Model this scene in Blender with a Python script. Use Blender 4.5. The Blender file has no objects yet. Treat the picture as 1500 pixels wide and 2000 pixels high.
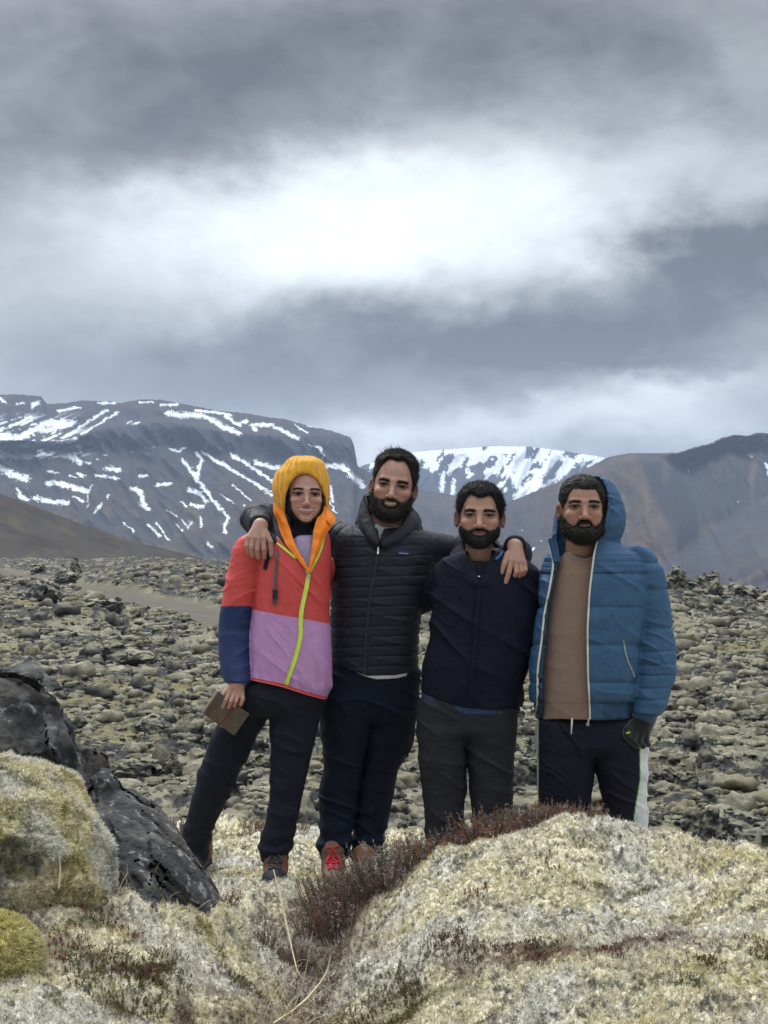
import bpy, math, random
import numpy as np
from concurrent.futures import ThreadPoolExecutor
POOL = ThreadPoolExecutor(4)
def feval(f, P, n=16384):
    """evaluate f in chunks on several threads"""
    if len(P) <= n: return f(P)
    return np.concatenate(list(POOL.map(f, [P[i:i + n] for i in range(0, len(P), n)])))
from mathutils import Vector, Matrix

# ------------------------------------------------------------------ camera
F = 3005.0            # focal length in photograph pixels (1500 x 2000)
HY = 1060.0           # row of the true horizon
CZ = 1.43             # camera height above the ground the group stands on
scene = bpy.context.scene
cam_d = bpy.data.cameras.new("camera")
cam = bpy.data.objects.new("camera", cam_d)
scene.collection.objects.link(cam)
cam_d.sensor_fit = 'VERTICAL'
cam_d.sensor_height = 24.0
cam_d.lens = 24.0 * F / 2000.0
cam_d.shift_y = (HY - 1000.0) / 2000.0
cam_d.clip_start = 0.1
cam_d.clip_end = 30000
cam.location = (0, 0, CZ)
cam.rotation_euler = (math.radians(90), 0, 0)
scene.camera = cam
scene.view_settings.view_transform = 'Standard'
scene.view_settings.look = 'None'
scene.view_settings.gamma = 1
scene.view_settings.exposure = 0.35
scene.cycles.volume_bounces = 1
scene.cycles.max_bounces = 6
scene.cycles.transparent_max_bounces = 8

# ------------------------------------------------------------------ sky
SUN_EL, SUN_AZ = 52.0, -28.0      # azimuth from +Y towards +X
world = bpy.data.worlds.new("World")
scene.world = world
world.use_nodes = True
nt = world.node_tree
nt.nodes.clear()
def N(t, **kw):
    n = nt.nodes.new(t)
    for k, v in kw.items():
        setattr(n, k, v)
    return n
def L(a, b):
    nt.links.new(a, b)
def M(op, a, b=None, c=None):
    n = N('ShaderNodeMath', operation=op)
    for i, v in enumerate((a, b, c)):
        if v is None: continue
        if isinstance(v, (int, float)): n.inputs[i].default_value = v
        else: L(v, n.inputs[i])
    return n.outputs[0]
tc = N('ShaderNodeTexCoord')
sep = N('ShaderNodeSeparateXYZ'); L(tc.outputs['Generated'], sep.inputs[0])
az = M('ARCTAN2', sep.outputs[0], sep.outputs[1])
el = M('ARCSINE', sep.outputs[2])
comb = N('ShaderNodeCombineXYZ'); L(az, comb.inputs[0]); L(el, comb.inputs[1])
# soft billowing of the cloud edges
stretch = N('ShaderNodeVectorMath', operation='MULTIPLY'); L(comb.outputs[0], stretch.inputs[0]); stretch.inputs[1].default_value = (1.0, 1.7, 1.0)
warp = N('ShaderNodeTexNoise'); warp.inputs['Scale'].default_value = 9.5; warp.inputs['Detail'].default_value = 10; warp.inputs['Roughness'].default_value = 0.63
L(stretch.outputs[0], warp.inputs['Vector'])
wsub = N('ShaderNodeVectorMath', operation='SUBTRACT'); L(warp.outputs['Color'], wsub.inputs[0]); wsub.inputs[1].default_value = (0.5, 0.5, 0.5)
wmul = N('ShaderNodeVectorMath', operation='MULTIPLY'); L(wsub.outputs[0], wmul.inputs[0]); wmul.inputs[1].default_value = (0.19, 0.085, 0.0)
wadd = N('ShaderNodeVectorMath', operation='ADD'); L(comb.outputs[0], wadd.inputs[0]); L(wmul.outputs[0], wadd.inputs[1])
P = wadd.outputs[0]
def px2ang(px, py):
    x, z = (px - 750) / F, (HY - py) / F
    return math.atan(x), math.atan(z / math.sqrt(1 + x * x))
# (px, py, rx, ry, brightness change) in the frame of the photograph
SKY = [
    (780, 455, 330, 115, 0.50), (480, 420, 250, 90, 0.24), (1050, 330, 200, 90, 0.20), (1420, 300, 170, 60, 0.17),
    (1150, 480, 120, 60, 0.12), (640, 520, 160, 60, 0.10), (200, 470, 260, 110, 0.17), (850, 250, 150, 40, 0.08),
    (1120, 400, 240, 90, 0.13), (620, 345, 260, 45, 0.12), (350, 560, 260, 60, 0.08),
    (90, 300, 300, 70, -0.12), (520, 265, 330, 80, -0.12), (300, 120, 500, 80, -0.10), (900, 60, 500, 75, -0.12), (1330, 170, 200, 70, -0.07),
    (1430, 470, 140, 75, -0.26), (1240, 560, 170, 75, -0.17), (1000, 670, 260, 62, -0.17), (640, 650, 300, 70, -0.13), (1250, 660, 160, 50, -0.10),
    (620, 780, 260, 50, -0.05), (260, 720, 300, 70, -0.05), (880, 600, 150, 40, -0.08),
    (1330, 745, 170, 34, 0.42), (1120, 800, 180, 30, 0.22), (720, 880, 120, 50, 0.34), (940, 850, 200, 40, 0.28), (1300, 820, 260, 42, 0.24),
    (1480, 720, 60, 30, -0.15), (60, 600, 200, 90, 0.05), (1480, 130, 60, 80, 0.08), (430, 610, 140, 40, 0.05),
]
acc = None
for (px, py, rx, ry, A) in SKY:
    a, e = px2ang(px, py)
    sx, se = F / rx, F / ry
    ma = N('ShaderNodeVectorMath', operation='MULTIPLY_ADD'); L(P, ma.inputs[0])
    ma.inputs[1].default_value = (sx, se, 0); ma.inputs[2].default_value = (-a * sx, -e * se, 0)
    dt = N('ShaderNodeVectorMath', operation='DOT_PRODUCT'); L(ma.outputs[0], dt.inputs[0]); L(ma.outputs[0], dt.inputs[1])
    ex = M('EXPONENT', M('MULTIPLY', dt.outputs['Value'], -0.8))
    acc = M('MULTIPLY_ADD', ex, A * 1.12, acc if acc is not None else 0.30)
# brighter overhead (the hidden sun), dimmer behind the photographer
dz = M('MAXIMUM', sep.outputs[2], 0.0)
sund = (math.cos(math.radians(SUN_EL)) * math.sin(math.radians(SUN_AZ)), math.cos(math.radians(SUN_EL)) * math.cos(math.radians(SUN_AZ)), math.sin(math.radians(SUN_EL)))
sd = N('ShaderNodeVectorMath', operation='DOT_PRODUCT'); L(tc.outputs['Generated'], sd.inputs[0]); sd.inputs[1].default_value = sund
glow = M('POWER', M('MAXIMUM', sd.outputs['Value'], 0.0), 6.0)
high = N('ShaderNodeMapRange', interpolation_type='SMOOTHSTEP'); L(sep.outputs[2], high.inputs['Value'])
high.inputs['From Min'].default_value = 0.36; high.inputs['From Max'].default_value = 0.8; high.inputs['To Min'].default_value = 0.0; high.inputs['To Max'].default_value = 1.0
up = M('MULTIPLY', high.outputs[0], M('MULTIPLY_ADD', glow, 2.2, 1.35))
acc = M('ADD', acc, up)
# broken texture inside the clouds
n2 = N('ShaderNodeTexNoise'); n2.inputs['Scale'].default_value = 9; n2.inputs['Detail'].default_value = 9; n2.inputs['Roughness'].default_value = 0.55; n2.inputs['Distortion'].default_value = 0.4
L(stretch.outputs[0], n2.inputs['Vector'])
acc = M('MULTIPLY_ADD', M('SUBTRACT', n2.outputs[0], 0.5), 0.30, acc)
n4 = N('ShaderNodeTexNoise'); n4.inputs['Scale'].default_value = 26; n4.inputs['Detail'].default_value = 8; n4.inputs['Roughness'].default_value = 0.6; n4.inputs['Distortion'].default_value = 0.6
L(stretch.outputs[0], n4.inputs['Vector'])
acc = M('MULTIPLY_ADD', M('SUBTRACT', n4.outputs[0], 0.5), 0.15, acc)
n3 = N('ShaderNodeTexNoise'); n3.inputs['Scale'].default_value = 3; n3.inputs['Detail'].default_value = 5
L(tc.outputs['Generated'], n3.inputs['Vector'])
acc = M('MULTIPLY_ADD', M('SUBTRACT', n3.outputs[0], 0.5), 0.12, acc)
acc = M('MAXIMUM', acc, 0.10)
ramp = N('ShaderNodeValToRGB'); cr = ramp.color_ramp
cr.elements[0].position = 0.0; cr.elements[0].color = (0.97, 0.99, 1.01, 1)
cr.elements[1].position = 0.75; cr.elements[1].color = (0.94, 1.0, 1.02, 1)
L(acc, ramp.inputs[0])
cmul = N('ShaderNodeVectorMath', operation='SCALE'); L(ramp.outputs[0], cmul.inputs[0]); L(acc, cmul.inputs['Scale'])
bgc = N('ShaderNodeBackground'); L(cmul.outputs[0], bgc.inputs[0]); bgc.inputs[1].default_value = 1.0
sky = N('ShaderNodeTexSky', sky_type='NISHITA'); sky.sun_disc = False
sky.sun_elevation = math.radians(SUN_EL); sky.sun_rotation = math.radians(SUN_AZ)
bgs = N('ShaderNodeBackground'); L(sky.outputs[0], bgs.inputs[0]); bgs.inputs[1].default_value = 0.08
mx = N('ShaderNodeMixShader'); mx.inputs[0].default_value = 0.93; L(bgs.outputs[0], mx.inputs[1]); L(bgc.outputs[0], mx.inputs[2])
wo = N('ShaderNodeOutputWorld'); L(mx.outputs[0], wo.inputs[0])

sun_d = bpy.data.lights.new("sun", 'SUN'); sun_d.energy = 1.5; sun_d.angle = math.radians(12); sun_d.color = (1.0, 0.95, 0.88)
sun = bpy.data.objects.new("sun", sun_d); scene.collection.objects.link(sun)
sun.rotation_euler = Vector(sund).to_track_quat('Z', 'Y').to_euler()

# ------------------------------------------------------------------ numpy noise
def _h(ix, iy, iz, seed):
    h = (ix.astype(np.uint32) * np.uint32(374761393)) ^ (iy.astype(np.uint32) * np.uint32(668265263)) ^ (iz.astype(np.uint32) * np.uint32(2246822519)) ^ np.uint32((seed * 3266489917) & 0xffffffff)
    h = (h ^ (h >> np.uint32(13))) * np.uint32(1274126177)
    h ^= h >> np.uint32(16)
    h = h * np.uint32(2246822519)
    return h ^ (h >> np.uint32(15))
def _hf(ix, iy, iz, seed):
    return _h(ix, iy, iz, seed).astype(np.float32) / np.float32(4294967295.0)
_A = np.linspace(0, 2 * np.pi, 64, endpoint=False)
_G2 = np.stack([np.cos(_A), np.sin(_A)], 1).astype(np.float32)
def gn2(x, y, seed=0):
    x = np.asarray(x, np.float32); y = np.asarray(y, np.float32)
    x0 = np.floor(x); y0 = np.floor(y); fx = x - x0; fy = y - y0
    ix = x0.astype(np.int64); iy = y0.astype(np.int64); z = np.zeros(1, np.int64)
    ux = fx * fx * fx * (fx * (fx * 6 - 15) + 10); uy = fy * fy * fy * (fy * (fy * 6 - 15) + 10)
    r = []
    for dy in (0, 1):
        for dx in (0, 1):
            g = _G2[_h(ix + dx, iy + dy, z, seed) & np.uint32(63)]
            r.append(g[..., 0] * (fx - dx) + g[..., 1] * (fy - dy))
    a = r[0] + (r[1] - r[0]) * ux; b = r[2] + (r[3] - r[2]) * ux
    return (a + (b - a) * uy) * 1.4
_rs = np.random.RandomState(3); _G3 = _rs.normal(size=(128, 3)); _G3 /= np.linalg.norm(_G3, axis=1)[:, None]; _G3 = _G3.astype(np.float32)
COARSE = False
_G3x, _G3y, _G3z = [np.ascontiguousarray(_G3[:, i]) for i in range(3)]
def gn3(Pt, seed=0):
    if COARSE: return np.zeros(len(Pt), np.float32)
    Pt = np.asarray(Pt, np.float32)
    X, Y, Z = np.ascontiguousarray(Pt[:, 0]), np.ascontiguousarray(Pt[:, 1]), np.ascontiguousarray(Pt[:, 2])
    x0, y0, z0 = np.floor(X), np.floor(Y), np.floor(Z); fx, fy, fz = X - x0, Y - y0, Z - z0
    ux, uy, uz = [t * t * t * (t * (t * 6 - 15) + 10) for t in (fx, fy, fz)]
    hx = x0.astype(np.int32).view(np.uint32) * np.uint32(374761393); hy = y0.astype(np.int32).view(np.uint32) * np.uint32(668265263); hz = z0.astype(np.int32).view(np.uint32) * np.uint32(2246822519) ^ np.uint32((seed * 3266489917) & 0xffffffff)
    hz1 = (z0.astype(np.int32) + 1).view(np.uint32) * np.uint32(2246822519) ^ np.uint32((seed * 3266489917) & 0xffffffff)
    out = 0
    for dx, ax, wx in ((0, hx, 1 - ux), (1, hx + np.uint32(374761393), ux)):
        px_ = fx - dx
        for dy, ay, wy in ((0, hy, 1 - uy), (1, hy + np.uint32(668265263), uy)):
            axy = ax ^ ay; w2 = wx * wy; py_ = fy - dy
            for dz_, az_, wz in ((0, hz, 1 - uz), (1, hz1, uz)):
                h = axy ^ az_; h = (h ^ (h >> np.uint32(13))) * np.uint32(1274126177); h = (h ^ (h >> np.uint32(15))) & np.uint32(127)
                out = out + w2 * wz * (_G3x[h] * px_ + _G3y[h] * py_ + _G3z[h] * (fz - dz_))
    return out * 1.5
def fbm2(x, y, o=4, seed=0, r=0.5):
    s = 0; a = 1.0; t = 0
    for k in range(o):
        s = s + a * gn2(x * 2 ** k, y * 2 ** k, seed + k); t += a; a *= r
    return s / t
def fbm3(Pt, o=4, seed=0, r=0.5):
    s = 0; a = 1.0; t = 0
    for k in range(o):
        s = s + a * gn3(Pt * 2 ** k, seed + k); t += a; a *= r
    return s / t
def worley2(x, y, seed=0, jit=0.9):
    x0 = np.floor(x).astype(np.int64); y0 = np.floor(y).astype(np.int64); z = np.zeros(1, np.int64)
    f1 = np.full(x.shape, 9.0, np.float32); f2 = f1.copy(); idv = np.zeros(x.shape, np.float32)
    for dx in (-1, 0, 1):
        for dy in (-1, 0, 1):
            cx = x0 + dx; cy = y0 + dy
            qx = cx + 0.5 + jit * (_hf(cx, cy, z, seed) - 0.5); qy = cy + 0.5 + jit * (_hf(cx, cy, z, seed + 7) - 0.5)
            d = np.sqrt((x - qx) ** 2 + (y - qy) ** 2).astype(np.float32)
            n = d < f1
            f2 = np.where(n, f1, np.minimum(f2, d)); idv = np.where(n, _hf(cx, cy, z, seed + 13), idv); f1 = np.where(n, d, f1)
    return f1, f2, idv
def facets(P, seed, s=5.0, tilt=0.5):
    """broken rock faces: every cell of a 3-D cell pattern is a plane with its own tilt"""
    if COARSE: return np.zeros(len(P), np.float32)
    Q = np.asarray(P, np.float32) * s; b = np.floor(Q).astype(np.int64); best = np.full(len(Q), 99.0, np.float32); sec = best.copy(); val = np.zeros(len(Q), np.float32)
    for dx in (-1, 0, 1):
        for dy in (-1, 0, 1):
            for dz_ in (-1, 0, 1):
                cx, cy, cz = b[:, 0] + dx, b[:, 1] + dy, b[:, 2] + dz_; h = _h(cx, cy, cz, seed); j = [((h >> np.uint32(k)) & np.uint32(1023)).astype(np.float32) / 1023 for k in (0, 10, 20)]
                v = Q - np.stack([cx + .1 + .8 * j[0], cy + .1 + .8 * j[1], cz + .1 + .8 * j[2]], 1).astype(np.float32); d = (v * v).sum(1); m = d < best
                g = _G3[(h ^ (h >> np.uint32(9))) & np.uint32(127)]; sec = np.where(m, best, np.minimum(sec, d)); val = np.where(m, (v * g).sum(1) * tilt + (j[0] - .5) * .35, val); best = np.where(m, d, best)
    return (val - 0.10 * (1 - np.clip((np.sqrt(sec) - np.sqrt(best)) / .12, 0, 1))) / s
def sstep(x, a, b):
    t = np.clip((x - a) / (b - a), 0, 1); return t * t * (3 - 2 * t)
def lerp(a, b, t):
    return a + (b - a) * t
def mixc(c, d, t):
    return c + (d - c) * t[..., None]

# ------------------------------------------------------------------ objects
def tag(o, label=None, cat=None, group=None, kind=None):
    if label: o['label'] = label
    if cat: o['category'] = cat
    if group: o['group'] = group
    if kind: o['kind'] = kind
    return o
def empty(name, loc=(0, 0, 0)):
    o = bpy.data.objects.new(name, None); o.location = loc; o.empty_display_size = 0.1
    scene.collection.objects.link(o); return o
def link(name, me, parent=None):
    o = bpy.data.objects.new(name, me); scene.collection.objects.link(o)
    if parent is not None:
        o.parent = parent
        o.matrix_parent_inverse = Matrix.Translation(parent.location).inverted()
    return o
def mk(name, V, Fc, mat, parent=None, col=None, smooth=True, fmat=None):
    """V (n,3); Fc (m,3|4) or list of such arrays; col (n,3)."""
    fl = Fc if isinstance(Fc, list) else [Fc]
    fl = [np.asarray(f, np.int32) for f in fl if len(f)]
    me = bpy.data.meshes.new(name)
    V = np.asarray(V, np.float32)
    me.vertices.add(len(V)); me.vertices.foreach_set('co', V.ravel())
    loops = np.concatenate([f.ravel() for f in fl]); tot = np.concatenate([np.full(len(f), f.shape[1], np.int32) for f in fl])
    me.loops.add(len(loops)); me.loops.foreach_set('vertex_index', loops)
    me.polygons.add(len(tot)); st = np.zeros(len(tot), np.int32); st[1:] = np.cumsum(tot)[:-1]
    me.polygons.foreach_set('loop_start', st)
    me.polygons.foreach_set('use_smooth', np.full(len(tot), bool(smooth)))
    if isinstance(mat, (list, tuple)):
        for m in mat: me.materials.append(m)
        if fmat is not None: me.polygons.foreach_set('material_index', np.asarray(fmat, np.int32))
    else:
        me.materials.append(mat)
    if col is not None:
        a = me.color_attributes.new('Col', 'FLOAT_COLOR', 'POINT')
        c = np.ones((len(V), 4), np.float32); c[:, :3] = col
        a.data.foreach_set('color', c.ravel())
    me.update(calc_edges=True); me.validate()
    return link(name, me, parent)
def mat(name, color=None, rough=0.8, attr=True, var=0.0, vscale=20, bumps=(), spec=0.3, sheen=0.0, sss=0.0, stretch=(1, 1, 1), metal=0.0, trans=0.0):
    """procedural material: colour from the mesh's own colour attribute (or one colour), varied by noise, with noise bumps (scale, detail, distance)."""
    m = bpy.data.materials.new(name); m.use_nodes = True
    t = m.node_tree; b = t.nodes['Principled BSDF']
    tcn = t.nodes.new('ShaderNodeTexCoord'); mp = t.nodes.new('ShaderNodeMapping'); t.links.new(tcn.outputs['Object'], mp.inputs[0]); mp.inputs['Scale'].default_value = stretch
    if color is None:
        at = t.nodes.new('ShaderNodeAttribute'); at.attribute_name = 'Col'; src = at.outputs['Color']
    else:
        rg = t.nodes.new('ShaderNodeRGB'); rg.outputs[0].default_value = (*color, 1); src = rg.outputs[0]
    if var > 0:
        no = t.nodes.new('ShaderNodeTexNoise'); no.inputs['Scale'].default_value = vscale; no.inputs['Detail'].default_value = 6; no.inputs['Roughness'].default_value = 0.6
        t.links.new(mp.outputs[0], no.inputs['Vector'])
        mr = t.nodes.new('ShaderNodeMapRange'); t.links.new(no.outputs[0], mr.inputs[0])
        mr.inputs[1].default_value = 0.3; mr.inputs[2].default_value = 0.7; mr.inputs[3].default_value = 1 - var; mr.inputs[4].default_value = 1 + var
        sc = t.nodes.new('ShaderNodeVectorMath'); sc.operation = 'SCALE'; t.links.new(src, sc.inputs[0]); t.links.new(mr.outputs[0], sc.inputs['Scale']); src = sc.outputs[0]
    t.links.new(src, b.inputs['Base Color'])
    b.inputs['Roughness'].default_value = rough; b.inputs['Specular IOR Level'].default_value = spec; b.inputs['Metallic'].default_value = metal
    if sheen: b.inputs['Sheen Weight'].default_value = sheen; b.inputs['Sheen Roughness'].default_value = 0.5
    if sss: b.inputs['Subsurface Weight'].default_value = sss; b.inputs['Subsurface Radius'].default_value = (0.012, 0.005, 0.003); b.inputs['Subsurface Scale'].default_value = 1.0
    prev = None
    for (s, d, dist) in bumps:
        no = t.nodes.new('ShaderNodeTexNoise'); no.inputs['Scale'].default_value = s; no.inputs['Detail'].default_value = d; no.inputs['Roughness'].default_value = 0.6
        t.links.new(mp.outputs[0], no.inputs['Vector'])
        bu = t.nodes.new('ShaderNodeBump'); bu.inputs['Distance'].default_value = dist; bu.inputs['Strength'].default_value = 1.0
        t.links.new(no.outputs[0], bu.inputs['Height'])
        if prev: t.links.new(prev, bu.inputs['Normal'])
        prev = bu.outputs[0]
    if prev: t.links.new(prev, b.inputs['Normal'])
    if trans:
        tr = t.nodes.new('ShaderNodeBsdfTranslucent'); t.links.new(src, tr.inputs[0]); ms = t.nodes.new('ShaderNodeMixShader'); ms.inputs[0].default_value = trans
        t.links.new(b.outputs[0], ms.inputs[1]); t.links.new(tr.outputs[0], ms.inputs[2]); t.links.new(ms.outputs[0], t.nodes['Material Output'].inputs[0])
    return m
def W(px, py, Y):
    """photo pixel at distance Y -> world point"""
    return np.array([(px - 750) / F * Y, Y, CZ + (HY - py) / F * Y])
# ================================================================== LAND
M_moss = mat('moss_ground', rough=0.95, var=0.22, vscale=60, bumps=((90, 6, 0.006), (260, 3, 0.003)), spec=0.15)
M_field = mat('moss_lava', rough=0.95, var=0.25, vscale=9, bumps=((12, 8, 0.05), (60, 4, 0.012)), spec=0.15)
M_mount = mat('mountain_slope', rough=0.95, var=0.18, vscale=0.03, bumps=((0.02, 9, 2.5),), spec=0.1)
M_rock = mat('lava_rock', rough=0.85, var=0.3, vscale=8, bumps=((11, 9, 0.05), (55, 6, 0.016)), spec=0.2)
M_track = mat('dirt_track', color=(0.085, 0.072, 0.060), rough=0.95, var=0.25, vscale=1.5, bumps=((3, 6, 0.03),))

# ---- near ground: thin-plate surface through surveyed points
def Gp(px, py, Y):
    p = W(px, py, Y); return (p[0], p[1], p[2])
CP = [
    Gp(300, 1690, 6.7), Gp(540, 1719, 6.45), Gp(660, 1722, 6.5), (0.1, 6.6, 0.0), (0.5, 6.5, 0.02), (0.95, 6.4, 0.02), (1.5, 6.5, -0.12), (2.4, 6.5, -0.15),
    (-1.2, 7.5, 0.0), (-0.6, 7.6, 0.01), (0.0, 7.5, -0.02), (0.6, 7.4, -0.08), (1.4, 7.3, -0.35), (2.4, 7.6, -0.5), (-2.2, 7.6, 0.0),
    Gp(560, 1762, 5.95), (-0.27, 5.35, -0.09), (-0.27, 4.9, -0.12), (-0.24, 4.5, -0.07), (-0.2, 4.0, 0.03),
    Gp(300, 1855, 4.6), Gp(100, 1765, 4.9), Gp(420, 1890, 4.55), Gp(500, 1960, 4.45), Gp(150, 1950, 4.1), Gp(0, 1990, 3.7), Gp(-250, 1900, 4.2),
    Gp(440, 1800, 5.3), Gp(470, 1830, 5.1), Gp(520, 1790, 5.55),
    Gp(700, 1802, 5.35), Gp(800, 1730, 5.4), Gp(900, 1672, 5.45), Gp(1050, 1630, 5.5), Gp(1180, 1612, 5.55), Gp(1300, 1655, 5.6), Gp(1400, 1692, 5.6), Gp(1500, 1690, 5.6), Gp(1700, 1700, 5.6),
    (0.15, 5.95, 0.02), (0.47, 5.95, 0.14), (0.85, 6.0, 0.2), (1.3, 6.05, 0.02),
    Gp(1000, 1800, 4.65), Gp(800, 1850, 4.75), Gp(690, 1930, 4.55), Gp(1400, 1800, 4.6), Gp(1200, 1950, 4.0), Gp(850, 2000, 4.0), Gp(1500, 2000, 3.8), Gp(1180, 1740, 4.95), Gp(1800, 1900, 4.3),
    (-1.6, 2.6, 0.05), (0, 2.6, 0.0), (1.6, 2.6, 0.02), (0, 1.2, -0.1), (-2, 1, -0.1), (2, 1, -0.1),
    (-1.45, 5.8, 0.2), (-1.5, 5.0, 0.25), (-1.12, 5.5, 0.08), (-0.95, 6.2, 0.03), (-2.4, 5.5, 0.2),
]
CP = np.array(CP)
def _tps(r2):
    return 0.5 * r2 * np.log(r2 + 1e-9)
_n = len(CP)
_K = _tps(((CP[:, None, :2] - CP[None, :, :2]) ** 2).sum(-1)) + 0.004 * np.eye(_n)
_Pm = np.concatenate([np.ones((_n, 1)), CP[:, :2]], 1)
_Sy = np.zeros((_n + 3, _n + 3)); _Sy[:_n, :_n] = _K; _Sy[:_n, _n:] = _Pm; _Sy[_n:, :_n] = _Pm.T
_cf = np.linalg.solve(_Sy, np.concatenate([CP[:, 2], np.zeros(3)]))
def tps(x, y):
    x = np.asarray(x, np.float64); y = np.asarray(y, np.float64)
    s = _cf[_n] + _cf[_n + 1] * x + _cf[_n + 2] * y
    for i in range(_n):
        s = s + _cf[i] * _tps((x - CP[i, 0]) ** 2 + (y - CP[i, 1]) ** 2)
    return s
def field_base(x, y):
    yy = np.maximum(y, 1.0); u = x / yy
    # general level of the lava field, its long swells and the ridge that ends it
    z = np.interp(yy, [0, 9, 13, 20, 35, 60, 100, 150, 220, 400, 1200, 9000], [-1.4, -1.5, -1.75, -1.75, -1.6, -1.3, -1.25, -1.0, -1.3, -12, -130, -260])
    z = z + np.interp(u, [-0.3, -0.12, 0.15, 0.3], [0.25, 0.0, 0.0, 0.1]) * sstep(yy, 18, 60)
    z = z + 0.30 * gn2(x * 0.11, y * 0.09, 5) * sstep(yy, 9, 16) * (1 - sstep(yy, 200, 300))
    # hillock of lava on the left, ridge of rock on the right
    z = z + 1.15 * np.exp(-((u + 0.135) / 0.045) ** 4 - ((yy - 105) / 22) ** 2)
    z = z + np.interp(u, [0.05, 0.16, 0.19, 0.25, 0.4], [0.0, 0.55, 0.5, -0.15, -0.6]) * np.exp(-((yy - 62) / 14) ** 2)
    z = z - np.where(u > 0.02, 1, 0) * sstep(yy, 66, 110) * np.minimum(7.0, (yy - 60) * 0.09) * sstep(u, 0.02, 0.16)
    return z
TRACK = [(-40, 1112), (0, 1121), (100, 1138), (200, 1156), (300, 1178), (400, 1203), (440, 1214), (500, 1232), (600, 1262)]
TR = []
for (px, py) in TRACK:
    Y = 60.0
    for _ in range(60):
        zz = float(field_base(np.array([(px - 750) / F * Y]), np.array([Y]))[0]); Y = 0.5 * Y + 0.5 * (CZ - zz) * F / (py - HY)
    TR.append(((px - 750) / F * Y, Y))
TR = np.array(TR)
def track_dist(x, y):
    d = np.full(x.shape, 1e9)
    for (a, b) in zip(TR[:-1], TR[1:]):
        ab = b - a; t = np.clip(((x - a[0]) * ab[0] + (y - a[1]) * ab[1]) / (ab @ ab), 0, 1)
        d = np.minimum(d, np.hypot(x - a[0] - t * ab[0], y - a[1] - t * ab[1]))
    return d
def ground(x, y, full=True):
    """height, rock share, moss colour"""
    x = np.asarray(x, np.float64); y = np.asarray(y, np.float64)
    near = 1 - sstep(y, 7.75, 10.3)
    z = np.zeros_like(x)
    mN = y < 10.5
    zt = np.zeros_like(x)
    zt[mN] = tps(x[mN], y[mN])
    fb = field_base(x, y)
    zn = zt
    # moss relief on the knoll
    hn = np.zeros_like(x); col = np.zeros(x.shape + (3,)); rock = np.zeros_like(x)
    if mN.any():
        xa, ya = x[mN], y[mN]
        wx = xa + 0.10 * gn2(xa * 3, ya * 3, 31); wy = ya + 0.10 * gn2(xa * 3, ya * 3, 32)
        f1, f2, _ = worley2(wx * 4.2, wy * 4.6, 3)
        g1, g2, gi = worley2(wx * 13 + 0.4 * gn2(xa * 9, ya * 9, 4), wy * 13, 6)
        k1_, _, ki = worley2(xa * 33 + 0.5 * gn2(xa * 25, ya * 25, 7), ya * 30, 8)
        h = 0.066 * (0.62 - f1) + 0.026 * (0.6 - g1) * (.5 + gi) + 0.011 * (0.6 - k1_) * (.4 + ki) + 0.050 * gn2(xa * 1.9, ya * 1.9, 9) + 0.016 * gn2(xa * 7, ya * 7, 11)
        if full:
            h = h + 0.0065 * fbm2(xa * 38, ya * 38, 3, 21) + 0.004 * np.abs(gn2(xa * 110, ya * 110, 25))
        feet = np.exp(-((ya - 6.5) / 0.35) ** 4) * (1 - sstep(np.abs(xa + 0.1), 1.0, 1.5))
        hn[mN] = h * (1 - 0.45 * feet)
        # colours
        a = fbm2(xa * 2.1, ya * 2.1, 3, 41); b = fbm2(xa * 8, ya * 8, 3, 44); c = fbm2(xa * 30, ya * 30, 2, 47)
        cream = np.array([0.61, 0.555, 0.41]); grey = np.array([0.60, 0.57, 0.50]); yel = np.array([0.47, 0.425, 0.21]); olive = np.array([0.135, 0.125, 0.05]); brown = np.array([0.14, 0.095, 0.07])
        k = mixc(np.broadcast_to(cream, xa.shape + (3,)), grey, sstep(a + 0.5 * b, -0.15, 0.30))
        k = mixc(k, yel, 0.65 * sstep(b - 0.6 * a + 0.25 * c, 0.22, 0.5))
        k = mixc(k, olive, 0.75 * sstep(fbm2(xa * 5, ya * 5, 4, 61) + 0.35 * c, 0.24, 0.42))
        k = mixc(k, grey * 0.30, 0.8 * sstep(gn2(xa * 55, ya * 50, 71) + 0.8 * gn2(xa * 17, ya * 15, 73) + .4 * gn2(xa * 4, ya * 4, 74), 0.28, 0.55))
        gul_shade = 1.15 * np.exp(-((xa + 0.24 - 0.05 * np.sin(ya * 4)) / 0.19) ** 2) * sstep(ya, 3.9, 4.4) * (1 - sstep(ya, 5.55, 5.9))
        k = mixc(k, brown, np.clip(0.9 * gul_shade * (0.6 + 0.8 * b), 0, 1))  # brown ground, deepened along the gully to paint in its shade
        mound = np.exp(-((xa - 0.50) / 0.36) ** 2 - ((ya - 4.28 - 0.05 * np.sin(xa * 9)) / 0.055) ** 2)
        k = mixc(k, brown * np.array([1.0, 0.8, 0.7]), np.clip(mound * 1.3 * (0.7 + b), 0, 0.95))
        mm2 = np.exp(-((xa - 0.05) / 0.22) ** 2 - ((ya - 4.18) / 0.06) ** 2)
        k = mixc(k, olive, np.clip(mm2 * 1.2 * (0.7 + b), 0, 0.95))
        left = np.exp(-((xa + 0.72 + 0.5 * (ya - 4.4)) / 0.2) ** 2) * (1 - sstep(ya, 4.4, 4.7))
        k = mixc(k, brown * 0.9, np.clip(left * 1.2 * sstep(fbm2(xa * 7, ya * 7, 3, 63), -0.1, 0.25), 0, 1))
        col[mN] = k
    # lava field with pillows of moss and bare rock sticking out
    mF = y > 7.6
    hf = np.zeros_like(x)
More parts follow.
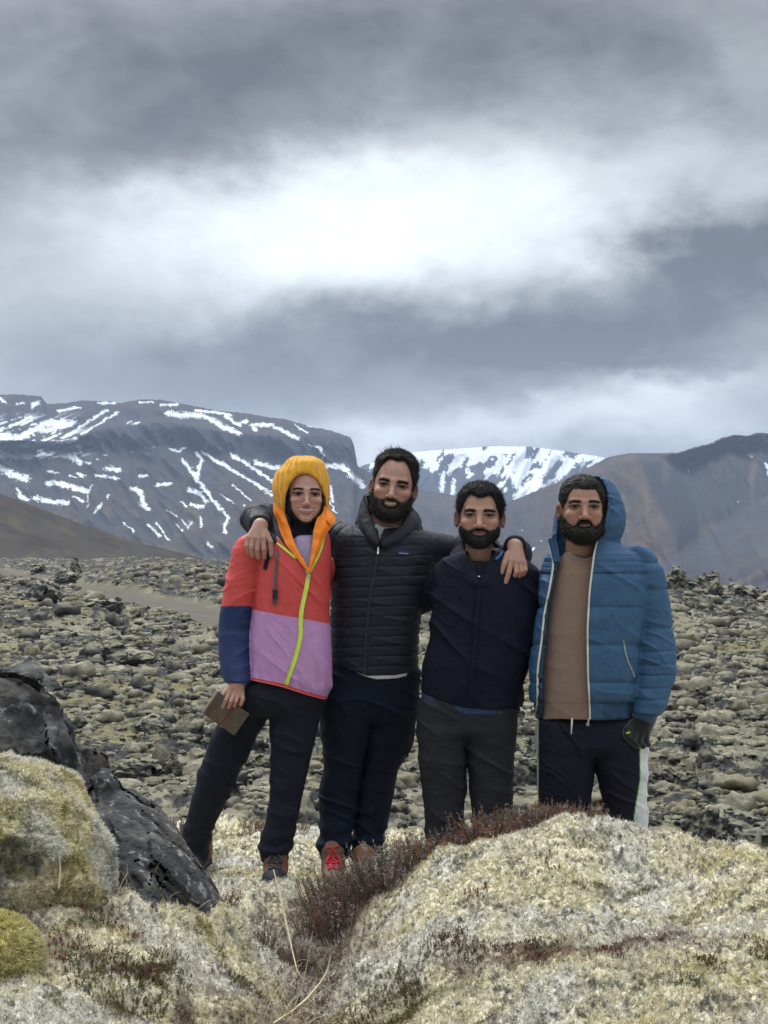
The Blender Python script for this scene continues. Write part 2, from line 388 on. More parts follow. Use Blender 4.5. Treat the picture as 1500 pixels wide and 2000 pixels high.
    if mF.any():
        xa, ya = x[mF], y[mF]
        far = sstep(ya, 250, 420)
        wx = xa + 0.35 * gn2(xa * 0.9, ya * 0.9, 81); wy = ya + 0.35 * gn2(xa * 0.9, ya * 0.9, 82)
        f1, f2, i1 = worley2(wx * 1.0, wy * 0.85, 83)
        g1, g2, i2 = worley2(wx * 2.5 + 5, wy * 2.1, 84)
        e1, e2, i3 = worley2(wx * 6.0, wy * 5.2 + 3, 85)
        h = 0.13 * np.sqrt(np.clip(1 - (f1 / 0.75) ** 2, 0, 1)) * (0.1 + 1.1 * i1) + 0.085 * np.sqrt(np.clip(1 - (g1 / 0.72) ** 2, 0, 1)) * (0.25 + i2) + 0.036 * np.sqrt(np.clip(1 - (e1 / 0.75) ** 2, 0, 1)) * (.3 + i3)
        rm = fbm2(xa * 0.55, ya * 0.55, 4, 91) + 0.5 * (i2 - 0.5) + 0.25 * (i1 - 0.5) + 0.25 * sstep(ya, 30, 80)
        q1, _, qi = worley2(wx * 5.0, wy * 4.2, 93); q2, _, _ = worley2(wx * 11.0, wy * 9.0, 94); jag = 0.75 * np.sqrt(np.clip(1 - (q1 / .8) ** 2, 0, 1)) * (.3 + qi) + 0.35 * np.sqrt(np.clip(1 - (q2 / .8) ** 2, 0, 1)) + 0.15 * np.abs(gn2(xa * 19, ya * 14, 95))
        rk = sstep(rm + 0.10 * gn2(xa * 6, ya * 5, 92), 0.19, 0.28); rkh = sstep(rm, 0.08, 0.36)
        rk2 = sstep(gn2(xa * 6.5, ya * 5.5, 96) + 0.6 * gn2(xa * 1.6, ya * 1.6, 97) + 0.15 * gn2(xa * 15, ya * 12, 90), 0.38, 0.48)
        crv = (1 - sstep(g2 - g1, 0.03, 0.13)) * sstep(gn2(xa * 1.1, ya * 0.9, 89) + 0.5 * gn2(xa * 5, ya * 4, 88), 0.0, 0.2); rkk = np.clip(np.maximum(np.maximum(rk, 0.9 * rk2), 0.9 * crv), 0, 1)  # crv: seams between pillows darkened in colour only, no relief
        td = track_dist(xa, ya); tk = 1 - sstep(td, 0.9, 1.9)
        h = h * (1 - 0.3 * rkh) + rkh * (0.10 * jag + 0.01)
        if full: h = h + 0.010 * gn2(xa * 22, ya * 22, 98)
        big = 0.8 * np.maximum(0, fbm2(xa * 0.16, ya * 0.16, 3, 99)) * sstep(ya, 20, 40)
        hf[mF] = (h + big) * (1 - tk) * (1 - far) * sstep(ya, 8.3, 10.5)
        a = fbm2(xa * 0.25, ya * 0.25, 3, 101); b = fbm2(xa * 2.2, ya * 2.2, 3, 104)
        m1 = np.array([0.160, 0.143, 0.096]); m2 = np.array([0.225, 0.208, 0.158]); m3 = np.array([0.175, 0.148, 0.066]); r1 = np.array([0.034, 0.034, 0.037]); r2 = np.array([0.082, 0.081, 0.080])
        k = mixc(np.broadcast_to(m1, xa.shape + (3,)), m2, sstep(a + b * 0.6, -0.3, 0.3))
        k = mixc(k, m3, 0.7 * sstep(fbm2(xa * 0.12, ya * 0.12, 3, 107) + 0.3 * b, 0.10, 0.4) * sstep(ya, 12, 25))
        rc = mixc(np.broadcast_to(r1, xa.shape + (3,)), r2, sstep(gn2(xa * 9, ya * 9, 109) + gn2(xa * 3, ya * 3, 110) * 0.5, -0.1, 0.5))
        k = mixc(k, rc, rkk * (1 - tk))
        k = mixc(k, np.array([0.115, 0.10, 0.08]), tk)
        k = mixc(k, np.array([0.14, 0.135, 0.11]), far)
        old = col[mF]; w = sstep(ya, 7.9, 9.3)
        col[mF] = mixc(old, k, np.where(ya > 10.5, 1, w)); rock[mF] = rkk
    z = lerp(fb + hf, zn + hn, near)
    return z, rock, col

def grid_obj(name, us, ys, matl):
    U, Yy = np.meshgrid(us, ys)
    X = (U * Yy)
    z, rock, col = ground(X.ravel(), Yy.ravel())
    V = np.stack([X.ravel(), Yy.ravel(), z], 1)
    nu, ny = len(us), len(ys); idx = np.arange(nu * ny).reshape(ny, nu)
    Q = np.stack([idx[:-1, :-1], idx[:-1, 1:], idx[1:, 1:], idx[1:, :-1]], -1).reshape(-1, 4)
    o = mk(name, V, Q, matl, col=col.reshape(-1, 3)); tag(o, kind='structure'); return o
UIN = 0.262
us = np.concatenate([np.linspace(-1.3, -UIN, 90)[:-1], np.linspace(-UIN, UIN, 820), np.linspace(UIN, 1.3, 90)[1:]])
def logsp(a, b, r):
    return np.exp(np.linspace(math.log(a), math.log(b), int(math.log(b / a) / r) + 2))
yn = np.concatenate([np.linspace(0.6, 3.2, 60)[:-1], logsp(3.2, 6.3, 0.0015)[:-1], logsp(6.3, 9.0, 0.004)])
grid_obj('ground', us, yn, M_moss)
yf = np.concatenate([logsp(9.0, 60, 0.0024)[:-1], logsp(60, 260, 0.0030)[:-1], logsp(260, 5500, 0.05)])
grid_obj('terrain', us, yf, M_field)
# dirt track
tt = []
for (a, b) in zip(TR[:-1], TR[1:]):
    for k in range(12): tt.append(a + (b - a) * k / 12)
tt = np.array(tt); tg = np.gradient(tt, axis=0); tg /= np.linalg.norm(tg, axis=1)[:, None]; nr = np.stack([-tg[:, 1], tg[:, 0]], 1)
ws = np.linspace(-0.8, 0.8, 9); TV = []
for i in range(len(tt)):
    for w in ws:
        q = tt[i] + nr[i] * (w + 0.25 * math.sin(i * 0.9)); TV.append((q[0], q[1], -0.09 + 0.11 * math.cos(w * 1.5)))
TV = np.array(TV); TV[:, 2] += ground(TV[:, 0], TV[:, 1], False)[0] + 0.03
ix = np.arange(len(TV)).reshape(len(tt), len(ws))
tag(mk('dirt_track', TV, np.stack([ix[:-1, :-1], ix[:-1, 1:], ix[1:, 1:], ix[1:, :-1]], -1).reshape(-1, 4), M_track), kind='structure')

# ================================================================== MOUNTAINS
def strokes(px, py, S, jit=1.0, seed=5):
    """share of snow at photo-plane positions of the slope (old snow lying in gullies and on ledges)"""
    wx = px + jit * (5 * gn2(px * 0.09, py * 0.14, seed) + 2.2 * gn2(px * 0.3, py * 0.45, seed + 1)); wy = py + jit * (3.0 * gn2(px * 0.1, py * 0.14, seed + 2) + 1.6 * gn2(px * 0.33, py * 0.5, seed + 3))
    nz = 0.5 * gn2(px * 0.35, py * 0.6, seed + 4) + 0.35 * gn2(px * 0.12, py * 0.2, seed + 6) + 0.45 * gn2(px * 0.8, py * 1.1, seed + 7)
    s = np.full(px.shape, -9.0)
    for pts, w in S:
        x0 = min(p[0] for p in pts) - 30; x1 = max(p[0] for p in pts) + 30; y0 = min(p[1] for p in pts) - 25; y1 = max(p[1] for p in pts) + 25
        m = (px > x0) & (px < x1) & (py > y0) & (py < y1)
        if not m.any(): continue
        xa, ya = wx[m], wy[m]; d = np.full(xa.shape, 1e9)
        if len(pts) == 1: pts = [pts[0], (pts[0][0] + 0.5, pts[0][1])]
        for (a, b) in zip(pts[:-1], pts[1:]):
            ax, ay = a; bx, by = b; l2 = (bx - ax) ** 2 + (by - ay) ** 2 + 1e-6
            t = np.clip(((xa - ax) * (bx - ax) + (ya - ay) * (by - ay)) / l2, 0, 1)
            d = np.minimum(d, np.hypot(xa - ax - t * (bx - ax), ya - ay - t * (by - ay)))
        s[m] = np.maximum(s[m], 1 - d / (w * 0.5) + nz[m] * 1.25 - .05)
    return sstep(s, 0.0, 0.22)
def mountain(name, sky_pts, base_py, Yt, Yb, colf, x0, x1, nx=700, nv=240, relief=40, power=1.0, seed=1, cliff=None, slant=0.5, snowf=None, rfreq=1.0, shape=None):
    px = np.linspace(x0, x1, nx); sp = np.array(sky_pts, float)
    sk = np.interp(px, sp[:, 0], sp[:, 1]) + 1.1 * gn2(px * 0.12, px * 0, seed) + 0.6 * gn2(px * 0.4, px * 0, seed + 1)
    v = np.concatenate([np.linspace(-0.35, 0, 14)[:-1], np.linspace(0, 1, nv)])
    PX, Vv = np.meshgrid(px, v); SK = np.broadcast_to(sk, PX.shape)
    t = np.clip(Vv, 0, 1); back = np.clip(-Vv, 0, 1)
    PY = SK + (base_py - SK) * t + back * 260
    Yd = Yt - (Yt - Yb) * t ** power + back * Yt * 0.35
    if cliff is not None:   # steep band: rock wall then a kink
        c0, c1 = cliff(PX); k = sstep(PY, c0, c1); ins = sstep(PY, c0 - 12, c0)
        Yd = Yd - 0.10 * Yt * (ins - 0.35) * (1 - 0.55 * k)
    sl = PX + slant * (PY - 900)
    g = (0.62 * np.abs(gn2(sl * 0.014 * rfreq, PY * 0.007, seed + 10)) + 0.26 * np.abs(gn2(sl * 0.036 * rfreq + 3, PY * 0.018, seed + 11)) + 0.02 * gn2(sl * 0.07, PY * 0.05, seed + 12) + 0.02 * gn2(PX * 0.25, PY * 0.25, seed + 13))
    env = sstep(t, 0.0, 0.08) * (1 - 0.3 * t)
    Yd = Yd + relief * (g - 0.3) * env
    if shape is not None: Yd = Yd + shape(PX, PY) * sstep(t, 0, .06)
    X = (PX - 750) / F * Yd; Z = CZ + (HY - PY) / F * Yd
    V = np.stack([X.ravel(), Yd.ravel(), Z.ravel()], 1)
    ny, nu = PX.shape; idx = np.arange(nu * ny).reshape(ny, nu)
    Q = np.stack([idx[:-1, :-1], idx[1:, :-1], idx[1:, 1:], idx[:-1, 1:]], -1).reshape(-1, 4)
    c = colf(PX.ravel(), PY.ravel(), g.ravel())
    c = c * 0.72 * (1 + 0.34 * fbm2(sl.ravel() * 0.05, PY.ravel() * 0.05, 5, seed + 20, 0.6) + 0.22 * gn2(sl.ravel() * 0.012, PY.ravel() * 0.02, seed + 27))[:, None]
    if snowf is not None:
        s = snowf(PX.ravel(), PY.ravel(), g.ravel()); c = mixc(c, np.array([0.60, 0.63, 0.68]), s)
    o = mk(name, V, Q, M_mount, col=c); tag(o, kind='structure'); return o
BR = np.array([0.056, 0.044, 0.040]); DK = np.array([0.024, 0.028, 0.036]); TN = np.array([0.120, 0.086, 0.054]); PU = np.array([0.041, 0.040, 0.049]); GR = np.array([0.058, 0.050, 0.038])
# left table mountain
SK1 = [(-1600, 900), (-900, 850), (-300, 790), (-60, 776), (0, 771), (35, 770), (80, 774), (92, 789), (130, 787), (160, 782), (215, 784), (235, 787), (275, 780), (315, 781), (370, 791), (425, 802), (480, 807), (525, 815), (555, 818), (600, 831), (650, 842), (684, 854), (691, 868), (695, 890), (698, 910), (730, 925), (770, 940), (814, 955), (888, 967), (990, 985), (1100, 1010), (1400, 1060), (1800, 1090)]
def cl1(PX):
    c0 = np.interp(PX, [0, 120, 200, 325, 450, 550, 650, 690, 720], [860, 862, 838, 824, 846, 852, 852, 858, 900]); c1 = np.interp(PX, [0, 120, 240, 350, 450, 550, 695, 720], [868, 872, 886, 886, 890, 900, 912, 914]); return c0, c1
def col1(px, py, g):
    c0, c1 = cl1(px); k = sstep(py, c0 - 3, c0 + 4) * (1 - sstep(py, c1 - 6, c1 + 8)) * sstep(px, 110, 180)
    n = fbm2(px * 0.012, py * 0.02, 4, 201); c = mixc(np.broadcast_to(PU, px.shape + (3,)), BR, sstep(n, -0.2, 0.3))
    lo = sstep(py, 930, 1010) * (1 - sstep(px, 500, 700) * 0.4); c = mixc(c, TN, np.clip(lo * sstep(fbm2(px * 0.02, py * 0.035, 4, 205), -0.15, 0.4), 0, 1) * 0.7)
    c = mixc(c, DK * 1.1, 0.8 * k); up_ = (1 - sstep(py, c0 - 12, c0)); c = mixc(c, BR * 0.75, 0.5 * up_)
    return c
def h2(*p): return [(a / 2, 740 + b / 2) for a, b in p]
SN1 = [(h2((0, 240), (80, 225), (180, 180), (250, 165)), 11), (h2((0, 262), (120, 262), (230, 250), (300, 235)), 8), (h2((0, 200), (60, 180), (120, 150)), 7), (h2((120, 200), (200, 200), (290, 170)), 10),
    (h2((0, 290), (60, 300), (115, 305)), 12), (h2((0, 345), (50, 375), (105, 390)), 13), (h2((150, 300), (200, 285)), 7), (h2((125, 105), (150, 92)), 8), (h2((230, 125), (310, 110)), 5.5), (h2((320, 215), (380, 180), (460, 130)), 4.5),
    (h2((280, 215), (340, 170), (420, 120)), 6), (h2((380, 95), (450, 95)), 4.5), (h2((0, 75), (20, 90)), 6), (h2((60, 100), (90, 95)), 3), (h2((545, 92), (600, 90)), 3.5), (h2((630, 102), (690, 100)), 5),
    (h2((655, 132), (700, 142), (780, 142), (830, 160), (870, 185), (930, 212)), 11), (h2((760, 122), (830, 130), (900, 140)), 5), (h2((880, 145), (930, 180), (960, 165)), 7), (h2((1000, 180), (1060, 180), (1110, 205), (1165, 235)), 7.5), (h2((985, 180), (1000, 200)), 7), (h2((1150, 180), (1200, 210)), 3),
    (h2((1215, 262), (1250, 270), (1262, 305)), 6), (h2((1200, 185), (1240, 190)), 2.4), (h2((665, 275), (700, 285), (720, 272)), 5), (h2((240, 292), (270, 300), (310, 325)), 12), (h2((310, 325), (350, 328)), 4.5), (h2((415, 350), (465, 355)), 9), (h2((370, 375), (465, 390)), 5),
    (h2((185, 408), (230, 408), (290, 425), (345, 440)), 11), (h2((70, 430), (80, 460), (110, 470)), 8), (h2((135, 465), (200, 480), (265, 485)), 9), (h2((290, 460), (325, 480)), 5), (h2((370, 520), (395, 490)), 5), (h2((190, 360), (230, 368)), 3.5), (h2((300, 370), (330, 378)), 4.5), (h2((270, 375), (300, 388)), 2.5),
    (h2((520, 430), (550, 440), (560, 490), (575, 505)), 10), (h2((610, 415), (665, 410)), 6.5), (h2((545, 380), (575, 378)), 6), (h2((712, 315), (740, 350), (790, 420), (830, 470), (865, 510)), 8), (h2((770, 290), (790, 320), (775, 350), (770, 400)), 7),
    (h2((790, 285), (860, 330), (930, 370), (1000, 410), (1060, 455)), 5.5), (h2((900, 295), (960, 330), (1020, 370), (1080, 410)), 6.5), (h2((1000, 325), (1060, 345), (1110, 350)), 10), (h2((870, 325), (960, 390), (1060, 440)), 3), (h2((1260, 335), (1340, 345), (1420, 420)), 11), (h2((1290, 420), (1300, 480)), 5.5),
    (h2((740, 435), (780, 445), (805, 480)), 9), (h2((745, 490), (790, 500)), 7), (h2((880, 525), (890, 545), (875, 580), (880, 600)), 7), (h2((910, 415), (980, 475)), 3), (h2((860, 450), (910, 485)), 2.4), (h2((710, 480), (730, 497)), 4), (h2((650, 510), (690, 540)), 3), (h2((710, 550), (735, 585), (745, 560)), 4.5),
    (h2((785, 540), (785, 580)), 4.5), (h2((690, 570), (715, 595)), 3.5), (h2((480, 560), (525, 598)), 2.8), (h2((580, 570), (625, 615)), 5.5), (h2((612, 562), (640, 600)), 3), (h2((640, 610), (660, 630)), 3), (h2((810, 640), (825, 655)), 5), (h2((360, 410), (345, 440), (340, 500)), 1.6), (h2((600, 268),), 3), (h2((512, 288),), 2.5), (h2((410, 300), (425, 298)), 3), (h2((380, 312),), 3), (h2((425, 455), (418, 468)), 3), (h2((860, 270),), 4), (h2((955, 495),), 5), (h2((520, 178), (545, 170)), 3.5), (h2((495, 175), (515, 165)), 2.5),
    ([(-60, 880), (-20, 862), (20, 850)], 10), ([(640, 975), (655, 1000)], 4)]
def snow1(px, py, g):
    s = strokes(px, py, SN1, 0.75)
    lf = (1 - sstep(px, 110, 200)) * (1 - sstep(py, 885, 900)) * sstep(py, 800, 830)
    return np.maximum(s, lf * sstep(gn2((px + 0.6 * py) * 0.03, (py + 0.35 * px) * 0.16, 301) + 0.4 * gn2(px * 0.1, py * 0.3, 302), 0.12, 0.25))
mountain('table_mountain', SK1, 1190, 2600, 1500, col1, -1500, 1700, nx=1900, nv=300, relief=170, power=0.85, seed=11, cliff=cl1, slant=-0.6, snowf=snow1)
# snowy range in the middle, its tops in cloud
SK2 = [(500, 930), (640, 925), (700, 912), (729, 903), (765, 892), (797, 884), (844, 880), (900, 876), (960, 872), (1030, 872), (1095, 880), (1172, 892), (1220, 905), (1400, 930), (1700, 950)]
def col2(px, py, g): return mixc(np.broadcast_to(PU * 0.9, px.shape + (3,)), DK * 1.6, sstep(fbm2(px * 0.03, py * 0.04, 3, 221), -0.2, 0.3))
def snow2(px, py, g):
    n = gn2((px + 0.7 * (py - 900)) * 0.035, py * 0.03, 231) + 0.55 * gn2((px + 0.5 * py) * 0.09, py * 0.06, 232) + 0.3 * gn2(px * 0.25, py * 0.2, 233)
    th = np.interp(py, [870, 900, 925, 950, 980, 1020], [-0.45, -0.22, 0.02, 0.16, 0.28, 0.9]); dk = np.exp(-((px - 850) / 45) ** 2 - ((py - 950) / 30) ** 2) * 1.3
    return np.maximum(sstep(n - th - dk, 0, 0.1), strokes(px, py, [([(866, 925), (863, 958)], 11), ([(886, 938), (884, 968)], 9), ([(1075, 905), (1040, 940), (1010, 972)], 16), ([(1000, 930), (1020, 960)], 18), ([(1090, 930), (1060, 952)], 7), ([(1130, 895), (1100, 920)], 14), ([(1168, 898), (1150, 912)], 8)], 0.8, 55))
mountain('snowy_mountain', SK2, 1100, 4200, 3000, col2, 450, 1500, nx=700, nv=200, relief=260, power=1.0, seed=21, slant=0.4, snowf=snow2)
# right ridge
SK3 = [(700, 1100), (850, 1040), (940, 1003), (986, 984), (1030, 966), (1095, 940), (1134, 921), (1188, 893), (1210, 888), (1232, 885), (1281, 885), (1325, 884), (1358, 873), (1385, 867), (1407, 856), (1434, 849), (1462, 851), (1478, 845), (1500, 846), (1600, 850), (1900, 820), (2400, 880), (3300, 860)]
def crest3(py): return np.interp(py, [885, 900, 960, 1020, 1090, 1150], [1236, 1246, 1270, 1300, 1322, 1330])
def base3(px): return np.interp(px, [1200, 1300, 1390, 1500, 1700, 2200], [1130, 1094, 1030, 965, 900, 860])
def col3(px, py, g):
    n = fbm2((px - 0.5 * py) * 0.02, py * 0.012, 4, 241); c = mixc(np.broadcast_to(PU, px.shape + (3,)), BR, sstep(n, -0.25, 0.2))
    cr = px - crest3(py); low = sstep(py - base3(px), -6, 14)  # tan lit flank left of the crest, dark flank right: shading put into colour
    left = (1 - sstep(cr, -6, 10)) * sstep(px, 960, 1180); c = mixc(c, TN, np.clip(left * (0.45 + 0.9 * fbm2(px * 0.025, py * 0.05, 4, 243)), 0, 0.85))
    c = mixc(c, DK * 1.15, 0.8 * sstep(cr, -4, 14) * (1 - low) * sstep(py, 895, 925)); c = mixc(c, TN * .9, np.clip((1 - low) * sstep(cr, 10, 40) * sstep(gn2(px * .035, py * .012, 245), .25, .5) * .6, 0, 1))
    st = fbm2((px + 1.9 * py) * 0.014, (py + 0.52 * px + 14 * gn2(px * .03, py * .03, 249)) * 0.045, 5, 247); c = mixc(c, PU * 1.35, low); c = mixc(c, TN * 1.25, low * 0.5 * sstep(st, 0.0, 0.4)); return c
def shape3(PX, PY):
    cr = PX - crest3(PY); return -120 * np.exp(-(cr / 55) ** 2) + 150 * sstep(cr, 0, 90) - 420 * sstep(PY - base3(PX), -4, 150)
SN3 = [([(1448, 872), (1462, 878), (1468, 890)], 9), ([(1488, 855), (1500, 862)], 9), ([(1497, 905), (1500, 925)], 5), ([(1345, 918),], 5), ([(1392, 864),], 4), ([(1445, 856),], 3.5), ([(1044, 1070), (1036, 1078)], 3.5), ([(1056, 1056),], 3), ([(1440, 980),], 2.5), ([(1020, 1035),], 2)]
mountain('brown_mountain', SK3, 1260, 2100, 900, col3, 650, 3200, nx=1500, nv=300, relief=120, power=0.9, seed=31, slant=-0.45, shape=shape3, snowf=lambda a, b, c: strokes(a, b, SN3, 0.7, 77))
# near grassy slope, left
SK4 = [(-2200, 560), (-900, 800), (-200, 900), (0, 964), (60, 986), (150, 1020), (250, 1055), (375, 1085), (440, 1100), (560, 1122), (900, 1180)]
def col4(px, py, g):
    n = fbm2((px + 2 * py) * 0.012, (py - 0.35 * px) * 0.06, 4, 261); c = mixc(np.broadcast_to(BR * 0.9, px.shape + (3,)), GR * 1.05, sstep(n, -0.2, 0.3)); return mixc(c, TN * 0.9, 0.5 * sstep(fbm2(px * 0.02, (py - 0.35 * px) * 0.08, 3, 265), 0.1, 0.4))
mountain('hill', SK4, 1230, 620, 330, col4, -2000, 880, nx=1000, nv=160, relief=16, power=1.0, seed=41, slant=-2.2, rfreq=0.6)

# haze: the air between here and the mountains
hz = bpy.data.materials.new('haze'); hz.use_nodes = True; ht = hz.node_tree; ht.nodes.clear()
pv = ht.nodes.new('ShaderNodeVolumePrincipled'); pv.inputs['Color'].default_value = (0.58, 0.72, 1.0, 1); pv.inputs['Density'].default_value = 0.000115; pv.inputs['Anisotropy'].default_value = 0.0
ho = ht.nodes.new('ShaderNodeOutputMaterial'); ht.links.new(pv.outputs[0], ho.inputs['Volume'])
def boxmesh(x0, x1, y0, y1, z0, z1):
    V = [(x, y, z) for z in (z0, z1) for y in (y0, y1) for x in (x0, x1)]
    Q = [(0, 2, 3, 1), (4, 5, 7, 6), (0, 1, 5, 4), (2, 6, 7, 3), (0, 4, 6, 2), (1, 3, 7, 5)]
    return np.array(V, float), np.array(Q)
V_, Q_ = boxmesh(-3600, 3600, -60, 5900, -300, 420)
tag(mk('haze', V_, Q_, hz, smooth=False), kind='stuff')
# ================================================================== SURFACES FROM DISTANCE FIELDS
def surf(f, lo, hi, h, lip=1.35, pad=0.012, band=1.5):
    """surface nets over a sparse grid; f(P)->distance"""
    lo = np.asarray(lo, float); hi = np.asarray(hi, float)
    global COARSE
    H = h * 8; n = np.ceil((hi - lo) / H).astype(int); COARSE = True
    I = np.stack(np.meshgrid(*[np.arange(k) for k in n], indexing='ij'), -1).reshape(-1, 3)
    step = 8
    while True:
        C = lo + (I + 0.5) * (h * step)
        d = np.abs(feval(f, C)); I = I[d < h * step * 0.87 * lip + pad]
        if step == 1: break
        O = np.array([(a, b, c) for a in (0, 1) for b in (0, 1) for c in (0, 1)])
        I = (I[:, None, :] * 2 + O[None]).reshape(-1, 3); step //= 2
        if step == 1:
            COARSE = False; C = lo + (I + 0.5) * h; d = np.abs(feval(f, C)); I = I[d < h * band + 0.0005]; break
    S = int(n.max() * 8 + 8)
    key = lambda A: (A[..., 0].astype(np.int64) * S + A[..., 1]) * S + A[..., 2]
    ck = key(I); o = np.argsort(ck); I = I[o]; ck = ck[o]
    O = np.array([(0, 0, 0), (1, 0, 0), (0, 1, 0), (1, 1, 0), (0, 0, 1), (1, 0, 1), (0, 1, 1), (1, 1, 1)])
    K8 = key(I[:, None, :] + O[None]); uk, inv = np.unique(K8, return_inverse=True); inv = inv.reshape(K8.shape)
    cz = uk % S; cy = (uk // S) % S; cx = uk // (S * S)
    val = feval(f, lo + np.stack([cx, cy, cz], 1) * h)
    v = val[inv]; s = v < 0
    act = s.any(1) & ~s.all(1)
    I = I[act]; ck = ck[act]; v = v[act]; s = s[act]
    E = [(0, 1), (2, 3), (4, 5), (6, 7), (0, 2), (1, 3), (4, 6), (5, 7), (0, 4), (1, 5), (2, 6), (3, 7)]
    acc = np.zeros((len(I), 3)); cnt = np.zeros(len(I))
    for a, b in E:
        m = s[:, a] != s[:, b]; t = v[:, a] / (v[:, a] - v[:, b] + 1e-12)
        t = np.where(m, t, 0); p = O[a] + (O[b] - O[a])[None] * t[:, None]
        acc += np.where(m[:, None], p, 0); cnt += m
    V = lo + (I + acc / cnt[:, None]) * h
    quads = []
    for ax, (e, d1, d2) in enumerate([(1, (0, 1, 0), (0, 0, 1)), (2, (0, 0, 1), (1, 0, 0)), (4, (1, 0, 0), (0, 1, 0))]):
        m = s[:, 0] != s[:, e]; J = I[m]; sg = s[m, 0]
        d1 = np.array(d1); d2 = np.array(d2)
        ks = [key(J), key(J - d1), key(J - d1 - d2), key(J - d2)]
        ids = []; ok = np.ones(len(J), bool)
        for k in ks:
            q = np.searchsorted(ck, k); q = np.minimum(q, len(ck) - 1); ok &= ck[q] == k; ids.append(q)
        Qd = np.stack(ids, 1); Qd = np.where(sg[:, None], Qd, Qd[:, ::-1]); quads.append(Qd[ok])
    return V, np.concatenate(quads)
def normals(V, Q):
    a = V[Q[:, 2]] - V[Q[:, 0]]; b = V[Q[:, 3 if Q.shape[1] > 3 else 1]] - V[Q[:, 1 if Q.shape[1] > 3 else 0]]
    n = np.cross(a, b) if Q.shape[1] > 3 else np.cross(V[Q[:, 1]] - V[Q[:, 0]], V[Q[:, 2]] - V[Q[:, 0]])
    N_ = np.zeros_like(V)
    for k in range(Q.shape[1]): np.add.at(N_, Q[:, k], n)
    return N_ / (np.linalg.norm(N_, axis=1)[:, None] + 1e-12)
def smin(a, b, k):
    h = np.clip(0.5 + 0.5 * (b - a) / k, 0, 1); return b + (a - b) * h - k * h * (1 - h)
def smax(a, b, k): return -smin(-a, -b, k)
def ell(P, c, r):
    r = np.asarray(r, float); q = (P - np.asarray(c)) / r; k0 = np.linalg.norm(q, axis=1); k1 = np.linalg.norm(q / r, axis=1) + 1e-9
    return k0 * (k0 - 1) / k1
def cone(P, a, b, ra, rb, ret=False):
    a = np.asarray(a, float); b = np.asarray(b, float); ab = b - a
    t = np.clip(((P - a) @ ab) / (ab @ ab + 1e-12), 0, 1)
    d = np.linalg.norm(P - a - t[:, None] * ab, axis=1) - (ra + (rb - ra) * t)
    return (d, t) if ret else d
def chain(P, pts, rad, k=0.0, ret=False):
    d = None; u = None; L0 = 0
    for i in range(len(pts) - 1):
        di, t = cone(P, pts[i], pts[i + 1], rad[i], rad[i + 1], True); ln = np.linalg.norm(np.asarray(pts[i + 1]) - np.asarray(pts[i]))
        ui = L0 + t * ln; L0 += ln
        if d is None: d, u = di, ui
        else:
            u = np.where(di < d, ui, u); d = smin(d, di, k) if k > 0 else np.minimum(d, di)
    return (d, u) if ret else d
def pxy(P): return 750 + P[:, 0] * F / P[:, 1], HY - (P[:, 2] - CZ) * F / P[:, 1]
def loft(rows, Y0, n=2.3, cap=0.02):
    """rows (py, left px, right px, half depth, depth shift) traced down a silhouette"""
    R = np.array(rows, float); z = []; A = []
    for (py, l, r, b, dy) in R:
        Y = Y0 + dy; a = W(l, py, Y); c = W(r, py, Y); z.append(a[2]); A.append(((a[0] + c[0]) / 2, (c[0] - a[0]) / 2, b, Y))
    z = np.array(z); A = np.array(A); o = np.argsort(z); z = z[o]; A = A[o]
    zz = np.linspace(z[0], z[-1], 240); T = np.stack([np.interp(zz, z, A[:, i]) for i in range(4)], 1)
    w = max(1, int(0.018 / (zz[1] - zz[0]))); kk = np.hanning(2 * w + 3)[1:-1]; kk /= kk.sum()
    T = np.stack([np.convolve(np.pad(T[:, i], len(kk) // 2, mode='edge'), kk, 'valid') for i in range(4)], 1)
    def f(P):
        cx, a, b, cy = [np.interp(P[:, 2], zz, T[:, i]) for i in range(4)]
        dx = np.abs(P[:, 0] - cx) / a; dy = np.abs(P[:, 1] - cy) / b
        r = (dx ** n + dy ** n) ** (1 / n); d = (r - 1) * np.minimum(a, b)
        return smax(d, np.maximum(z[0] - P[:, 2], P[:, 2] - z[-1]), cap)
    return f
def march(f, px, py, Y0, back=0.5):
    """where the sight line of a photo pixel meets surface f, searching near distance Y0"""
    px = np.asarray(px, float); py = np.asarray(py, float)
    D = np.stack([(px - 750) / F, np.ones_like(px), (HY - py) / F], 1); Y = np.full(px.shape, Y0 - back)
    for _ in range(90):
        P = D * Y[:, None]; P[:, 2] += CZ; Y = Y + np.maximum(f(P), -0.003) * 0.7
        Y = np.minimum(Y, Y0 + 0.4)
    P = D * Y[:, None]; P[:, 2] += CZ; return P
def resample(pts, n):
    pts = np.asarray(pts, float); d = np.r_[0, np.cumsum(np.linalg.norm(np.diff(pts, axis=0), axis=1))]; t = np.linspace(0, d[-1], n)
    P = np.stack([np.interp(t, d, pts[:, i]) for i in range(pts.shape[1])], 1)
    if n > 12:
        k = np.array([1, 2, 3, 2, 1.]) / 9; Pp = np.pad(P, ((2, 2), (0, 0)), mode='edge'); Q = np.stack([np.convolve(Pp[:, i], k, 'valid') for i in range(P.shape[1])], 1); Q[0] = P[0]; Q[-1] = P[-1]; P = Q
    return P
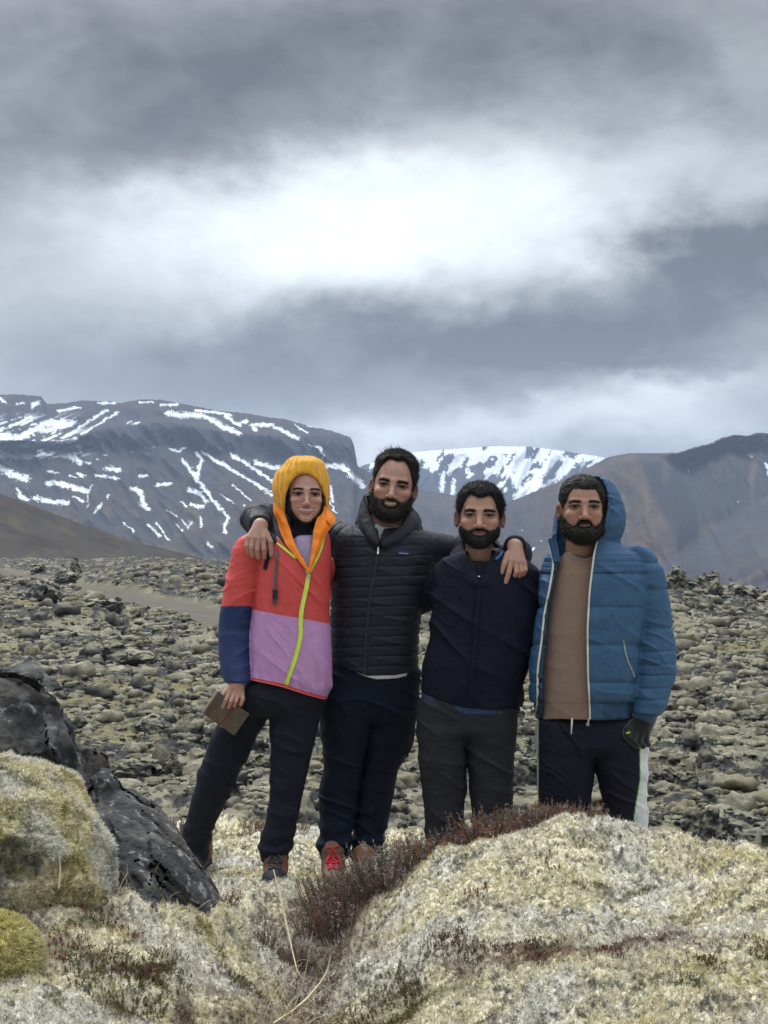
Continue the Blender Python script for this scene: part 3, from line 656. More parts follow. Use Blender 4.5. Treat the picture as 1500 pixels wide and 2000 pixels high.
def thick(G, th):
    """grid (m,n,3) -> closed sheet of thickness th"""
    m, n, _ = G.shape; du = np.gradient(G, axis=0); dv = np.gradient(G, axis=1); nr = np.cross(du, dv); nr /= np.linalg.norm(nr, axis=2)[..., None] + 1e-9
    A = (G + nr * th / 2).reshape(-1, 3); B = (G - nr * th / 2).reshape(-1, 3); ix = np.arange(m * n).reshape(m, n); o = m * n
    Q = [np.stack([ix[:-1, :-1], ix[1:, :-1], ix[1:, 1:], ix[:-1, 1:]], -1).reshape(-1, 4)]; Q.append(Q[0][:, ::-1] + o)
    ring = np.r_[ix[0, :-1], ix[:-1, -1], ix[-1, :0:-1], ix[:0:-1, 0]]; r2 = np.roll(ring, -1)
    Q.append(np.stack([ring, r2, r2 + o, ring + o], 1)[:, ::-1] if False else np.stack([r2, ring, ring + o, r2 + o], 1))
    return np.concatenate([A, B]), np.concatenate(Q)
def sheet(name, lines, th, matl, parent, n=40, m=12, fn=None, color=None):
    """cloth between polylines of world points; fn may move the grid"""
    Ls = [resample(l, n) for l in lines]; G = np.zeros((m, n, 3)); tt = np.linspace(0, len(Ls) - 1, m)
    for i, t in enumerate(tt):
        k = min(int(t), len(Ls) - 2); G[i] = Ls[k] + (Ls[k + 1] - Ls[k]) * (t - k)
    if fn is not None: G = fn(G)
    V, Q = thick(G, th)
    return mk(name, V, Q, matl, parent, col=None if color is None else np.broadcast_to(np.array(color), V.shape))
def on_surf(pts, f, Y0, off): 
    """photo polyline laid on surface f, lifted by off towards the viewer"""
    pts = resample(pts, 60); P = march(f, pts[:, 0], pts[:, 1], Y0); d = P - np.array([0, 0, CZ]); d /= np.linalg.norm(d, axis=1)[:, None]; return P - d * off
def strip(name, pts, width, f, Y0, matl, parent, off=0.003, th=0.003, n=60, color=None):
    P = on_surf(pts, f, Y0, off); P = resample(P, n); t = np.gradient(P, axis=0); t /= np.linalg.norm(t, axis=1)[:, None]
    view = P - np.array([0, 0, CZ]); view /= np.linalg.norm(view, axis=1)[:, None]; sd = np.cross(t, view); sd /= np.linalg.norm(sd, axis=1)[:, None]
    wv = np.broadcast_to(np.atleast_1d(width), (n,)) if np.ndim(width) == 0 else np.interp(np.linspace(0, 1, n), np.linspace(0, 1, len(width)), width)
    G = np.stack([P - sd * wv[:, None] / 2, P, P + sd * wv[:, None] / 2]); G[1] -= view * 0.001
    V, Q = thick(G, th); return mk(name, V, Q, matl, parent, col=None if color is None else np.broadcast_to(np.array(color), V.shape))
def tube(pts, rad, ns=8, n=None):
    P = resample(pts, n) if n else np.asarray(pts, float); rad = np.interp(np.linspace(0, 1, len(P)), np.linspace(0, 1, len(np.atleast_1d(rad))), np.atleast_1d(rad))
    t = np.gradient(P, axis=0); t /= np.linalg.norm(t, axis=1)[:, None] + 1e-12; up = np.array([0.13, 0.3, 0.95]); a = np.cross(t, up); a /= np.linalg.norm(a, axis=1)[:, None] + 1e-9; b = np.cross(t, a)
    an = np.linspace(0, 2 * np.pi, ns, endpoint=False); V = (P[:, None] + rad[:, None, None] * (a[:, None] * np.cos(an)[None, :, None] + b[:, None] * np.sin(an)[None, :, None])).reshape(-1, 3)
    m = len(P); ix = np.arange(m * ns).reshape(m, ns); r = np.roll(ix, -1, 1); Q = np.stack([ix[:-1], r[:-1], r[1:], ix[1:]], -1).reshape(-1, 4)
    return V, Q
def blades(P, D, ln, w, seed=0, bend=0.35, side=None, grav=None):
    """tapered two-segment blades from points P along directions D; arrays of V, tris"""
    rs = np.random.RandomState(seed); n = len(P); D = D / (np.linalg.norm(D, axis=1)[:, None] + 1e-9)
    r = rs.normal(size=(n, 3)); s = np.cross(D, r); s /= np.linalg.norm(s, axis=1)[:, None] + 1e-9
    b2 = np.cross(s, D); bd = b2 * (rs.uniform(-1, 1, n) * bend)[:, None]
    if grav is not None: bd = bd + np.asarray(grav)
    ln = np.broadcast_to(ln, (n,))[:, None]; w = np.broadcast_to(w, (n,))[:, None]
    m = P + D * ln * 0.55 + bd * ln * 0.25; tip = P + D * ln + bd * ln * 0.9
    V = np.stack([P - s * w / 2, P + s * w / 2, m - s * w * 0.38, m + s * w * 0.38, tip], 1).reshape(-1, 3)
    o = np.arange(n)[:, None] * 5
    T = np.concatenate([o + np.array([0, 1, 3]), o + np.array([0, 3, 2]), o + np.array([2, 3, 4])]); return V, T
def pick(V, Q, n, seed, mask=None):
    """n random points on a mesh, by area"""
    rs = np.random.RandomState(seed); a, b, c, d = V[Q[:, 0]], V[Q[:, 1]], V[Q[:, 2]], V[Q[:, -1]]
    ar = np.linalg.norm(np.cross(c - a, d - b), axis=1)
    if mask is not None: ar = ar * mask((a + b + c + d) / 4)
    cum = np.cumsum(ar); i = np.searchsorted(cum, rs.uniform(0, cum[-1], n)); i = np.minimum(i, len(Q) - 1)
    u = rs.uniform(size=(n, 1)); v = rs.uniform(size=(n, 1)); P = (a[i] * (1 - u) + b[i] * u) * (1 - v) + (d[i] * (1 - u) + c[i] * u) * v
    nn = np.cross(c[i] - a[i], d[i] - b[i]); nn /= np.linalg.norm(nn, axis=1)[:, None] + 1e-12; return P, nn
def cat(meshes):
    Vs = []; Fs = []; o = 0
    for V, Q in meshes: Vs.append(V); Fs.append(np.asarray(Q) + o); o += len(V)
    return np.concatenate(Vs), Fs
def quadize(Fs): return Fs
# ================================================================== PEOPLE
M_skin = mat('skin', rough=0.5, var=0.05, vscale=120, bumps=((500, 3, 0.0006),), spec=0.35, sss=0.12)
M_hair = mat('hair', rough=0.65, var=0.3, vscale=150, spec=0.25)
M_eye = mat('eye', rough=0.35, spec=0.2)
M_teeth = mat('teeth', color=(0.72, 0.68, 0.61), rough=0.4)
M_nylon = mat('nylon_shell', rough=0.55, var=0.07, vscale=30, bumps=((30, 4, 0.002), (9, 3, 0.006)), spec=0.3)
M_black = mat('dark_cloth', rough=0.8, var=0.15, vscale=25, bumps=((16, 5, 0.008), (45, 4, 0.003)), spec=0.16)
M_down = mat('quilted_down', rough=0.6, var=0.12, vscale=25, bumps=((24, 5, 0.007), (70, 3, 0.002)), spec=0.22)
M_knit = mat('wool_knit', rough=0.95, var=0.15, vscale=180, bumps=((300, 4, 0.002),), spec=0.1, sheen=0.4)
M_leather = mat('leather', rough=0.6, var=0.25, vscale=25, bumps=((70, 5, 0.001),))
M_plain = mat('trim', rough=0.6, var=0.05, vscale=40)
M_metal = mat('metal', color=(0.55, 0.55, 0.56), rough=0.35, metal=0.9)

class Frame:
    def __init__(s, c, roll=0, yaw=0, pitch=0, sc=1.0):
        s.c = np.array(c, float); s.sc = sc
        s.R = np.array((Matrix.Rotation(math.radians(yaw), 3, 'Z') @ Matrix.Rotation(math.radians(roll), 3, 'Y') @ Matrix.Rotation(math.radians(pitch), 3, 'X')))
    def loc(s, P): return (P - s.c) @ s.R / s.sc
    def wld(s, P): return np.asarray(P) * s.sc @ s.R.T + s.c

def head_fields(p):
    """p: face parameters. Local frame: x to the viewer's right, -y out of the face, z up, origin between the ears at eye level."""
    fw = p.get('fw', 1.0); smile = p.get('smile', 0.0); mz = -0.068 + p.get('mz', 0); eo = p.get('eye', 0.0046); jw = p.get('jaw', 1.0); mo = p.get('open', 0.0); nz = p.get('nose', 1.0)
    EX = 0.0335 * fw; CV = smile * p.get('cv', 0.009)
    def lips(P, up):
        X = P[:, 0]; c = CV * (X / 0.026) ** 2; Yc = -0.0905 + 0.35 * (np.abs(X) / 0.028) ** 2 * 0.022
        dz = 0.0045 + mo * 0.5 if up else -0.0055 - mo * 0.5
        lip = 0.0042 if up else 0.0056
        hw = 0.0255 + smile * 0.004 + p.get('mw', 0)
        w = np.sqrt(np.clip(1 - (X / hw) ** 2, 0, 1)); q = np.stack([np.maximum(np.abs(X) - hw * 0.8, 0), P[:, 1] - Yc, (P[:, 2] - mz - c - dz * (0.35 + 0.65 * w)) * 1.15], 1)
        return np.linalg.norm(q, axis=1) - lip * (0.35 + 0.65 * w)
    def base(P):
        d = ell(P, (0, 0.012, 0.030), (0.0755 * fw, 0.096, 0.086))
        d = smin(d, ell(P, (0, -0.030, -0.020), (0.063 * fw, 0.056, 0.080)), 0.02)
        d = smin(d, ell(P, (0, -0.032, -0.070), (0.054 * fw * jw, 0.052, 0.040)), 0.02)
        ax = np.abs(P[:, 0]); PA = np.stack([ax, P[:, 1], P[:, 2]], 1)
        d = smin(d, ell(PA, (0.050 * fw * jw, -0.004, -0.058), (0.020, 0.034, 0.030)), 0.022)
        d = smin(d, ell(P, (0, -0.072, -0.100), (0.024 * jw, 0.018, 0.015)), 0.018)
        d = smin(d, ell(PA, (0.041 * fw, -0.062, -0.031 + 0.004 * smile), (0.023, 0.021 + 0.004 * smile, 0.018)), 0.014)
        d = smin(d, ell(PA, (0.034 * fw, -0.050, -0.055), (0.027 * p.get('chk', 1.0), 0.029, 0.028)), 0.016)
        d = smin(d, cone(PA, (0.0, -0.083, 0.017), (0.040 * fw, -0.070, 0.020), 0.0085, 0.0075), 0.012)
        return d, PA
    def skin(P):
        d, PA = base(P)
        d = smax(d, -ell(PA, (EX, -0.100, 0.001), (0.019, 0.021, 0.0125)), 0.010)
        # lids
        lid = ell(PA, (EX, -0.0715, 0.0), (0.0172, 0.0158, 0.0145))
        d = smin(d, lid, 0.004)
        sl = ell(PA, (EX, -0.092, -0.0008), (0.0150, 0.022, eo)); d = smax(d, -sl, 0.0012)
        # nose
        n = chain(P, [(0, -0.084, 0.010), (0, -0.098, -0.020), (0, -0.1085 - 0.002 * nz, -0.038)], [0.0075, 0.0088 * nz, 0.0108 * nz], 0.004)
        d = smin(d, n, 0.013); d = smin(d, ell(PA, (0.0125 * nz, -0.096, -0.0425), (0.0085 * nz, 0.0105, 0.0078)), 0.005)
        d = smax(d, -ell(PA, (0.0065, -0.104, -0.0515), (0.0038, 0.006, 0.0035)), 0.002)
        # cheeks folding in a smile
        if smile > 0.3:
            fo = cone(PA, (0.019, -0.098, -0.044), (0.036, -0.082, mz + 0.004), 0.0025, 0.0025); d = smax(d, -fo, 0.004)
        if mo > 0:
            hw = 0.024 + 0.004 * smile + p.get('mw', 0); X = P[:, 0]; c = CV * (X / 0.026) ** 2; w = np.sqrt(np.clip(1 - (X / hw) ** 2, 0, 1))
            cut = np.maximum(np.abs(P[:, 2] - mz - c) - mo * w, np.abs(X) - hw); cut = np.maximum(cut, np.abs(P[:, 1] + 0.095) - 0.016); d = smax(d, -cut, 0.002)
        else:
            X = P[:, 0]; c = CV * (X / 0.026) ** 2; gr = np.sqrt((P[:, 2] - mz - c) ** 2 + np.maximum(np.abs(X) - 0.024, 0) ** 2 + (P[:, 1] + 0.094) ** 2 * 0.25) - 0.0022; d = smax(d, -gr, 0.0025)
        d = smin(d, lips(P, True), 0.0028); d = smin(d, lips(P, False), 0.0028)
        # ears
        E = PA - np.array([0.0775 * fw, 0.010, -0.018]); ca, sa = math.cos(0.45), math.sin(0.45)
        E = np.stack([E[:, 0] * ca - E[:, 1] * sa, E[:, 0] * sa + E[:, 1] * ca, E[:, 2]], 1)
        e = ell(E, (0, 0.004, 0), (0.0080, 0.020, 0.033)); e = smax(e, -ell(E, (0.006, 0.0, 0.003), (0.006, 0.012, 0.020)), 0.003); d = smin(d, e, 0.012)
        return d
    def hairline(P):
        th = np.arctan2(np.abs(P[:, 0]), -P[:, 1] + 0.005); q = p.get('hl', [(0, 0.066), (0.4, 0.066), (0.62, 0.056), (0.78, 0.026), (0.95, 0.012), (1.12, -0.012), (1.35, -0.022), (1.50, 0.010), (2.0, 0.012), (2.4, -0.050), (3.2, -0.085)])
        q = np.array(q); return np.interp(th, q[:, 0], q[:, 1])
    def hair(P):
        d = base(P)[0]; g = P[:, 2] - hairline(P); t = p.get('hair', 0.010) * sstep(g, -0.002, 0.024) + p.get('top', 0.006) * sstep(P[:, 2], 0.05, 0.10) * sstep(g, 0.0, 0.018) - 0.004 * (1 - sstep(g, -0.004, 0.002)) - 0.001
        nz_ = 0.0022 * gn3(P * np.array([120, 50, 120]), 7) + 0.0045 * gn3(P * 32, 8); return d - t - nz_ * sstep(g, 0, 0.01)
    def bline(P):
        ax = np.abs(P[:, 0]) / fw; q = np.array(p.get('bl', [(0, -0.0485), (0.014, -0.0485), (0.026, -0.053), (0.036, -0.058), (0.046, -0.053), (0.056, -0.046), (0.064, -0.038), (0.070, -0.018), (0.076, 0.012)])); return np.interp(ax, q[:, 0], q[:, 1])
    def bmask(P):
        g = bline(P) - P[:, 2]; g = np.minimum(g, (0.020 - P[:, 1]) * 0.8)
        c = CV * (P[:, 0] / 0.026) ** 2; le = np.sqrt((P[:, 0] / 0.0225) ** 2 + ((P[:, 2] - mz - c + 0.0030) / (0.0052 + mo * 1.0)) ** 2) - 1
        return np.minimum(g, le * 0.010)
    def beard(P):
        d = base(P)[0]; tb = p.get('beard', 0.010); g = bmask(P)
        low = sstep(-P[:, 2], 0.055, 0.105); t = tb * sstep(g, -0.001, 0.013) * (0.32 + 0.9 * low * sstep(-P[:, 1], 0.0, 0.06)) + 0.003 * sstep(g, 0, .004) * sstep(-P[:, 1], 0.07, 0.09) - 0.004 * (1 - sstep(g, -0.003, 0.001)) - 0.0008
        nz_ = 0.0018 * gn3(P * 110, 17) + 0.0016 * gn3(P * 45, 18); return smax(d - t - nz_ * sstep(g, 0, 0.008), -(P[:, 2] + p.get('bclip', 0.135)), 0.014)
    return dict(skin=skin, hair=hair, beard=beard, bmask=bmask, hairline=hairline, base=lambda P: base(P)[0], EX=EX, mz=mz, CV=CV, smile=smile, mo=mo, p=p)

def skin_color(Pl, hf, tone):
    tone = np.array(tone); c = np.broadcast_to(tone, (len(Pl), 3)).copy(); ax = np.abs(Pl[:, 0])
    red = np.exp(-((ax - 0.04) / 0.018) ** 2 - ((Pl[:, 2] + 0.035) / 0.02) ** 2) + 0.9 * np.exp(-(Pl[:, 0] / 0.014) ** 2 - ((Pl[:, 2] + 0.038) / 0.014) ** 2) + (ax > 0.068) * 0.8
    c = mixc(c, tone * np.array([1.08, 0.80, 0.76]), np.clip(red, 0, 1) * 0.55)
    sock_shade = np.exp(-((ax - hf['EX']) / 0.018) ** 2 - ((Pl[:, 2] + 0.001) / 0.011) ** 2) * (Pl[:, 1] < -0.05); c = mixc(c, tone * np.array([0.55, 0.46, 0.46]), np.clip(sock_shade, 0, 1) * 0.85)  # socket and lid shade painted into the skin colour
    X = Pl[:, 0]; cc = hf['CV'] * (X / 0.026) ** 2; hw = 0.0265 + hf['smile'] * 0.003 + hf['p'].get('mw', 0)
    lp = np.sqrt((X / hw) ** 2 + ((Pl[:, 2] - hf['mz'] - cc + 0.0007) / (0.0095 + hf['mo'] * 0.7)) ** 2); lm = (1 - sstep(lp, 0.8, 1.05)) * (Pl[:, 1] < -0.06)
    c = mixc(c, np.array(hf['p'].get('lip', (0.36, 0.13, 0.115))), lm * 0.85)
    if hf['mo'] > 0: c = mixc(c, np.array([0.05, 0.015, 0.015]), ((np.abs(Pl[:, 2] - hf['mz'] - cc) < hf['mo'] * 1.0) & (ax < hw * .8) & (Pl[:, 1] > -0.0865) & (Pl[:, 1] < -0.05)).astype(float))
    ep = np.sqrt(((ax - hf['EX']) / 0.0165) ** 2 + ((Pl[:, 2] + 0.0008) / (hf['p'].get('eye', 0.0046) + 0.0016)) ** 2); c = mixc(c, np.array([0.025, 0.015, 0.012]), 0.9 * (1 - sstep(np.abs(ep - 1.0), 0.15, 0.48)) * (Pl[:, 1] < -0.05) * np.where(Pl[:, 2] > -0.0015, 1.0, 0.35))
    eb = np.exp(-(np.maximum(0, np.abs(ax - 0.033) - 0.013) / 0.005) ** 2 - ((Pl[:, 2] - 0.0195 - hf['p'].get('ebz', 0) + 7.5 * (ax - 0.032) ** 2) / hf['p'].get('ebt', 0.004)) ** 2) * (Pl[:, 1] < -0.04)
    c = mixc(c, np.array([0.03, 0.02, 0.016]), np.clip(eb * 1.1, 0, 0.8))
    if hf['p'].get('beard'):
        bm = sstep(hf['bmask'](Pl) + .003 * gn3(Pl * 160, 3), -0.009, 0.005) * (Pl[:, 2] > -0.13); c = mixc(c, tone * 0.35, bm * 0.8)
    if hf['p'].get('hair'):
        hm = sstep(Pl[:, 2] - hf['hairline'](Pl), 0.001, 0.010); c = mixc(c, tone * 0.25, hm * 0.85)
    return c

def build_head(fr, hf, tone, parent, lo=(-0.11, -0.14, -0.145), hi=(0.11, 0.125, 0.135), h=0.0016, neck=None):
    """returns skin mesh of the head (for the body mesh) and adds eyes, teeth, hair and beard as children"""
    def f(P):
        d = hf['skin'](P)
        if neck is not None: d = smin(d, cone(P, neck[0], neck[1], neck[2], neck[3]), 0.016)
        return d
    lo2 = list(lo); 
    if neck is not None: lo2[2] = min(lo2[2], neck[1][2] - neck[3])
    V, Q = surf(f, lo2, hi, h); c = skin_color(V, hf, tone); Vw = fr.wld(V)
    # eyes
    for sx in (-1, 1):
        uu, vv = np.meshgrid(np.linspace(0, 2 * np.pi, 24, endpoint=False), np.linspace(0, np.pi, 17)); r = 0.0138
        S = np.stack([r * np.sin(vv) * np.cos(uu), -r * np.cos(vv), r * np.sin(vv) * np.sin(uu)], -1).reshape(-1, 3)
        ang = vv.ravel(); ec = np.where(ang[:, None] < 0.25, np.array([[0.004, 0.004, 0.004]]), np.where(ang[:, None] < 0.68, np.array([hf['p'].get('iris', (0.02, 0.011, 0.007))]), np.array([[0.15, 0.135, 0.125]])))
        ix = np.arange(17 * 24).reshape(17, 24); r1 = np.roll(ix, -1, 1); Qe = np.stack([ix[:-1], r1[:-1], r1[1:], ix[1:]], -1).reshape(-1, 4)
        mk('eye', fr.wld(S + np.array([sx * hf['EX'], -0.0718, 0.0])), Qe, M_eye, parent, col=ec)
    if hf['mo'] > 0:
        xx, zz = np.meshgrid(np.linspace(-0.0235 - hf['p'].get('mw', 0), 0.0235 + hf['p'].get('mw', 0), 40), np.linspace(-1, 1, 7)); cc = hf['CV'] * (xx / 0.026) ** 2
        zz2 = hf['mz'] + cc + 0.0022 + zz * 0.0052; yy = -0.0865 + 0.30 * (xx / 0.028) ** 2 * 0.022 + 0.0007 * np.abs(np.sin(xx * 420)); G = np.stack([xx, yy, zz2], -1); Vt, Qt = thick(G, 0.003)
        mk('teeth', fr.wld(Vt), Qt, M_teeth, parent)
    col = hf['p'].get('haircol', (0.018, 0.013, 0.010))
    if hf['p'].get('hair'):
        f2 = lambda P: hf['hair'](P); Vh, Qh = surf(lambda P: smax(f2(P), -(hf['base'](P) + 0.006), 0.002), (-0.12, -0.13, -0.10), (0.12, 0.135, 0.155), 0.0024)
        Pp, nn = pick(Vh, Qh, hf['p'].get('nh', 12000), 3, lambda C: (C[:, 2] > hf['hairline'](C) + 0.001) & (hf['hair'](C) > -0.003))
        cd = hf['p'].get('comb', (0.2, -0.5, 0.25)); D = nn * 0.55 + np.array(cd) + np.random.RandomState(5).normal(0, 0.42, nn.shape)
        B, T = blades(Pp - nn * 0.002, D, np.random.RandomState(6).uniform(0.006, hf['p'].get('hl_len', 0.014), len(Pp)), 0.0010, 4, grav=(0, 0, -0.25))
        if hf['p'].get('wisps'):
            rs = np.random.RandomState(8); n = hf['p']['wisps']; a = np.stack([rs.normal(-0.025, 0.025, n), rs.normal(-0.03, 0.03, n), np.full(n, 0.16)], 1)
            for _ in range(40): a[:, 2] -= hf['hair'](a) * .8
            B2, T2 = blades(a, np.array([(-0.6, 0.1, 0.55)]) + rs.normal(0, .35, (n, 3)), rs.uniform(.012, .034, n), 0.0010, 6, bend=1.2); T = np.concatenate([T, T2 + len(B)]); B = np.concatenate([B, B2])
        VV, FF = cat([(Vh, Qh), (B, T)]); rv = np.ones(len(VV)); rv[len(Vh):] = np.repeat(np.random.RandomState(8).uniform(.5, 2.0, len(B) // 5), 5); mk('hair', fr.wld(VV), FF, M_hair, parent, col=np.array(col) * rv[:, None])
    if hf['p'].get('beard'):
        Vb, Qb = surf(lambda P: smax(hf['beard'](P), -(hf['base'](P) + 0.006), 0.002), (-0.1, -0.14, -0.16), (0.1, 0.05, 0.03), 0.002)
        Pp, nn = pick(Vb, Qb, 8000, 9, lambda C: (hf['bmask'](C) > 0.0) & (hf['base'](C) > 0.0005) )
        D = nn * 0.7 + np.array([0, 0, -0.8]) + np.random.RandomState(15).normal(0, 0.3, nn.shape)
        B, T = blades(Pp - nn * 0.002, D, np.random.RandomState(16).uniform(0.004, 0.004 + hf['p']['beard'] * 0.7, len(Pp)), 0.0010, 14)
        VV, FF = cat([(Vb, Qb), (B, T)]); rv = np.ones(len(VV)); rv[len(Vb):] = np.repeat(np.random.RandomState(8).uniform(.5, 1.6, len(B) // 5), 5); mk('beard', fr.wld(VV), FF, M_hair, parent, col=np.array(col) * rv[:, None])
    # eyebrows
    rs = np.random.RandomState(21); n = 620; sg = np.where(rs.uniform(size=n) < 0.5, -1, 1); ax = rs.uniform(0.012, 0.050, n) * hf['p'].get('fw', 1); zc = 0.0195 + hf['p'].get('ebz', 0) - 7.5 * (ax - 0.032) ** 2 + rs.normal(0, hf['p'].get('ebt', 0.004) * 0.55, n)
    Pe = np.stack([sg * ax, np.full(n, -0.13), zc], 1)
    for _ in range(40): Pe[:, 1] += hf['skin'](Pe) * 0.8
    D = np.stack([sg * 0.9, np.full(n, -0.25), 0.35 - 12 * (ax - 0.02)], 1) + rs.normal(0, 0.15, (n, 3)); B, T = blades(Pe + np.array([0, 0.0005, 0]), D, rs.uniform(0.004, 0.008, n), 0.0011, 22)
    for q in (-1, 1):
        w = np.repeat(sg == q, 5); B2 = B[w]; m_ = len(B2) // 5; o5 = np.arange(m_)[:, None] * 5
        mk('eyebrow', fr.wld(B2), np.concatenate([o5 + np.array([0, 1, 3]), o5 + np.array([0, 3, 2]), o5 + np.array([2, 3, 4])]), M_hair, parent, col=np.broadcast_to(np.array(col), B2.shape))
    return Vw, Q, c

def hand_field(palm, fingers):
    """palm: list of (a,b,ra,rb) cones; fingers: list of (points, radii)"""
    def f(P):
        d = None
        for (a, b, ra, rb) in palm:
            e = cone(P, a, b, ra, rb); d = e if d is None else smin(d, e, 0.012)
        fd = None
        for pts, rad in fingers:
            e = chain(P, pts, rad, 0.002); fd = e if fd is None else np.minimum(fd, e)
        return smin(d, fd, 0.006)
    return f
def bounds(pts, m=0.05):
    A = np.array(pts); return A.min(0) - m, A.max(0) + m
def hand_mesh(palm, fingers, tone, h=0.0016):
    pts = [p for a, b, _, _ in palm for p in (a, b)] + [p for fp, _ in fingers for p in fp]; lo, hi = bounds(pts, 0.045)
    V, Q = surf(hand_field(palm, fingers), lo, hi, h); c = np.broadcast_to(np.array(tone), V.shape).copy()
    for fp, rad in fingers:      # knuckles and nails
        for q in fp[1:-1]: c = mixc(c, np.array(tone) * np.array([1.05, 0.78, 0.72]), 0.5 * np.exp(-(np.linalg.norm(V - np.array(q), axis=1) / 0.010) ** 2))
        a, b = np.array(fp[-2]), np.array(fp[-1]); t = (b - a) / np.linalg.norm(b - a); nail = b + t * rad[-1] * 0.3 + np.array([0, -rad[-1] * 0.8, 0])
        c = mixc(c, np.array(tone) * np.array([1.15, 0.95, 0.93]), 0.8 * (1 - sstep(np.linalg.norm(V - nail, axis=1), 0.005, 0.0065)))
    return V, Q, c

def folds(P, seed, amp=0.006, sc=(9, 9, 5), slant=0.6):
    """cloth creases: ridged noise drawn out along a slant"""
    ca, sa = math.cos(slant), math.sin(slant); fa = max(sc) * 1.25; Q = np.stack([(P[:, 2] * ca + P[:, 0] * sa) * fa, P[:, 1] * 3.0, (P[:, 0] * ca - P[:, 2] * sa) * fa * 0.26], 1)
    w = Q + 0.35 * gn3(Q * 0.7, seed + 5)[:, None]
    r = 1 - np.abs(gn3(w, seed)) * 2.2; r2 = 1 - np.abs(gn3(w * 2.1 + 7, seed + 1)) * 2.2
    m = 0.5 + 0.9 * gn3(P * 5.0, seed + 9); return amp * np.clip(m, 0.15, 1.2) * (np.clip(r, 0, 1) ** 3 * 1.2 + 0.30 * np.clip(r2, 0, 1) ** 3 - 0.25)
def baffles(t, seams, amp, p=3):
    """puffed tubes between stitched seams (sorted values of t)"""
    s = np.asarray(seams, float); i = np.clip(np.searchsorted(s, t) - 1, 0, len(s) - 2); u = np.clip((t - s[i]) / (s[i + 1] - s[i]), 0, 1)
    return amp * (1 - np.abs(2 * u - 1) ** p) - amp * 0.6

def person(loc, label, catg='person'):
    e = empty('person', loc); tag(e, label, catg, 'friends standing arm in arm'); return e
def body_mesh(parent, parts, torso, h=0.009):
    """one skin mesh: head and hands in fine cells, the covered torso and limbs in coarse ones"""
    lo, hi = torso[1]; Vt, Qt = surf(torso[0], lo, hi, h); tone = torso[2]
    Vs = [(Vt, Qt)] + [(a, b) for a, b, _ in parts]; C = np.concatenate([np.broadcast_to(np.array(tone), Vt.shape)] + [c for _, _, c in parts])
    V, Fs = cat(Vs); mk('body', V, Fs, M_skin, parent, col=C)
def limb_body(Y0, segs):
    """segs: lists of (px,py,dy,r) joint chains"""
    chains = [([W(a, b, Y0 + c) for a, b, c, r in s], [r for *_, r in s]) for s in segs]
    def f(P):
        d = None
        for p, r in chains:
            e = chain(P, p, r, 0.01); d = e if d is None else smin(d, e, 0.03)
        return d
    allp = [q for p, _ in chains for q in p]; return f, bounds(allp, 0.16)
def boot(px, py, Y, parent, yaw=0, up=(0.20, 0.085, 0.04), toe=(0.035, 0.035, 0.04), lace=(0.5, 0.02, 0.03), L_=0.285, w=0.052, hgt=0.125):
    c = W(px, py, Y); c[2] += 0.0; fr = Frame(c, yaw=yaw)
    def up_f(P):
        d = ell(P, (0, 0.02, 0.052), (w * 0.92, 0.085, 0.055)); d = smin(d, ell(P, (0, -0.085, 0.040), (w, 0.085, 0.040)), 0.03); d = smin(d, cone(P, (0, 0.045, 0.05), (0, 0.05, hgt), 0.043, 0.050), 0.03)
        return smax(d, -(P[:, 2] - 0.014), 0.004)
    def sole_f(P):
        a = ell(np.stack([P[:, 0], P[:, 1], P[:, 2] * 0 + 0.0], 1), (0, -0.08, 0), (w * 1.10, 0.098, 9)); b = ell(np.stack([P[:, 0], P[:, 1], P[:, 2] * 0], 1), (0, 0.035, 0), (w * 0.95, 0.075, 9)); d = smin(a, b, 0.03)
        gr = 0.004 * (np.sin(P[:, 1] * 330) > 0); return smax(d + gr * (P[:, 2] < 0.012), np.abs(P[:, 2] - 0.011) - 0.013, 0.004)
    root = empty('hiking_boot', tuple(c)); root.parent = parent; root.matrix_parent_inverse = Matrix.Translation(parent.location).inverted()
    V, Q = surf(up_f, (-0.09, -0.2, -0.01), (0.09, 0.13, hgt + 0.06), 0.003); cc = np.where(((V[:, 1] < -0.085) | (V[:, 2] < 0.028))[:, None], np.array([toe]), np.array([up]))
    def mkw(n, V, Q, m, col=None):
        return mk(n, fr.wld(V), Q, m, root, col=col)
    mkw('upper', V, Q, M_leather, cc); V, Q = surf(sole_f, (-0.09, -0.21, -0.02), (0.09, 0.14, 0.05), 0.003); mkw('sole', V, Q, M_leather, np.broadcast_to(np.array([0.03, 0.03, 0.033]), V.shape))
    ms = []
    for k in range(5):
        y0 = -0.095 + k * 0.024; pts = []
        for t in np.linspace(-1, 1, 9): pts.append((t * 0.026, y0 + t * 0.010 * (1 if k % 2 else -1), 0.2))
        pts = np.array(pts)
        for _ in range(40): pts[:, 2] -= up_f(pts) * 0.8
        pts[:, 2] += 0.003; ms.append(tube(pts, 0.0042, 6)); p2 = pts.copy(); p2[:, 1] = y0 - (p2[:, 1] - y0)
        p2[:, 2] = 0.2
        for _ in range(40): p2[:, 2] -= up_f(p2) * 0.8
        p2[:, 2] += 0.005; ms.append(tube(p2, 0.0042, 6))
    for s in (-1, 1):
        ms.append(tube([(0, 0.0, 0.105), (s * 0.02, -0.03, 0.118), (s * 0.034, -0.055, 0.09), (s * 0.012, -0.04, 0.098), (0, 0, 0.105)], 0.004, 6, 24)); ms.append(tube([(0, -0.01, 0.105), (s * 0.012, -0.05, 0.085), (s * 0.022, -0.085, 0.062)], 0.0035, 6, 14))
    V, Fs = cat(ms); mkw('laces', V, Fs, M_plain, np.broadcast_to(np.array(lace), V.shape))
    return root
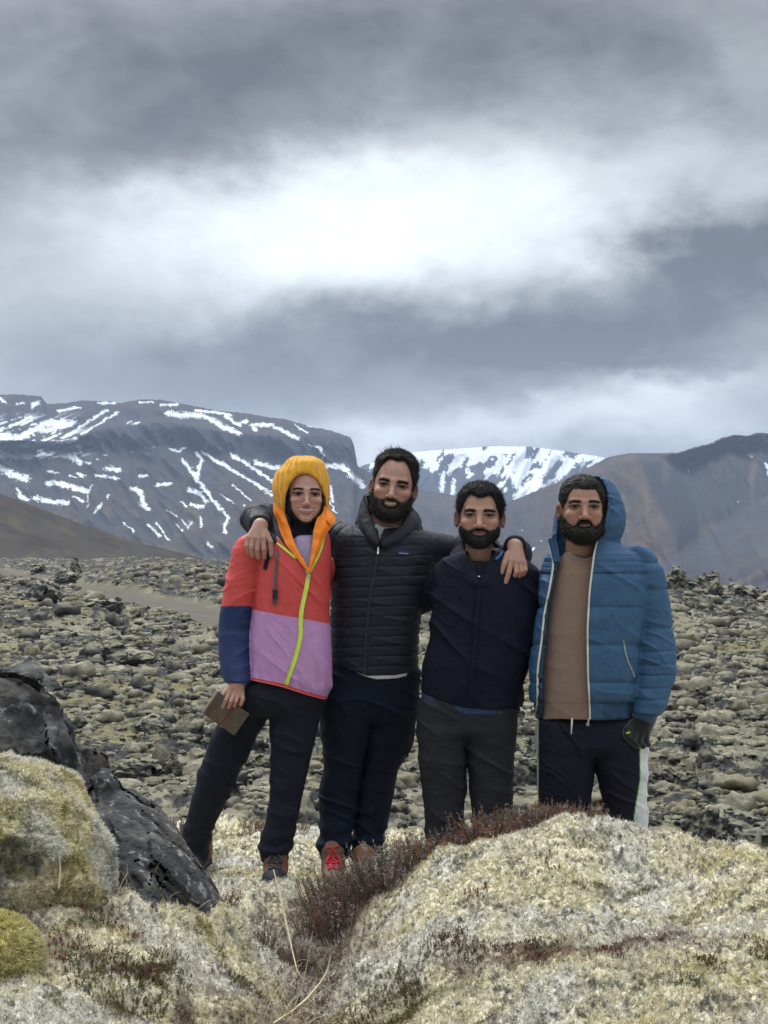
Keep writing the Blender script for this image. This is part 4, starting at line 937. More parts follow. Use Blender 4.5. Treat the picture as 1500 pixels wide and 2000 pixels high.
def solid(name, f, lo, hi, h, matl, parent, colf, **kw):
    V, Q = surf(f, lo, hi, h, **kw); c = colf(V) if callable(colf) else np.broadcast_to(np.array(colf), V.shape); return mk(name, V, Q, matl, parent, col=c)
def polyline_x(pts):
    p = np.array(pts, float); return lambda py: np.interp(py, p[:, 1], p[:, 0])
# ------------------------------------------------------------------ the four friends
H_ = 0.0032
def rowsb(rows, b, dy=0.0):
    return [(r[0], r[1], r[2], r[3] if len(r) > 3 else b, r[4] if len(r) > 4 else dy) for r in rows]
def trousers(name, parent, Y0, hip, legL, legR, colf, seed, matl=None, amp=0.010, extra=None):
    fh, fl, fr_ = loft(hip, Y0, cap=0.06), loft(legL, Y0, 2.1), loft(legR, Y0, 2.1)
    def f(P):
        d = smin(smin(fl(P), fr_(P), 0.006), fh(P), 0.03)
        low = sstep(-P[:, 2], -0.9, -0.05)
        d = d - folds(P, seed, amp * 0.9, (7, 7, 9), 0.5) - 0.010 * low * sstep(-P[:, 2], -0.35, -0.1) * np.sin(P[:, 2] * 95 + 3 * gn3(P * 8, seed + 3)) * 0.5
        return d
    lo = (W(330, 1700, Y0)[0], Y0 - 0.3, -0.02) if name == 'w' else None
    rr = hip + legL + legR; x0 = min(W(r[1], r[0], Y0 + r[4])[0] for r in rr) - 0.04; x1 = max(W(r[2], r[0], Y0 + r[4])[0] for r in rr) + 0.04
    z0 = min(W(0, r[0], Y0 + r[4])[2] for r in rr) - 0.03; z1 = max(W(0, r[0], Y0 + r[4])[2] for r in rr) + 0.03
    y0 = min(Y0 + r[4] - r[3] for r in rr) - 0.04; y1 = max(Y0 + r[4] + r[3] for r in rr) + 0.04
    o = solid('trousers', f, (x0, y0, z0), (x1, y1, z1), 0.0038, matl or M_black, parent, colf); return f, o

# ============ woman in the yellow hat
Yw = 6.45; pw = person(tuple(W(545, 1720, Yw)), 'smiling woman in a yellow wool hat and colour-block windbreaker, holding a leather book')
fr = Frame(W(596, 965, Yw - 0.005), roll=1.5, yaw=7, pitch=1, sc=1.04)
hf = head_fields(dict(fw=1.02, smile=1.0, cv=0.0075, open=0.0074, mw=0.0035, jaw=0.98, eye=0.0058, nose=0.9, ebz=0.0002, ebt=0.0032, lip=(0.42, 0.14, 0.13), mz=0.002, iris=(0.018, 0.01, 0.007)))
TW = (0.42, 0.235, 0.185)
head = build_head(fr, hf, TW, pw)
# hand that holds the book
Yh = Yw - 0.10
def HP(l, Y0=Yh): return [W(a, b, Y0 + c) for a, b, c in l]
palm = [(*HP([(463, 1330, 0.0), (446, 1352, -0.012)]), 0.024, 0.015), (*HP([(464, 1332, 0), (460, 1358, -0.012)]), 0.024, 0.016), (*HP([(468, 1334, .005), (470, 1356, -0.005)]), 0.020, 0.014)]
fing = [(HP([(443, 1347, -.012), (434, 1358, -.026), (430, 1369, -.022)]), [.0098, .0088, .0075]), (HP([(449, 1352, -.016), (441, 1367, -.032), (435, 1381, -.026)]), [.0102, .0092, .0078]), (HP([(457, 1356, -.018), (451, 1370, -.034), (447, 1381, -.028)]), [.0100, .0090, .0078]), (HP([(465, 1358, -.016), (461, 1370, -.031), (457, 1379, -.026)]), [.0092, .0082, .0072]), (HP([(472, 1352, 0.0), (474, 1366, -.018), (470, 1376, -.020)]), [.0105, .0095, .0085])]
hnd = hand_mesh(palm, fing, TW)
body_mesh(pw, [head, hnd], (*limb_body(Yw, [[(596, 985, .02, .045), (592, 1060, .02, .05), (575, 1120, .02, .085), (570, 1230, .02, .085), (562, 1330, .01, .09)], [(500, 1085, 0, .04), (462, 1190, 0, .035), (463, 1300, -.05, .027), (463, 1332, -.10, .024)], [(622, 1095, .04, .035), (655, 1150, .28, .03), (740, 1200, .40, .03)], [(520, 1340, 0.01, .06), (445, 1480, .065, .04), (385, 1640, .165, .03)], [(585, 1340, 0, .07), (570, 1500, 0, .045), (540, 1690, 0, .032)]]), TW))
# black scarf round face and neck
def fsc(P):
    Pl = fr.loc(P); d = (hf['base'](Pl) - 0.0075) * fr.sc
    op = np.maximum(np.sqrt((Pl[:, 0] / 0.0685) ** 2 + ((Pl[:, 2] + 0.002) / 0.113) ** 2) - 1, 0) ; e = (np.sqrt((Pl[:, 0] / 0.069) ** 2 + ((Pl[:, 2] - 0.002) / 0.118) ** 2) - 1) * 0.06; e = np.maximum(e, Pl[:, 1] + 0.006)
    d = smax(d, -e, 0.004)
    nk = cone(P, W(594, 1015, Yw + .005), W(589, 1062, Yw + 0.0), 0.056, 0.062) - folds(P, 5, 0.006, (3, 3, 22), 0.1); nk = smax(nk, -e, 0.006)
    return smin(d, nk, 0.012)
solid('neck_warmer', fsc, W(540, 1100, Yw) + np.array([0, -.15, 0]), W(655, 900, Yw) + np.array([0, .16, 0]), 0.0025, M_black, pw, (0.010, 0.011, 0.018))
# hat
fhat = loft(rowsb([(892, 570, 618, .06), (896, 563, 626, .08), (904, 558, 632, .098), (914, 549, 636, .108), (922, 539, 638, .114), (940, 534, 642, .122), (960, 533, 643, .126), (978, 536, 642, .122), (992, 541, 640, .115), (1004, 548, 636, .10)], .1, .02), Yw, 2.1, cap=0.03)
oxc = W(597, 989, Yw)
def fh2(P):
    d = fhat(P); c = W(589, 950, Yw + .03); ph = np.arctan2(P[:, 0] - c[0], -(P[:, 1] - c[1])); rr = np.hypot(P[:, 0] - c[0], P[:, 1] - c[1])
    d = d - 0.0058 * (np.abs(np.cos(ph * 14 + 0.7 * gn3(P * 12, 3))) - 0.4) * sstep(rr, 0.01, 0.05) - 0.003 * gn3(P * 25, 6)
    e = (np.sqrt(((P[:, 0] - oxc[0]) / 0.083) ** 2 + ((P[:, 2] - oxc[2]) / 0.134) ** 2) - 1) * 0.085; e = np.maximum(e, P[:, 1] - (Yw - 0.01))
    return smax(smax(d, -e, 0.012), -(ell(fr.loc(P), (0, 0.01, 0.02), (0.078, 0.1, 0.09)) * 1.0), 0.002)
Vh, Qh = surf(fh2, W(520, 1015, Yw) + np.array([0, -.14, 0]), W(655, 885, Yw) + np.array([0, .19, 0.0]), 0.0022)
Pp, nn = pick(Vh, Qh, 9000, 31); B, T = blades(Pp - nn * .001, nn + np.random.RandomState(2).normal(0, .6, nn.shape), 0.0055, 0.0008, 3)
VV, FF = cat([(Vh, Qh), (B, T)]); cph = np.broadcast_to(np.array([0.66, 0.33, 0.026]), VV.shape) * (1 + 0.12 * gn3(VV * 60, 9))[:, None]
mk('wool_hat', VV, FF, M_knit, pw, col=cph)
# jacket
ft = loft(rowsb([(1034, 556, 636, .075), (1052, 520, 645, .098), (1080, 506, 646, .112), (1120, 500, 645, .122), (1190, 494, 643, .128), (1250, 488, 647, .132), (1300, 485, 649, .135), (1340, 485, 647, .130), (1362, 487, 640, .124), (1380, 492, 636, .12)], .12), Yw, 2.4)
fs = loft(rowsb([(1040, 486, 535, .055), (1052, 466, 535, .062), (1075, 453, 525, .068), (1130, 442, 514, .072), (1184, 431, 499, .070), (1230, 426, 495, .068), (1280, 427, 491, .066, -.03), (1312, 432, 490, .060, -.06), (1330, 437, 489, .052, -.08), (1340, 441, 486, .046, -.085)], .06), Yw, 2.1)
fsr = lambda P: chain(P, [W(620, 1088, Yw + .04), W(655, 1150, Yw + .30), W(745, 1205, Yw + .42)], [.052, .050, .045], .02)
hemw = lambda px: np.interp(px, [480, 551, 600, 645], [1326, 1340, 1357, 1368])
def fj(P):
    px, py = pxy(P); a = ft(P) - folds(P, 41, 0.007, (8, 6, 6), 0.75) - 0.006 * sstep(py, 1290, 1340) * np.sin(px * 0.33 + 2 * gn3(P * 6, 8)) * 0.4
    b = fs(P) - folds(P, 44, 0.0075, (7, 7, 11), -0.3); d = smin(a, b, 0.006); d = smin(d, fsr(P), 0.02)
    d = smax(d, (py - hemw(px)) * 0.00214 + 0 * px, 0.006) if True else d
    # the sleeve goes on below the hem
    d = np.minimum(d, np.where(py > 1320, smax(b, (py - 1334 - 0.05 * (px - 460)) * 0.00214, 0.004), 9))
    # open collar
    k = np.clip((py - 1042) / (1119 - 1042), 0, 1.2); xl = 538 + (602 - 538) * k; xr = 636 - (636 - 602) * k
    v = np.maximum(xl - px, px - xr) * 0.00214; v = np.maximum(v, (P[:, 1] - (Yw - .045))); v = np.maximum(v, (py - 1119) * .00214)
    return smax(d, -v, 0.006)
CORAL = np.array([0.52, 0.065, 0.062]); LIL = np.array([0.46, 0.245, 0.48]); NAVY = np.array([0.012, 0.025, 0.095])
def cj(V):
    px, py = pxy(V); sl = fs(V) < ft(V) - 0.001; bd = np.interp(px, [495, 560, 590, 641], [1191, 1203, 1208, 1218])
    c = np.where((py > bd)[:, None], LIL, CORAL); c = np.where((py > hemw(px) - 5)[:, None] & ~sl[:, None], CORAL, c)
    c = np.where((sl & (py > 1184))[:, None], NAVY, c); c = np.where((sl & (py <= 1184))[:, None], CORAL, c)
    k = np.clip((py - 1042) / (1119 - 1042), 0, 1.0); xl = 538 + 64 * k; xr = 636 - 34 * k; ins = (px > xl - 1) & (px < xr + 1) & (py < 1120); c = np.where(ins[:, None], np.array([0.010, 0.014, 0.035]), c)
    c = np.where(((px > 655) & (py < 1230))[:, None], NAVY, c)
    c = np.where(((px > 500) & (px < 541) & (py < 1062) & ~ins)[:, None], np.array([0.012, 0.015, 0.03]), c); return c
solid('windbreaker', fj, (W(415, 1380, Yw)[0], Yw - .2, W(0, 1385, Yw)[2]), (W(790, 1030, Yw)[0] + .1, Yw + .50, W(0, 1020, Yw)[2]), 0.0029, M_nylon, pw, cj)
YEL = (0.58, 0.70, 0.10)
strip('zip', [(603, 1119), (600, 1140), (595, 1163), (589, 1190), (587, 1215), (588, 1235), (583, 1262), (574, 1293), (564, 1322), (556, 1342)], 0.0175, fj, Yw, M_plain, pw, off=0.004, th=0.004, color=YEL)
strip('zip_trim', [(541, 1060), (560, 1075), (580, 1092), (594, 1107), (601, 1121)], 0.0085, fj, Yw, M_plain, pw, off=0.003, color=YEL)
strip('zip_trim', [(633, 1050), (629, 1068), (620, 1090), (610, 1108), (604, 1121)], 0.0085, fj, Yw, M_plain, pw, off=0.003, color=YEL)
strip('hem_binding', [(490, 1326), (520, 1332), (551, 1339), (600, 1355), (634, 1364)], 0.010, fj, Yw, M_plain, pw, off=0.003, color=tuple(CORAL * 1.05))
strip('zip_pull', [(603, 1116), (603, 1128)], 0.012, fj, Yw, M_metal, pw, off=0.010, th=0.005)
# lilac shirt and the orange shell jacket under the windbreaker
fls = loft(rowsb([(1045, 575, 622, .08), (1070, 560, 630, .095), (1125, 550, 635, .108)], .1), Yw, 2.2)
solid('shirt', fls, (W(540, 0, Yw)[0], Yw - .14, W(0, 1135, Yw)[2]), (W(645, 0, Yw)[0], Yw + .1, W(0, 1035, Yw)[2]), 0.004, M_black, pw, (0.33, 0.27, 0.42))
OR = (0.80, 0.215, 0.014)
def L3(l): return [W(a, b, Yw + c) for a, b, c in l]
def orfold(G): 
    s = G.shape; n_ = gn3(G.reshape(-1, 3) * 26, 77).reshape(s[:2]); G = G.copy(); G[..., 1] += 0.006 * n_; return G
sheet('hood', [L3([(537, 975, .03), (534, 1000, .0), (543, 1018, -.02), (548, 1040, -.055), (560, 1066, -.095), (580, 1090, -.120), (602, 1119, -.130)]), L3([(543, 975, -.02), (544, 1003, -.045), (556, 1025, -.070), (563, 1048, -.092), (574, 1070, -.112), (590, 1094, -.128), (603, 1118, -.136)]), L3([(552, 985, -.03), (556, 1005, -.055), (566, 1030, -.075), (572, 1052, -.090), (581, 1074, -.105), (594, 1096, -.118), (604, 1116, -.126)])], 0.005, M_nylon, pw, 50, 12, orfold, OR)
sheet('hood', [L3([(641, 985, .02), (643, 1000, .0), (654, 1010, -.02), (650, 1025, -.05), (636, 1042, -.075), (626, 1064, -.095), (615, 1092, -.118), (604, 1119, -.132)]), L3([(634, 990, -.03), (632, 1006, -.055), (634, 1020, -.078), (628, 1035, -.095), (622, 1055, -.108), (616, 1075, -.120), (610, 1097, -.130), (603, 1117, -.137)]), L3([(630, 985, -.03), (622, 1004, -.055), (616, 1022, -.078), (612, 1038, -.088), (611, 1056, -.098), (609, 1074, -.108), (606, 1096, -.118), (602, 1116, -.126)])], 0.005, M_nylon, pw, 50, 12, orfold, OR)
sheet('hood', [L3([(639, 994, -.02), (648, 1000, -.035), (656, 1012, -.04)]), L3([(636, 1003, -.05), (645, 1012, -.065), (652, 1020, -.065)]), L3([(634, 1010, -.055), (640, 1019, -.075), (646, 1026, -.07)])], 0.005, M_nylon, pw, 30, 10, orfold, OR)
sheet('inner_collar', [L3([(541, 985, .05), (531, 1008, .01), (534, 1030, -.03), (540, 1062, -.09)]), L3([(546, 990, .03), (542, 1015, -.0), (548, 1038, -.045), (556, 1070, -.095)])], .006, M_nylon, pw, 30, 8, None, (0.010, 0.013, 0.03))
# backpack straps
strip('backpack_strap', [(532, 1062), (526, 1080), (521, 1096), (517, 1112)], 0.016, fj, Yw, M_black, pw, off=0.006, th=0.006, color=(0.012, 0.014, 0.02))
strip('strap_webbing', [(541, 1072), (540, 1100), (538, 1130), (537, 1160)], 0.011, fj, Yw, M_black, pw, off=0.008, th=0.003, color=(0.10, 0.10, 0.115))
strip('buckle', [(537, 1152), (537, 1168)], 0.020, fj, Yw, M_plain, pw, off=0.012, th=0.008, color=(0.012, 0.012, 0.014))
strip('strap_webbing', [(537, 1166), (537, 1180)], 0.017, fj, Yw, M_black, pw, off=0.008, th=0.003, color=(0.07, 0.07, 0.08))
hipw = rowsb([(1305, 488, 640, .115), (1340, 484, 638, .118), (1365, 470, 632, .115), (1392, 452, 627, .108)], .11)
lgl = rowsb([(1335, 481, 562, .10), (1360, 462, 548, .098, .01), (1401, 432, 524, .092, .03), (1440, 411, 501, .085, .05), (1474, 401, 487, .080, .06), (1516, 386, 465, .075, .08), (1560, 374, 445, .070, .11), (1600, 364, 426, .066, .14), (1630, 353, 413, .064, .16), (1655, 346, 409, .066, .17), (1675, 352, 405, .062, .18), (1692, 366, 400, .055, .19)], .08)
lgr = rowsb([(1340, 520, 638, .10), (1376, 522, 630, .10), (1412, 526, 623, .092), (1460, 529, 612, .085), (1482, 529, 607, .082), (1530, 527, 596, .078), (1572, 525, 587, .072), (1614, 516, 579, .070), (1635, 508, 576, .070), (1653, 504, 572, .070), (1668, 506, 566, .064), (1682, 513, 560, .056)], .08)
trousers('w', pw, Yw, hipw, lgl, lgr, (0.012, 0.014, 0.024), 51)
boot(538, 1724, Yw - 0.06, pw, yaw=2, up=(0.16, 0.06, 0.03), toe=(0.022, 0.022, 0.03), lace=(0.04, 0.035, 0.035))
boot(386, 1692, Yw + 0.22, pw, yaw=-12, up=(0.16, 0.06, 0.03), toe=(0.022, 0.022, 0.03), lace=(0.04, 0.035, 0.035))
# ring is on his hand; the book is in hers
bo = empty('book', tuple(W(445, 1392, Yh - .005))); tag(bo, 'brown leather-bound book with a wrap strap, held by the woman in the yellow hat', 'book')
u = W(457, 1436, Yh) - W(392, 1390, Yh); v = W(425, 1348, Yh) - W(392, 1390, Yh); U = np.linalg.norm(u); Vn = np.linalg.norm(v); u /= U; v /= Vn
Rb = np.array(Matrix.Rotation(math.radians(16), 3, Vector(v))); u = Rb @ u; wn = np.cross(u, v); wn = wn if wn[1] < 0 else -wn; Bc = W(441, 1392, Yh - .004)
def bookf(hu, hv, hw, cu=0, cw=0, rad=0.004):
    def f(P):
        q = np.stack([(P - Bc) @ u - cu, (P - Bc) @ v, (P - Bc) @ wn - cw], 1); q = np.abs(q) - (np.array([hu, hv, hw]) - rad); return np.linalg.norm(np.maximum(q, 0), axis=1) + np.minimum(q.max(1), 0) - rad
    return f
cvo = bookf(U / 2, Vn / 2, 0.019, rad=0.006); cvi = bookf(U / 2 + .02, Vn / 2 + .02, 0.0145, cu=0.030, rad=0.002)
bw = lambda P: smax(cvo(P), -cvi(P), 0.001) - 0.0008 * gn3(P * 60, 3)
lo, hi = Bc - .14, Bc + .14
solid('cover', bw, lo, hi, 0.0022, M_leather, bo, lambda V: mixc(np.broadcast_to(np.array([0.105, 0.085, 0.068]), V.shape), np.array([0.16, 0.095, 0.055]), sstep(gn3(V * 28, 4) + 0.5 * gn3(V * 70, 6), 0.0, 0.5)))
pg = bookf(U / 2 - .006, Vn / 2 - .006, 0.0140, rad=0.002)
solid('pages', lambda P: pg(P) - 0.0005 * np.sin(((P - Bc) @ wn) * 2600), lo, hi, 0.0022, M_leather, bo, (0.32, 0.155, 0.065))
cl = [Bc + u * 0.012 + v * (t * (Vn / 2 + .002)) + wn * 0.0205 for t in np.linspace(-1, 1, 12)]
Vs_, Qs_ = thick(np.stack([np.array(cl) - u * .006, np.array(cl) + u * .006]), 0.003); mk('strap', Vs_, Qs_, M_leather, bo, col=np.broadcast_to(np.array([0.12, 0.065, 0.04]), Vs_.shape))

# ============ tall man in the charcoal jacket
Ym = 6.62; pm = person(tuple(W(690, 1722, Ym)), 'tallest man, dark beard and windblown hair, charcoal quilted jacket, arms round both neighbours')
fr = Frame(W(769, 947, Ym - 0.03), roll=8.5, yaw=-2, pitch=3, sc=1.15)
hf = head_fields(dict(fw=1.04, smile=0.8, cv=0.007, open=0.0045, beard=0.017, bclip=0.142, mw=-0.003, hair=0.006, top=0.012, wisps=170, eye=0.0046, nose=1.05, ebz=-0.004, ebt=0.0052, comb=(0.5, -0.1, 0.5), hl_len=0.018, haircol=(0.015, 0.011, 0.010), lip=(0.27, 0.115, 0.10), hl=[(0, 0.086), (0.15, 0.087), (0.4, 0.092), (0.6, 0.084), (0.74, 0.062), (0.86, 0.036), (0.97, 0.020), (1.12, -0.01), (1.35, -0.022), (1.50, 0.010), (2.0, 0.012), (2.4, -0.05), (3.2, -0.085)]))
TM = (0.37, 0.210, 0.165)
head = build_head(fr, hf, TM, pm, neck=((0, 0.015, -0.06), (-0.02, 0.03, -0.16), 0.052, 0.055))
HA = Yw - 0.095
def HPY(l, Y): return [W(a, b, Y + c) for a, b, c in l]
palmA = [(*HPY([(508, 1026, .02), (487, 1050, -.012)], HA), .027, .0145), (*HPY([(508, 1026, .02), (500, 1050, -.016)], HA), .027, .0155), (*HPY([(510, 1028, .02), (515, 1050, -.014)], HA), .026, .0155)]
fA = [(HPY([(485, 1050, -.012), (482, 1066, -.022), (486, 1078, -.010)], HA), [.0112, .0102, .009]), (HPY([(494, 1051, -.016), (491, 1070, -.027), (494, 1084, -.012)], HA), [.0118, .0108, .0095]), (HPY([(504, 1052, -.017), (502, 1073, -.028), (504, 1088, -.012)], HA), [.012, .011, .0098]), (HPY([(514, 1051, -.015), (515, 1073, -.026), (516, 1088, -.010)], HA), [.012, .011, .0098]), (HPY([(519, 1040, .0), (528, 1058, -.014), (530, 1084, -.008)], HA), [.0135, .012, .0102])]
HB = Yw - 0.10
palmB = [(*HPY([(1004, 1066, .02), (998, 1094, -.014)], HB), .026, .0155), (*HPY([(1005, 1066, .02), (1011, 1096, -.016)], HB), .027, .0160), (*HPY([(1008, 1068, .02), (1021, 1098, -.012)], HB), .026, .0150)]
fB = [(HPY([(1024, 1099, -.010), (1026, 1113, -.022), (1022, 1122, -.008)], HB), [.0112, .0102, .009]), (HPY([(1017, 1099, -.014), (1019, 1115, -.027), (1014, 1125, -.010)], HB), [.0118, .0108, .0095]), (HPY([(1008, 1099, -.016), (1009, 1117, -.028), (1004, 1127, -.012)], HB), [.012, .011, .0098]), (HPY([(999, 1096, -.015), (994, 1118, -.026), (988, 1137, -.020)], HB), [.012, .011, .0095]), (HPY([(992, 1082, .0), (985, 1102, -.014), (980, 1120, -.012)], HB), [.0135, .012, .0100])]
hA = hand_mesh(palmA, fA, np.array(TM)); hB = hand_mesh(palmB, fB, np.array(TM) * 1.08)
aL = HPY([(682, 1062, .0), (610, 1030, .12), (512, 1012, .12), (500, 1013, -.02), (507, 1024, -.20)], Ym); rL = [.080, .064, .062, .058, .046]
aR = HPY([(808, 1070, .0), (900, 1078, .10), (985, 1088, .11), (1008, 1082, -.05), (1006, 1066, -.21)], Ym); rR = [.084, .064, .064, .060, .046]
body_mesh(pm, [head, hA, hB], (*limb_body(Ym, [[(764, 1010, .0, .05), (752, 1060, .01, .055), (745, 1120, .02, .10), (735, 1230, .02, .10), (730, 1330, .01, .10)], [(682, 1062, 0, .05), (610, 1030, .12, .045), (505, 1012, .12, .04), (502, 1013, -.02, .035), (508, 1026, -.20, .028)], [(808, 1070, 0, .05), (900, 1078, .10, .045), (985, 1088, .11, .04), (1006, 1082, -.05, .035), (1005, 1068, -.22, .028)], [(680, 1340, 0, .075), (665, 1500, 0, .05), (652, 1690, -.05, .035)], [(765, 1340, 0.02, .075), (745, 1500, 0.05, .05), (715, 1700, .05, .035)]]), TM))
ft2 = loft(rowsb([(1030, 705, 800, .08), (1050, 668, 826, .105), (1085, 656, 842, .125), (1130, 650, 842, .138), (1180, 648, 826, .142), (1240, 646, 818, .142), (1303, 645, 816, .138), (1340, 645, 816, .13)], .13), Ym, 2.4)
hem2 = lambda px: np.interp(px, [640, 660, 716, 770, 818], [1290, 1300, 1320, 1319, 1310])
def fj2(P):
    px, py = pxy(P); a = ft2(P) - baffles(py + 0.03 * (px - 730) + 2.0 * gn3(P * 9, 12), np.arange(1010, 1400, 19.5), 0.0045, 5) - folds(P, 61, 0.004, (10, 6, 5), 0.3)
    la, ua = chain(P, aL, rL, .03, True); ra, ub = chain(P, aR, rR, .03, True)
    la = la - baffles(ua + .004 * gn3(P * 14, 2), np.arange(-.02, 1.2, .040), .0035, 4) - folds(P, 63, .007, (12, 8, 9), 1.2); ra = ra - baffles(ub + .004 * gn3(P * 14, 3), np.arange(-.02, 1.2, .040), .0035, 4) - folds(P, 65, .007, (12, 8, 9), 1.9)
    la = smax(la, -(P[:, 1] - (HA + .035)), .01); ra = smax(ra, -(P[:, 1] - (HB + .035)), .01)
    d = smin(a, smin(la, ra, .01), .035); d = np.where(py > 1250, a, d)
    d = smax(d, (py - hem2(px)) * .0022, .008)
    k = np.clip((py - 1000) / 55., 0, 1.3); v = np.maximum((733 + 8 * k) - px, px - (762 - 21 * k)) * .0022; v = np.maximum(v, P[:, 1] - (Ym - .05)); v = np.maximum(v, (py - 1055) * .0022)
    return smax(d, -v, .005)
CH = (0.013, 0.0145, 0.024)
solid('quilted_jacket', fj2, (W(455, 0, Ym)[0], Ym - .42, W(0, 1340, Ym)[2]), (W(1050, 0, Ym)[0], Ym + .24, W(0, 960, Ym)[2]), 0.0031, M_down, pm, CH)
def L4(l): return [W(a, b, Ym + c) for a, b, c in l]
sheet('collar', [L4([(713, 968, .03), (716, 985, -.02), (724, 1010, -.06), (734, 1035, -.105), (741, 1056, -.135)]), L4([(706, 985, .03), (706, 1005, -.03), (712, 1030, -.08), (722, 1050, -.115), (738, 1064, -.140)]), L4([(700, 1010, .03), (700, 1025, -.03), (706, 1045, -.07), (716, 1060, -.10), (735, 1072, -.125)])], .012, M_down, pm, 40, 12, None, CH)
sheet('collar', [L4([(806, 996, .03), (799, 1004, -.02), (785, 1025, -.075), (766, 1042, -.110), (743, 1056, -.136)]), L4([(815, 1005, .03), (812, 1018, -.03), (798, 1038, -.08), (776, 1054, -.115), (746, 1066, -.140)]), L4([(822, 1020, .03), (820, 1035, -.03), (806, 1052, -.07), (782, 1064, -.105), (748, 1074, -.125)])], .012, M_down, pm, 40, 12, None, CH)
sheet('collar', [L4([(713, 968, .03), (730, 962, .10), (790, 975, .10), (806, 996, .03)]), L4([(705, 990, .03), (725, 985, .12), (795, 995, .12), (815, 1008, .03)]), L4([(690, 1045, .03), (725, 1045, .10), (795, 1050, .10), (830, 1050, .03)])], .012, M_down, pm, 40, 8, None, CH)
strip('zip', [(741, 1056), (737, 1085), (730, 1122), (723, 1163), (720, 1195), (715, 1250), (713, 1290), (713, 1318)], 0.013, fj2, Ym, M_plain, pm, off=.003, color=(0.018, 0.019, 0.026))
strip('zip_pull', [(739, 1066), (738, 1082)], 0.006, fj2, Ym, M_metal, pm, off=.008)
lb = strip('chest_label', [(778, 1077.5), (798, 1079)], 0.0135, fj2, Ym, M_plain, pm, off=.005, color=(0.045, 0.045, 0.16))
strip('chest_label', [(779, 1080.5), (797.5, 1081.8)], 0.0032, fj2, Ym, M_plain, pm, off=.0075, th=.001, color=(0.30, 0.28, 0.50))
ftee = loft(rowsb([(1022, 730, 775, .075), (1050, 700, 800, .09), (1085, 690, 810, .105)], .1), Ym, 2.2)
solid('tee_shirt', lambda P: smax(ftee(P), -(ell(P, W(757, 1020, Ym - .06), (.045, .05, .022))), .004), (W(680, 0, Ym)[0], Ym - .13, W(0, 1090, Ym)[2]), (W(820, 0, Ym)[0], Ym + .12, W(0, 1015, Ym)[2]), .0035, M_black, pm, lambda V: mixc(np.broadcast_to(np.array([0.40, 0.44, 0.44]), V.shape), np.array([0.03, 0.12, 0.12]), ((np.hypot(pxy(V)[0] - 747, pxy(V)[1] - 1046) < 3.2)).astype(float)))
fth = loft(rowsb([(1285, 650, 814, .128), (1300, 650, 814, .13), (1330, 652, 812, .13)], .13), Ym, 2.4); hemt = lambda px: np.interp(px, [640, 712, 735, 775, 816], [1285, 1321, 1327, 1325, 1315])
def ftt(P):
    px, py = pxy(P); return smax(fth(P), (py - hemt(px)) * .0022, .003)
solid('shirt_hem', ftt, (W(640, 0, Ym)[0], Ym - .16, W(0, 1335, Ym)[2]), (W(825, 0, Ym)[0], Ym + .16, W(0, 1280, Ym)[2]), .004, M_black, pm, (0.55, 0.58, 0.60))
hip2 = rowsb([(1275, 648, 815, .118), (1330, 637, 816, .120), (1376, 632, 813, .110), (1415, 640, 800, .08)], .12)
l2 = rowsb([(1320, 638, 740, .10), (1376, 628, 738, .105), (1425, 625, 726, .098), (1462, 631, 716, .092), (1500, 632, 708, .086), (1542, 622, 701, .082), (1579, 623, 697, .078), (1609, 624, 692, .074, -.02), (1637, 622, 688, .072, -.03), (1653, 616, 686, .076, -.04), (1663, 620, 683, .070, -.045), (1676, 627, 678, .058, -.05)], .09)
r2 = rowsb([(1320, 720, 816, .10), (1376, 716, 815, .105, .02), (1410, 716, 812, .10, .03), (1440, 714, 807, .095, .04), (1471, 712, 799, .090, .05), (1505, 703, 777, .084, .06), (1548, 697, 770, .080, .06), (1603, 690, 759, .074, .05), (1640, 687, 750, .070, .04), (1668, 684, 747, .070, .03), (1690, 690, 742, .058, .02)], .09)
trousers('m', pm, Ym, hip2, l2, r2, (0.006, 0.010, 0.020), 71)
boot(651, 1724, Ym - 0.13, pm, yaw=3, up=(0.15, 0.085, 0.055), toe=(0.13, 0.07, 0.05), lace=(0.50, 0.012, 0.035), w=.050)
boot(716, 1733, Ym - 0.08, pm, yaw=14, up=(0.24, 0.12, 0.06), toe=(0.2, 0.1, 0.05), lace=(0.50, 0.012, 0.035), w=.050)
an = np.linspace(0, 2 * np.pi, 25); rp = (W(491, 1070, HA) - W(494, 1051, HA)); rp /= np.linalg.norm(rp); c0 = (fA[1][0][0] * .35 + fA[1][0][1] * .65); e1 = np.cross(rp, (0, 1, 0)); e1 /= np.linalg.norm(e1); e2 = np.cross(rp, e1)
Vr, Qr = tube([c0 + .0115 * (np.cos(t) * e1 + np.sin(t) * e2) for t in an], .0013, 6); mk('ring', Vr, Qr, M_metal, pm)

# ============ man in the black jacket
Yb = 6.45; pb = person(tuple(W(915, 1730, Yb)), 'bearded man in a plain black rain jacket and dark grey trousers')
fr = Frame(W(937, 1005, Yb - 0.03), roll=1, yaw=-4, pitch=2, sc=1.10)
hf = head_fields(dict(fw=1.11, smile=0.45, open=0.0, beard=0.010, bclip=0.130, hair=0.008, top=0.003, eye=0.0040, nose=1.15, ebz=-0.003, ebt=0.0054, comb=(0.3, -0.7, 0.1), hl_len=0.022, haircol=(0.009, 0.008, 0.009), lip=(0.20, 0.095, 0.08), jaw=0.95,
    hl=[(0, 0.060), (0.2, 0.063), (0.45, 0.068), (0.62, 0.064), (0.74, 0.045), (0.84, 0.022), (0.95, 0.008), (1.12, -0.012), (1.35, -0.022), (1.50, 0.010), (2.0, 0.012), (2.4, -0.05), (3.2, -0.085)]))
TB = (0.36, 0.205, 0.150)
head = build_head(fr, hf, TB, pb, neck=((0, 0.015, -0.05), (0.0, 0.03, -0.155), 0.050, 0.053))
